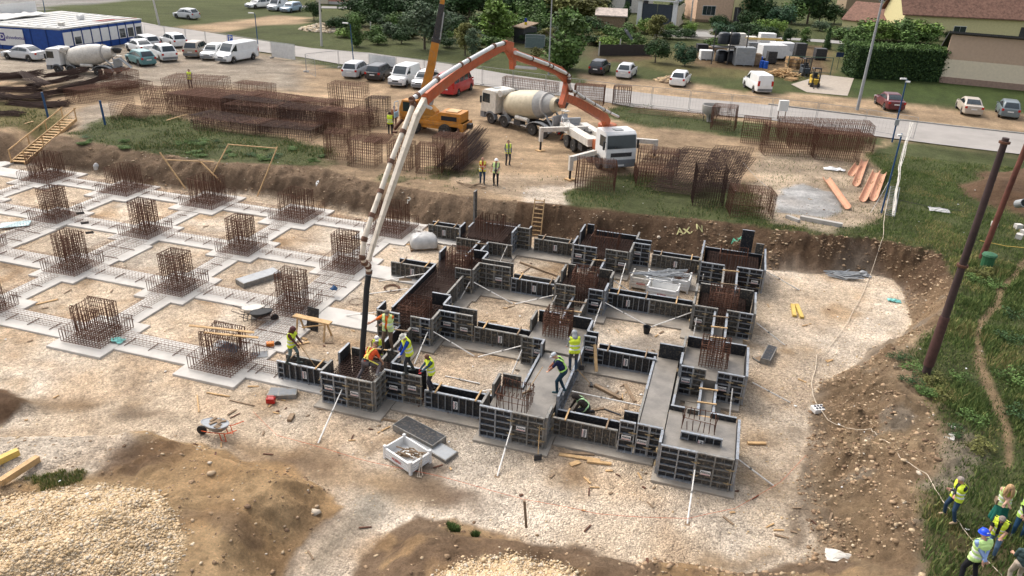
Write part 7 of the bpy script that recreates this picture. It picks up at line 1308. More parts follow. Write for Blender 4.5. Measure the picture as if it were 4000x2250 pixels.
SL = [((415,250),(556,262),2.0,2.5,'long tall cage with sloping far top, left of the mass',.16),((362,286),(412,290),2.1,1.6,'narrow upright cage left of the main mass',.14),((588,248),(672,255),1.5,2.2,'pale open cage beyond the main mass',.16),((420,290),(560,303),1.9,2.2,'cage at the left front of the main mass',.12),
 ((470,275),(640,290),1.6,2.4,'wide cage in the middle of the main mass',.12),((560,300),(700,315),1.9,2.0,'dense cage at the front centre of the mass',.11),((620,283),(740,297),1.6,2.2,'flat-topped cage right of the mass centre',.12),((700,320),(830,338),1.8,2.0,'dense cage at the right front of the mass',.11),((480,322),(640,340),1.1,2.6,'low dark cage in the front grass',.11),((640,342),(780,358),.9,2.4,'lowest dark cage in the grass edge',.11),
 ((735,300),(835,312),1.7,2.4,'cage directly left of the tall one',.13),((832,292),(914,302),2.9,1.6,'tallest pale cage behind the row',.17),((800,335),(905,348),2.0,2.0,'cage below the tallest one',.12),((925,318),(972,322),2.4,1.5,'upright dark cage beside the green-vested worker',.11),((880,322),(930,328),1.6,1.8,'small cage between two upright ones',.13),
 ((818,400),(870,405),2.0,1.5,'left cage of the lower row on the bank edge',.13),((874,418),(942,425),2.0,1.6,'second cage of the lower row',.13),((975,425),(1030,431),1.9,1.5,'cage behind the white boom foot',.13),((1046,436),(1108,442),2.0,1.5,'cage right of the white boom',.12),((1092,425),(1160,433),2.4,1.6,'dense cage behind the slanted bars',.12),
 ((1446,478),(1545,483),2.0,1.6,'cage in the grass left below the pump truck',.14),((1598,440),(1700,452),1.8,1.8,'cage right of the pump truck cab',.15),((1600,468),(1690,475),1.2,2.4,'low cage in front of the leaning mats',.15),((1742,518),(1818,524),2.6,1.5,'tall dark cage in the grass by the leaning mats',.11),((1836,545),(1942,550),1.7,2.0,'cage nearest the back bank, right',.12),
 ((1862,360),(1930,366),2.0,1.8,'left end cage of the right-hand rack',.13),((1922,392),(2050,400),2.4,1.8,'front left cage of the right-hand rack',.13),((2050,402),(2160,410),2.3,1.8,'front right cage of the right-hand rack',.13),((1960,352),(2190,366),1.6,2.0,'long wide cage along the top of the right rack',.14),((1985,372),(2195,385),1.4,1.6,'second long cage of the right rack',.13),
 ((1786,326),(1846,332),2.1,1.6,'upright cage beside the grey hopper',.16),((1442,262),(1516,268),1.9,1.8,'cage right of the orange boom foot',.14),((1540,264),(1584,267),1.8,1.4,'small upright cage by the road fence',.16),((1262,222),(1400,235),1.2,1.2,'long cage behind the beige drum',.16)]
for k, (a, b, H, D, lab, s) in enumerate(SL[3:11]): o_ = ((14,-9),(-12,-7),(10,6))[k%3]; stock((a[0]+o_[0],a[1]+o_[1]), (b[0]+o_[0],b[1]+o_[1]), H*.8, D, 'inner cage crammed against the '+lab.replace('cage','one',1), .19, .2, False, 'rust')
for a, b, H, D, lab, s in SL: stock(a, b, H, D, 'rusty '+lab, s, s*1.15, True, 'rust2' if s < .115 else 'rust')
def matpanel(lab, pts, s=.15, m='rust2'):
    A, B, C_ = pts; mb = MB(); n1 = int((B-A).length/s); n2 = int((C_-A).length/s)
    for k in range(n1+1): q = (B-A)*(k/n1); mb.bar(q, q+(C_-A), .018, 3, cap=False)
    for k in range(n2+1): q = (C_-A)*(k/n2)+Vector((0,0,.02)); mb.bar(q, q+(B-A), .018, 3, cap=False)
    o = mb.obj('mesh_mat', M[m], None, A); top(o, lab, 'rebar mat', 'rusty mesh mats leaning or lying on the yard')
z1 = UP+1.9
matpanel('curved mesh mat leaning left of a pair beyond the pump truck', (at(1640,478,UP+.2), at(1752,492,UP+.2), at(1706,372,z1))); matpanel('mesh mat leaning right of the pair', (at(1755,460,UP+.2), at(1850,478,UP+.2), at(1795,372,z1))); matpanel('mesh mat with long pale bars at the far right of the leaning ones', (at(1800,470,UP+.1), at(1840,478,UP+.1), at(1862,392,z1)))
matpanel('second layer of the curved mesh mat', (at(1625,470,UP+.3), at(1760,486,UP+.3), at(1722,368,z1+.2)), .2); matpanel('wide mesh mat lying across the leaning cages', (at(1745,480,UP+.3), at(1850,486,UP+.3), at(1800,366,z1+.2)), .2); matpanel('flat mesh mat between the truck cab and the leaning mats', (on(1605,430,UP,.5), on(1700,440,UP,.5), on(1640,392,UP,.7)), .2)
matpanel('mesh panel standing on edge left of the cage mass', (at(282,303,UP), at(345,290,UP), at(272,255,UP+1.5)), .14, 'rustp'); matpanel('pale mesh panel behind the first one', (at(300,290,UP), at(365,300,UP), at(320,262,UP+1.2)), .15, 'rustp')
matpanel('low mesh strip lying along the roadside fence', (at(1580,282,UP+.1), at(1790,302,UP+.1), at(1600,268,UP+.6)), .22, 'rustp'); matpanel('flat mesh frame lying below the tallest cage', (on(912,362,UP,.1), on(970,366,UP,.1), on(935,340,UP,.2)), .15, 'rust')
def bundle(lab, a, b, n, spread, zl=0., m='rust2', r=.016, grp='dark bundles of reinforcing bars at the left edge'):
    A, B = on(*a), on(*b); d = (B-A).normalized(); s_ = Vector((-d.y, d.x, 0)); mb = MB()
    for k in range(int(n*1.3)):
        ang = RS.uniform(0, 6.28); q = math.sqrt(RS.rand())*spread; o_ = s_*math.cos(ang)*q+Vector((0,0,abs(math.sin(ang))*q*.7+.03)); e = RS.uniform(-.5,.5); j = s_*RS.normal(0,.28)
        mb.tube([o_+d*e, o_+(B-A)*.5+j+Vector((0,0,-.05)), o_+(B-A)+d*e+j+Vector((0,0,RS.uniform(-.1,.25)))], r, 4)
    o = mb.obj('rebar_bundle', M[m], None, A+Vector((0,0,zl))); top(o, lab, 'rebar bundle', grp)
for k, (a, b, n, sp, z) in enumerate((((-40,195),(70,200),60,.5,.2),((0,215),(105,200),50,.5,.5),((-60,225),(95,232),70,.55,0),((60,205),(120,238),40,.4,.8),((80,228),(200,205),60,.5,.3),((-40,245),(115,255),60,.5,.1),((90,250),(230,225),70,.5,.2),((120,215),(215,200),50,.45,.8),((30,262),(160,270),60,.5,0),((-80,238),(20,262),50,.5,.4),((160,240),(270,212),60,.45,.5),((110,272),(170,262),40,.35,0),((-40,285),(50,292),40,.4,0))):
    bundle('dark rebar bundle %s' % ('at the very left top','crossing upward near the left edge','long, mid-left','standing proud, tilted, left centre','rising to the right below the mixer','left, beneath the long one','long, toward the cages','on top beneath the mixer cab','front, above the blue post','at the left edge, sagging','right, below the mixer wheels','short, by the sawn block','in the weeds below')[k], a, b, n, sp, z)
for a, b, H, D, lab, s in (((285,225),(355,215),1.6,2.0,'upright grid cage at the right end of the bundles',.15),((205,262),(345,235),1.2,2.2,'low long cage in front of the bundles',.13),((300,240),(385,222),.8,1.6,'flat cage stepping down at the bundle end',.15)): stock(a, b, H, D, 'rusty '+lab, s, s*1.15)
bundle('slanted bar bundle pointing up beside the crane wheel', (1118,440), (1205,345), 60, .5, .5, grp='bar bundles near the crane'); bundle('second slanted bar bundle resting on the cages', (1150,440), (1215,375), 50, .5, .2, grp='bar bundles near the crane'); bundle('few brown bars lying by the folded-arms man', (1160,463), (1212,474), 10, .15, 0, 'woodd', .03, grp='bar bundles near the crane')
# ------------------------------------------------------------------ loose things on the site
def plank(lab, a, b, w=.14, h=.04, m='wood', za=None, zb=None, name='plank', cat_='plank', grp='loose boards and planks'):
    A = on(*a, 0) if za is None else at(*a, za); B = on(*b, 0) if zb is None else at(*b, zb); o = MB().beam(Vector((0,0,h/2+.01)), B-A+Vector((0,0,h/2+.01)), w, h).obj(name, M[m], None, A); top(o, lab, cat_, grp); return o
g = PZ
for lab, a, b, k in (('long plank across the arched cage, upper', (476,820), (640,838), dict(za=1.9,zb=1.6)), ('long plank across the arched cage, lower', (512,838), (650,851), dict(za=1.7,zb=1.5)), ('board on the gravel right of the last cage', (733,840),(772,856),{}), ('board leaning near the sawhorse', (745,868),(778,862),{}), ('sawn board by the orange tool', (700,880),(738,868),dict(w=.25)),
  ('brown beam lying in the bay behind the central box', (1308,662),(1404,697),dict(w=.1,h=.1,m='woodd')), ('short brown stick in the same bay', (1312,688),(1338,670),dict(w=.08,m='woodd')), ('thick brown beam in the messy bay', (1496,972),(1562,1007),dict(w=.16,h=.12,m='woodd')), ('grey board in the messy bay', (1572,967),(1597,1012),dict(w=.16,m='woodd')), ('crossed stick in the messy bay', (1535,1004),(1555,985),dict(w=.07,m='woodd')), ('dark stick on the messy bay gravel', (1574,1032),(1578,1012),dict(w=.12,m='woodd')), ('board angled up by the kneeling worker', (1487,1034),(1520,1028),dict(w=.12,m='woodd')), ('dark batten right of the kneeling worker', (1520,1030),(1562,1046),dict(w=.06,m='dark')),
  ('light post standing against the second-row forms', (1500,938),(1496,870),dict(za=.12,zb=1.1,w=.12,h=.12)), ('thin stick upright in the gravel left', (496,995),(501,1038),dict(w=.05)), ('thin pale lath lying on the left gravel', (520,989),(578,999),dict(w=.06)), ('thin dark lath lying on the left gravel', (578,1008),(640,1022),dict(w=.05,m='woodd')), ('brown board on the far left bay', (90,767),(146,754),dict(w=.12)), ('brown batten below the front box', (930,1050),(1000,1062),dict(w=.1,m='woodd')),
  ('splintered board in front of the corner beam forms', (1406,1144),(1510,1160),dict(w=.16,m='wood')), ('long split board below it', (1410,1138),(1495,1144),dict(w=.14,m='woodd')), ('fresh yellow batten lying in front of the forms', (1477,1163),(1538,1170),dict(w=.13,h=.08)), ('short board piece on the gravel', (1434,1171),(1458,1163),dict(w=.2)), ('lone batten on the right gravel', (1880,1117),(1926,1118),dict(w=.13,h=.08)), ('small brown block on a gravel stain', (728,1062),(736,1046),dict(w=.18,h=.12,m='woodd')),
  ('yellow formwork beam lying on the mound, upper', (-30,1180),(48,1143),dict(w=.22,h=.22,m='woody',za=1.4,zb=1.4)), ('pale formwork beam lying on the mound, lower', (2,1222),(98,1160),dict(w=.2,h=.22,m='wood',za=1.4,zb=1.4)), ('left yellow beam lying on the right gravel', (1993,769),(1998,798),dict(w=.2,h=.12,m='woody')), ('right yellow beam lying on the right gravel', (2003,769),(2017,802),dict(w=.2,h=.12,m='woody')),
  ('stake stuck in the bottom gravel, taller', (1324,1330),(1319,1262),dict(za=.2,zb=1.3,w=.07,h=.07,m='woodd')), ('stick leaning on the right mound', (2073,1358),(2092,1292),dict(w=.07,m='woodd')), ('weathered beam on the right grass edge', (2012,552),(2118,572),dict(w=.3,h=.25,m='concd',za=UP,zb=UP)), ('second weathered beam end beside it', (1978,548),(2010,560),dict(w=.25,h=.2,m='concd',za=UP,zb=UP)), ('pale slab in the right grass', (2386,1108),(2394,1060),dict(w=.35,h=.06,m='conc',za=UP,zb=UP)),
  ('plank lying on the left grass bank', (62,312),(84,306),dict(za=UP,zb=UP)), ('thin plank on the weeds below the cages', (418,304),(470,288),dict(za=UP+.2,zb=UP+.4,w=.1)), ('stack plank by the white pallet', (996,612),(1052,620),{}), ('board between beam forms right', (1660,640),(1720,656),dict(w=.1)), ('grey board left of the sawhorse', (704,818),(760,826),dict(w=.22,m='woodd'))):
    plank(lab, a, b, **k)
for i, (lab, a, b) in enumerate((('leaning timber prop on the back bank, left', (465,466),(402,383)), ('leaning timber prop on the back bank, right', (570,477),(504,406)), ('tall thin pole on the back bank beside the props', (526,467),(575,362)), ('tall timber pole at the right of the frame', (647,494),(698,369)))):
    A = on(*a, 0); n_ = Vector((CF[0], CF[1], 0)).normalized(); B = onplane(*b, A+n_*.8, n_); o = MB().beam((0,0,0), B-A, .1, .06).obj('timber_prop', M['wood'], None, A); top(o, lab, 'timber prop', 'timber setting-out frame on the back bank')
for lab, a, b in (('horizontal batten tied between the leaning props', (417,402),(538,407)), ('thin top rail of the setting-out frame', (573,363),(697,373))):
    A0 = on(465,466,0); n_ = Vector((CF[0], CF[1], 0)).normalized(); A, B = onplane(*a, A0+n_*.7, n_), onplane(*b, A0+n_*.7, n_); o = MB().beam((0,0,0), B-A, .08, .05).obj('batten', M['wood'], None, A); top(o, lab, 'batten', 'timber setting-out frame on the back bank')
# wooden stairs and ladder
A, B = at(45,414,.02), at(176,302,UP); d = B-A; t = thing('wooden_stairs', 'long wooden stairs with handrails down the left bank', 'stairs', A, math.atan2(d.y, d.x)); L = d.to_2d().length; H = d.z+.05
for s in (-.55,.55): MB().beam((0,s,.1),(L,s,H),.07,.25).obj('stringer', M['wood'], t); MB().beam((.1,s*1.05,1.05),(L+.2,s*1.05,H+.95),.06,.09).obj('handrail', M['wood'], t)
n = 17
for k in range(n): q = (k+.5)/n; MB().b2(L*q-.15,L*q+.15,-.52,.52,.14+(H-.1)*q,.18+(H-.1)*q).obj('tread', M['wood'], t)
for q in (.02,.35,.68,1.0):
    for s in (-.58,.58): MB().b2(L*q-.04,L*q+.04,s-.03,s+.03,(H-.1)*q,1.1+(H-.1)*q).obj('baluster', M['wood'], t)
A, B = on(1347,596,0), at(1358,500,UP+.55); d = B-A; t = thing('ladder', 'wooden ladder leaning on the back bank', 'ladder', A, math.atan2(d.y, d.x)-math.pi/2); Lh = d.to_2d().length
for s in (-.33,.33): MB().beam((s,0,0),(s*.92,Lh,d.z),.06,.09).obj('side_rail', M['wood'], t)
for k in range(9): q = (k+.5)/9; MB().b2(-.33,.33,Lh*q-.03,Lh*q+.03,d.z*q-.02,d.z*q+.03).obj('rung', M['wood'], t)
# white mesh boxes
def stillage(lab, p, rz, L=1.5, W=1.1, H=.85, fill=None, m='white'):
    t = thing('steel_stillage', lab, 'steel box', p, rz, 'white corrugated steel boxes'); b = MB()
    for s in (-1,1):
        b.b2(-L/2,L/2,s*W/2-.02,s*W/2+.02,.12,H); b.b2(s*L/2-.02,s*L/2+.02,-W/2+.02,W/2-.02,.12,H)
        for z in (.27*H,.5*H,.73*H,.93*H): b.b2(-L/2,L/2,s*(W/2+.03)-.02,s*(W/2+.03)+.02,z-.05*H,z+.05*H); b.b2(s*(L/2+.03)-.02,s*(L/2+.03)+.02,-W/2,W/2,z-.05*H,z+.05*H)
    b.obj('side_walls', M[m], t); MB().b2(-L/2,L/2,-W/2,W/2,.1,.14).obj('floor_plate', M[m], t)
    for x_ in (-1,1):
        for y_ in (-1,1): MB().b2(x_*L/2-.05,x_*L/2+.05,y_*W/2-.05,y_*W/2+.05,0,H+.08).obj('corner_leg', M[m], t)
    tx = MB(); add_text(tx, 'ALSINA', (0,-W/2-.058,.55*H), (1,0,0), (0,0,1), .15); tx.obj('lettering', M['red'], t)
    return t
P_ = on(1025,1158,0); stillage('open white box with couplers on the gravel near the black panels', P_, -.42, 1.4, .95, .5)
for k in range(3): o = MB(); [o.bar((RS.uniform(-.25,.25),RS.uniform(-.15,.15),.02+.05*q),(RS.uniform(-.25,.25)+.3,RS.uniform(-.15,.15),.05+.05*q),.03,5) for q in range(7)]; o = o.obj('coupler_heap', M['woodd'], None, P_+Vector((-.3+.3*k,.08*k-.1,.16))); top(o, 'brass couplers in the open white box, %s heap' % ('left','middle','right')[k], 'couplers', 'coupler heaps in the white box')
o = MB(); pts = [Vector((1.05+.12*math.sin(k*.7),-.1+.16*math.cos(k*.7)-.0*k,max(.03,.9-.02*abs(k-30)*3+0))) for k in range(60)]; o.tube([(.95,.1,.95),(1.05,.0,.8),(1.12,-.1,.3),(1.3,-.3,.04),(1.5,-.5,.04),(1.55,-.3,.04),(1.3,-.15,.05),(1.15,0,.4),(1.05,.12,.9),(1.1,0,.5),(1.25,-.35,.06),(1.45,-.6,.06),(1.65,-.45,.06)], .025, 5)
o = o.obj('rope', mc('cream_rope', (.6,.5,.38)), None, P_, (0,0,-.42)); o.scale = (.68,.7,.68); top(o, 'cream rope hanging over the white box corner', 'rope')
for a, lab, rz in (((1600,752),'front','.'),): pass
stillage('white steel box nearest, in the back bay, with red lettering', on(1665,750,0), -.05, 1.6, .9, .75); stillage('white steel box behind the nearest one, left', on(1657,724,0), .02, 1.35, 1.05, .75); stillage('white steel box with rusty bars, right of the pair', on(1702,724,0), -.05, 1.3, 1.05, .75); stillage('brownish steel box at the left of the white ones', on(1614,722,0), -.05, 1.15, .95, .75, m='whited')
bundle('grey tubes lying across the white boxes', (1602,722), (1706,728), 14, .2, .75, 'greyl', .03, grp='tube bundles in the pit'); bundle('rusty bars standing in the right white box', (1692,728), (1722,712), 10, .15, .5, 'rust', .02, grp='tube bundles in the pit'); bundle('grey prop pieces scattered under the right bank', (2092,694), (2150,700), 26, .35, .02, 'greyl', .035, grp='tube bundles in the pit')
o = MB().lathe([(0,.16),(.1,.2),(.25,.18),(.32,.05)], (0,0,0), (0,0,1), 10).obj('white_sack', M['white'], None, on(1612,722,0,.15), smooth=True); top(o, 'round white sack in the brownish box', 'sack')
# panels lying flat, blocks
def slab_(lab, c, L, W, H, rz, m='grey', z=0., name='lying_panel', cat_='formwork panel'):
    b = MB().b2(-L/2,L/2,-W/2,W/2,0,H); p = on(*c, 0) if z is None else on(*c, 0)+Vector((0,0,z)); t = thing(name, lab, cat_, p, rz, 'panels and blocks lying on the gravel'); b.obj('frame', M['galvd'], t); MB().b2(-L/2+.04,L/2-.04,-W/2+.04,W/2-.04,H-.01,H+.008).obj('face_sheet', M[m], t)
slab_('upper black panel stack behind the open white box', (1055,1098), 2.1, .8, .3, -.35, 'ply'); slab_('lower grey panel under the black stack', (1088,1128), 2.0, .7, .15, -.38, 'greyl'); slab_('long grey panel stack lying in the left bay', (652,705), 2.3, .85, .3, 1.12, 'greyl')
slab_('small grey block beside the red can', (698,992), .7, .6, .15, .3, 'grey'); slab_('small block with timber edge beside the red can', (724,996), .75, .5, .2, .45, 'grey'); slab_('grey board on the white pad near the sawhorse', (652,898), .8, .6, .12, .6, 'grey'); slab_('panel upright lying by the right gravel', (1932,900), 1.5, .45, .3, 1.35, 'ply'); slab_('short plank block in the trench bay', (1020,707), .8, .45, .1, .35, 'woodd'); slab_('scrap pieces beside the upright panel', (1910,905), .5, .4, .08, .8, 'woodd')
# sawhorse table
p = on(788,845,0); t = thing('sawhorse', 'wooden trestle table with a black sheet leaning on it', 'trestle', p, -.05); MB().b2(-1.0,1.0,-.12,.2,.86,.92).obj('top_board', M['wood'], t)
for x_ in (-.75,.75):
    for y_ in (-.35,.35): MB().beam((x_,y_*.2,.86),(x_+.05,y_,.0),.07,.07).obj('leg', M['wood'], t)
MB().beam((-.75,.2,.2),(.75,.05,.75),.05,.05).obj('brace', M['wood'], t)
o = MB().box((0,0,.55), (.65,.04,1.2), rot=Matrix.Rotation(-.2,3,'X')).obj('black_sheet', M['ply'], None, on(789,829,0), (0,0,-.1)); top(o, 'black plywood sheet standing behind the trestle', 'sheet')
mc('wb_orange', (.6,.1,.03))
def barrow(lab, c, rz, cl, fr, load=None):
    t = thing('wheelbarrow', lab, 'wheelbarrow', on(*c, 0), rz, 'wheelbarrows on the gravel'); b = MB(); R_ = []
    for z, L, W in ((.32,.28,.2),(.45,.42,.28),(.6,.5,.34)): R_.append([(math.cos(g)*L*(1+.25*max(0,math.cos(g)))+.1, math.sin(g)*W, z+.05*max(0,math.cos(g))) for g in np.linspace(0,6.28,16,endpoint=False)])
    b.loft(R_); R2 = [[(p_[0]*.93+.007, p_[1]*.92, p_[2]+.012) for p_ in R_[2]], [(p_[0]*.9, p_[1]*.88, p_[2]+.03) for p_ in R_[0]]]; b.loft(R_[::-1][:1]+R2, cap=False); b.obj('tray', M[cl], t, smooth=50)
    for s in (-1,1): MB().tube([(.75,s*.05,.2),(.3,s*.22,.3),(-.4,s*.28,.38),(-.85,s*.3,.62)], .018, 6).tube([(-.3,s*.26,.36),(-.35,s*.27,.0),(-.15,s*.25,.0),(-.1,s*.25,.33)], .018, 6).obj('handle', M[fr], t)
    MB().lathe([(-.04,.12),(-.04,.19),(0,.2),(.04,.19),(.04,.12)], (.75,0,.2), (0,1,0), 14).obj('wheel', M['black'], t, smooth=True)
    return t
M['wbg'] = mc('barrow_grey', (.3,.31,.32), metal=.4); M['wbo'] = M['wb_orange']
barrow('loaded grey wheelbarrow with orange frame on the dark gravel', (556,1098), 3.3, 'wbg', 'wbo'); barrow('beige wheelbarrow between the cages', (632,800), .5, 'whited', 'dark'); barrow('black barrow tub beside the beige wheelbarrow', (652,812), .6, 'black', 'dark')
o = MB()
for k in range(14): o.box((RS.uniform(-.25,.35),RS.uniform(-.2,.2),.5+RS.uniform(0,.15)), (RS.uniform(.08,.3),.1,.08), RS.uniform(0,3))
o = o.obj('scrap_load', M['woodd'], None, on(556,1098,0), (0,0,3.3)); top(o, 'tools and scrap heaped in the loaded wheelbarrow', 'scrap')
# small things
def small(name, lab, cat_, c, fn, m, z=0., z0=0., smooth=False): mb = MB(); fn(mb); o = mb.obj(name, m if not isinstance(m, str) else M[m], None, on(*c, z0)+Vector((0,0,z)), smooth=smooth); return top(o, lab, cat_)
small('bucket', 'black bucket where two props meet', 'bucket', (1626,838), lambda b: b.lathe([(0,.14),(.36,.19),(.38,.2),(.36,.17),(.05,.12)], n=16), 'black', smooth=True)
t = thing('fuel_can', 'red motor unit with a cable beside the two blocks', 'motor unit', on(682,1014,0), .3); MB().b2(-.18,.18,-.12,.12,.03,.26).obj('body', M['tlamp'], t, bevel=.03); MB().tube([(-.14,0,.26),(-.14,0,.36),(.14,0,.36),(.14,0,.26)], .02, 5).obj('handle', M['tlamp'], t)
t = thing('disc_cutter', 'orange disc cutter lying by the sawn boards', 'power tool', on(682,874,0), .5); MB().b2(-.2,.15,-.12,.12,.05,.28).obj('body', M['tlc'], t, bevel=.03); MB().bar((.1,0,.2),(-.1,0,.2),.02).lathe([(0,.15),(.01,.15)], (.32,0,.16), (0,1,0), 14).obj('disc', M['dark'], t)
for k, (c, lab) in enumerate((((986,728),'thick rusty coil ring by the trench'),((896,760),'thin rusty ring by the pad edge'))):
    small('wire_coil', lab, 'coil', c, lambda b, k=k: [b.tube([(math.cos(g)*(.36+.02*j),math.sin(g)*(.36+.02*j),.03+.02*j) for g in np.linspace(0,6.28,20)], .014 if k == 0 else .012, 4) for j in range(5 if k == 0 else 1)], 'rust')
def clothm(b, L=.8, W=.5, H=.25):
    n = 7; r = np.random.RandomState(int(L*100)); V = [(L*(i/(n-1)-.5)+r.uniform(-.05,.05), W*(j/(n-1)-.5)+r.uniform(-.05,.05), H*math.exp(-(((i-3)/2.2)**2+((j-3)/2.2)**2))+r.uniform(0,.06)) for i in range(n) for j in range(n)]; b.add(V, [(i*n+j,(i+1)*n+j,(i+1)*n+j+1,i*n+j+1) for i in range(n-1) for j in range(n-1)])
small('jacket', 'dark jacket and grey cloth thrown on the nearest arched cage', 'clothes', (579,905), lambda b: clothm(b,1.0,.6,.3), 'letter', .55); small('grey_cloth', 'pale cloth under the thrown jacket', 'clothes', (570,900), lambda b: clothm(b,.8,.5,.2), 'greyl', .62); small('green_bag', 'teal bag lying by the left front cage', 'bag', (297,863), lambda b: clothm(b,.6,.4,.12), 'teal', .12); small('teal_rag', 'teal rag on the right gravel', 'rag', (2248,758), lambda b: clothm(b,.7,.4,.1), 'teal', .02)
small('pale_sheet', 'pale blue sheet lying by the far left cage', 'sheet', (40,570), lambda b: b.box((0,0,.05), (1.6,.9,.04), .7), mc('pale_blue_sheet', (.45,.6,.62)), .1); small('clear_sheet', 'clear plastic sheet crumpled in the right grass', 'plastic sheet', (2362,531), lambda b: clothm(b,1.3,.9,.15), 'plastic', .05, UP); small('paper_bag', 'torn white paper sacks by the clay pipes, left', 'sacks', (2090,428), lambda b: clothm(b,1.1,.6,.22), 'white', .05, UP); small('paper_bag', 'torn white paper sacks by the clay pipes, right', 'sacks', (2112,430), lambda b: clothm(b,.75,.5,.18), 'white', .05, UP)
small('dirty_cloth', 'pale crumpled sack on the bottom right mound', 'sack', (2113,1405), lambda b: clothm(b,.9,.5,.12), 'whited', .03, .8); small('white_heap', 'whitish lump of cement bags under the left bank', 'sack', (245,432), lambda b: b.lathe([(0,.2),(.3,.22),(.45,.12),(.5,.05)], n=10), 'plastic'); small('blue_bag', 'dark blue bag hung on the beam cage', 'bag', (842,748), lambda b: clothm(b,.4,.35,.25), 'pole', .45); small('grey_sack', 'grey sack under the right bank beside the tube pieces', 'sack', (2170,694), lambda b: clothm(b,.9,.5,.3), 'greyl', .02)
# wrapped pallet
p = on(1066,622,0); t = thing('wrapped_pallet', 'pallet wrapped in whitish plastic near the first beam forms', 'pallet', p, .5); b = MB(); pallet(b, 0, 1.7, 1.3); b.obj('pallet_base', M['woodd'], t)
R_ = [[(math.copysign(abs(math.cos(g))**.4,math.cos(g))*.82*k*(1+RS.uniform(-.04,.04)), math.copysign(abs(math.sin(g))**.4,math.sin(g))*.62*k*(1+RS.uniform(-.04,.04)), z+RS.uniform(-.03,.03)) for g in np.linspace(0,6.28,22,endpoint=False)] for z, k in ((.15,1),(.35,1.02),(.55,.99),(.75,.85),(.88,.5),(.92,.15))]; MB().loft(R_).obj('wrapping', M['plastic'], t, smooth=60)
# clay half pipes
for k, (a, b) in enumerate((((2077,454),(2129,529)),((2174,408),(2152,469)),((2158,418),(2140,443)),((2203,437),(2169,509)),((2219,440),(2195,507)))):
    A, B = on(*a), on(*b); d = B-A; L = d.length; mb = MB(); r_ = .27
    sec = lambda x_: [(x_, math.cos(g)*r_, r_+.02-math.sin(g)*r_) for g in np.linspace(0,math.pi,12)]+[(x_, math.cos(g)*(r_-.035), r_+.02-math.sin(g)*(r_-.035)) for g in np.linspace(math.pi,0,12)]
    mb.loft([sec(0), sec(L)]); o = mb.obj('half_pipe', M['terra'], None, A, (0,0,math.atan2(d.y,d.x)), smooth=50); top(o, 'terracotta half pipe, %s' % ('alone beside the white powder','long upper one with a chipped edge','short one behind the upper long pipe','left of the touching lower pair','right of the touching lower pair')[k], 'half pipe', 'terracotta half pipes in the grass')
small('pipe_end', 'grey pipe end on the spoil heap behind the poles', 'pipe', (2560,540), lambda b: b.lathe([(-.4,.28),(.3,.28),(.3,.24),(-.38,.24)], (0,0,.3), (.3,-1,.5), 14), 'greyl', .5, UP)
for k, (u, v) in enumerate(((2560,575),(2575,590),(2562,600),(2500,570))): small('rubble_block', 'pale rubble block by the spoil heap, %s' % nth[k], 'block', (u,v), lambda b: b.box((0,0,.15), (.4,.35,.3), .4*k+.3), 'conc', 0, UP)
small('wheelie_bin', 'dark green bin half sunk in weeds below the red pole', 'bin', (2478,678), lambda b: b.lathe([(0,.3),(.9,.33),(.95,.4),(1.05,.36),(1.12,.1)], n=12), 'green', -.1, UP)
# cable with distribution board
mc('wb_orange', (.6,.1,.03)); M['wbo'] = M['wb_orange']
M['rope_cream'] = mc('cream_rope', (.6,.5,.38))
def cable(lab, pts, r, m, name="cable"):
    Q = [(on(u, v, z), dz) for u, v, z, dz in pts]; P = []
    for (a, da), (b, db) in zip(Q, Q[1:]):
        for k in range(6): q = a.lerp(b, k/6); w_ = math.sin(q.x*1.3+q.y)*.03; P.append(Vector((q.x+w_, q.y+w_, sum(ground(q.x+a_, q.y+b_) for a_, b_ in ((0,0),(.4,0),(-.4,0),(0,.4),(0,-.4)))/5+.075+da+(db-da)*k/6)))
    o = MB().tube(P, r, 6).obj(name, M[m], None, smooth=True); top(o, lab, 'cable'); return o
C1 = [(2222,537,UP,.9),(2221,570,UP,.3),(2219,602,UP,.0),(2205,650,.9,0),(2185,705,0,0),(2160,760,0,0),(2130,815,0,0),(2100,858,0,0),(2075,890,0,0),(2052,896,0,0),(2050,930,0,0),(2042,965,0,0),(2045,1000,.1,0),(2056,1026,.2,0)]
cable('cream cable running from the camera pole down to the socket box', C1, .015, 'rope_cream'); cable('cream cable running from the socket box up to the visitors', [(2064,1040,.3,0),(2080,1066,.5,0),(2110,1080,.7,0),(2150,1086,1,0),(2190,1087,1.2,0),(2215,1110,1.4,0),(2260,1155,1.6,0),(2300,1185,UP,0),(2330,1200,UP,0),(2350,1235,UP,0),(2375,1275,UP,0),(2430,1345,UP,0),(2480,1410,UP,0),(2540,1470,UP,0)], .011, 'rope_cream')
cable('thin orange string across the bottom gravel', [(640,1040,0,.02),(700,1100,0,.02),(900,1160,0,.05),(1080,1200,0,.05),(1320,1268,0,.15),(1500,1300,0,.05),(1729,1312,0,.05),(1850,1285,0,.05),(1960,1220,0,.05),(2040,1140,0,.05)], .006, 'wbo', 'string')
t = thing('socket_box', 'small white socket box on the right slope', 'socket box', on(2058,1034,.3), .5); MB().b2(-.28,.28,-.2,.2,.0,.2).obj('case', M['white'], t, bevel=.02)
for x_ in (-.14,.0,.14):
    for y_ in (-.08,.08): MB().lathe([(0,.05),(.03,.05)], (x_,y_,.2), (0,0,1), 10).obj('socket', M['letter'], t)
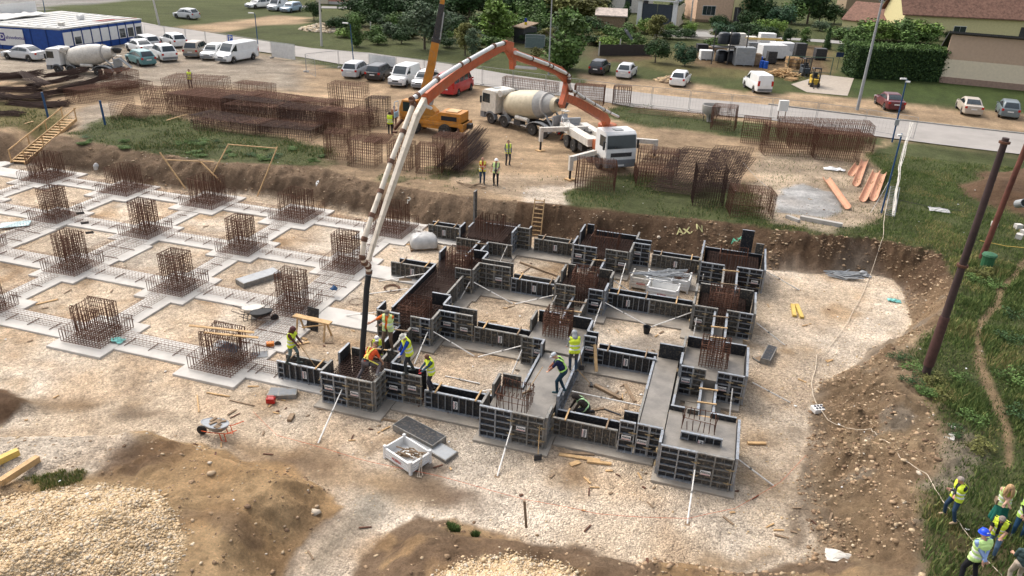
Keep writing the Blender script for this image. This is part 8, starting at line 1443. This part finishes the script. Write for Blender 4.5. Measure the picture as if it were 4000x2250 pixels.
# rolled white mesh by the lamp, electrics, hopper
A, B, C_ = on(2246,545), at(2262,420,UP+1.0), at(2291,308,UP+2.2); o = MB()
for k in range(7): q = Vector((RS.uniform(-.12,.12),RS.uniform(-.12,.12),0)); P7 = [A.lerp(B, j/4) for j in range(4)]+[B.lerp(C_, j/4) for j in range(5)]; o.tube([w_+q*(.5+j*.15)+Vector((RS.uniform(-.08,.08),RS.uniform(-.08,.08),0)) for j, w_ in enumerate(P7)], .018, 5)
o = o.obj('mesh_roll', M['whited'], None); top(o, 'whitish rolled mesh hanging from the fence end to the grass', 'mesh roll')
A, B = on(2238,543), at(2252,470,UP+.3); mb = MB()
for s in (-.3,.3): mb.bar((s,0,.05),(s,(B-A).length,.3),.02)
for k in range(18): mb.bar((-.3,(B-A).length*k/17,.05+.25*k/17),(.3,(B-A).length*k/17,.05+.25*k/17),.015,4)
o = mb.obj('cable_tray', M['greyl'], None, A, (0,0,math.atan2((B-A).y,(B-A).x)-math.pi/2)); top(o, 'grey ladder-like cable tray lying in the grass', 'cable tray')
t = thing('electric_cabinet', 'white electric cabinet on rusty legs by the fence', 'cabinet', on(1964,302), YT); MB().b2(-.45,.45,-.2,.2,.9,1.9).obj('case', M['white'], t, bevel=.02)
for x_ in (-.35,.35): MB().bar((x_,0,0),(x_,0,.9),.04).obj('leg', M['rust'], t)
t = thing('concrete_bucket', 'grey concrete skip with a canvas top by the fence', 'concrete skip', on(1784,306), 0); MB().lathe([(.0,.25),(.5,.3),(.9,.8),(1.6,.85),(1.62,.8),(.95,.72)], n=18).obj('cone', M['concd'], t, smooth=50)
for g_ in (0,1.57,3.14,4.71): MB().beam((math.cos(g_)*.5,math.sin(g_)*.5,0),(math.cos(g_)*.75,math.sin(g_)*.75,1.0),.06,.06).obj('leg', M['dark'], t)
# guy ropes and sprayed marks on the bank
def line3(lab, A, B, r, m, name='rope'): o = MB().tube([A, (A+B)/2-Vector((0,0,.1)), B], r, 4).obj(name, M[m], None); top(o, lab, 'rope')
line3('thin rope from the leaning mats to the gravel, upper', at(1870,410,UP+1.5), on(1940,480), .012, 'steelw'); line3('thin rope from the camera pole to the grass', at(2245,440,UP+2), on(2190,535), .012, 'steelw'); line3('dark cable from the camera pole to the leaning poles', at(2262,503,UP+.8), at(2420,530,UP+.6), .015, 'dark'); line3('yellow line from the red pole to the right edge', at(2465,605,UP+.4), at(2600,625,UP+.4), .02, 'woody')
def sprayed(s_, u, v, sz, m, lab):
    p0 = on(u, v, 1.); mb = MB(); n_ = Vector((CF[0], CF[1], 0)).normalized(); r_ = Vector((n_.y, -n_.x, 0)); gq = ground(p0.x, p0.y)
    V, F = text_geo(s_); VV = []
    for vx in V:
        q = p0+r_*(vx[0]*sz)+n_*(vx[1]*sz*.8); VV.append((q.x, q.y, ground(q.x, q.y)+.05+vx[2]*.3))
    mb.add(VV, F); o = mb.obj('spray_mark', m, None); top(o, lab, 'spray mark', 'spray-painted letters on the bank')
sy = mc('yellow_spray', (.42,.38,.17)); sprayed('AX. N', 1735, 582, .62, sy, 'yellow letters sprayed on the bank above the middle back box'); sprayed('AX', 1853, 606, .5, mc('green_spray', (.08,.3,.18)), 'green letters sprayed on the bank by the tall black panels'); sprayed('P', 1028, 506, .5, mc('cream_spray', (.6,.55,.45)), 'cream letter P sprayed on the bank'); sprayed('9', 798, 464, .55, M['white'], 'white mark sprayed on the bank left of the boom')

# uncountable scraps
n = 230; mb = MB()
for k in range(n):
    px, py = RS.uniform(-6, 34), RS.uniform(-9, 19)
    if RS.rand() < .5: px, py = RS.uniform(9, 31), RS.uniform(-4, 0) if RS.rand() < .6 else RS.uniform(1, 19)
    near = abs((px/6.8575)-round(px/6.8575)) < .2
    if abs(py) < .9 and near: continue
    h_ = ground(px, py)
    if h_ > .6 or min(abs(py-g_) for g_ in GYC) < .85 or abs(px/6.8575-round(px/6.8575))*6.86 < .85: continue
    a = RS.uniform(0, 3.14); L = RS.uniform(.1, .5); mb.mat(k % 3).box((px, py, h_+.03), (L, RS.uniform(.03, .09), .03), rot=Matrix.Rotation(a, 3, 'Z')@Matrix.Rotation(RS.uniform(-.1, .1), 3, 'Y'))
o = mb.obj('wood_offcuts', [M['woodd'], M['wood'], M['rust']]); o['kind'] = 'stuff'; top(o, 'small timber offcuts and wire ends scattered over the gravel', 'scraps')
mb = MB()
for k in range(150):
    px, py = RS.uniform(-10, 46), RS.uniform(-12, 40); h_ = ground(px, py); s_ = RS.uniform(.025, .07); mb.add([(px+s_*math.cos(a)*RS.uniform(.6,1.3), py+s_*math.sin(a)*RS.uniform(.6,1.3), h_+.03+RS.uniform(0,.04)) for a in (0,1.2,2.4,3.6,4.9)]+[(px, py, h_)], [(0,1,2,3,4),(0,5,1),(1,5,2),(2,5,3),(3,5,4),(4,5,0)])
o = mb.obj('paper_litter', M['white']); o['kind'] = 'stuff'; top(o, 'white scraps of paper and plastic scattered over ground and banks', 'litter')
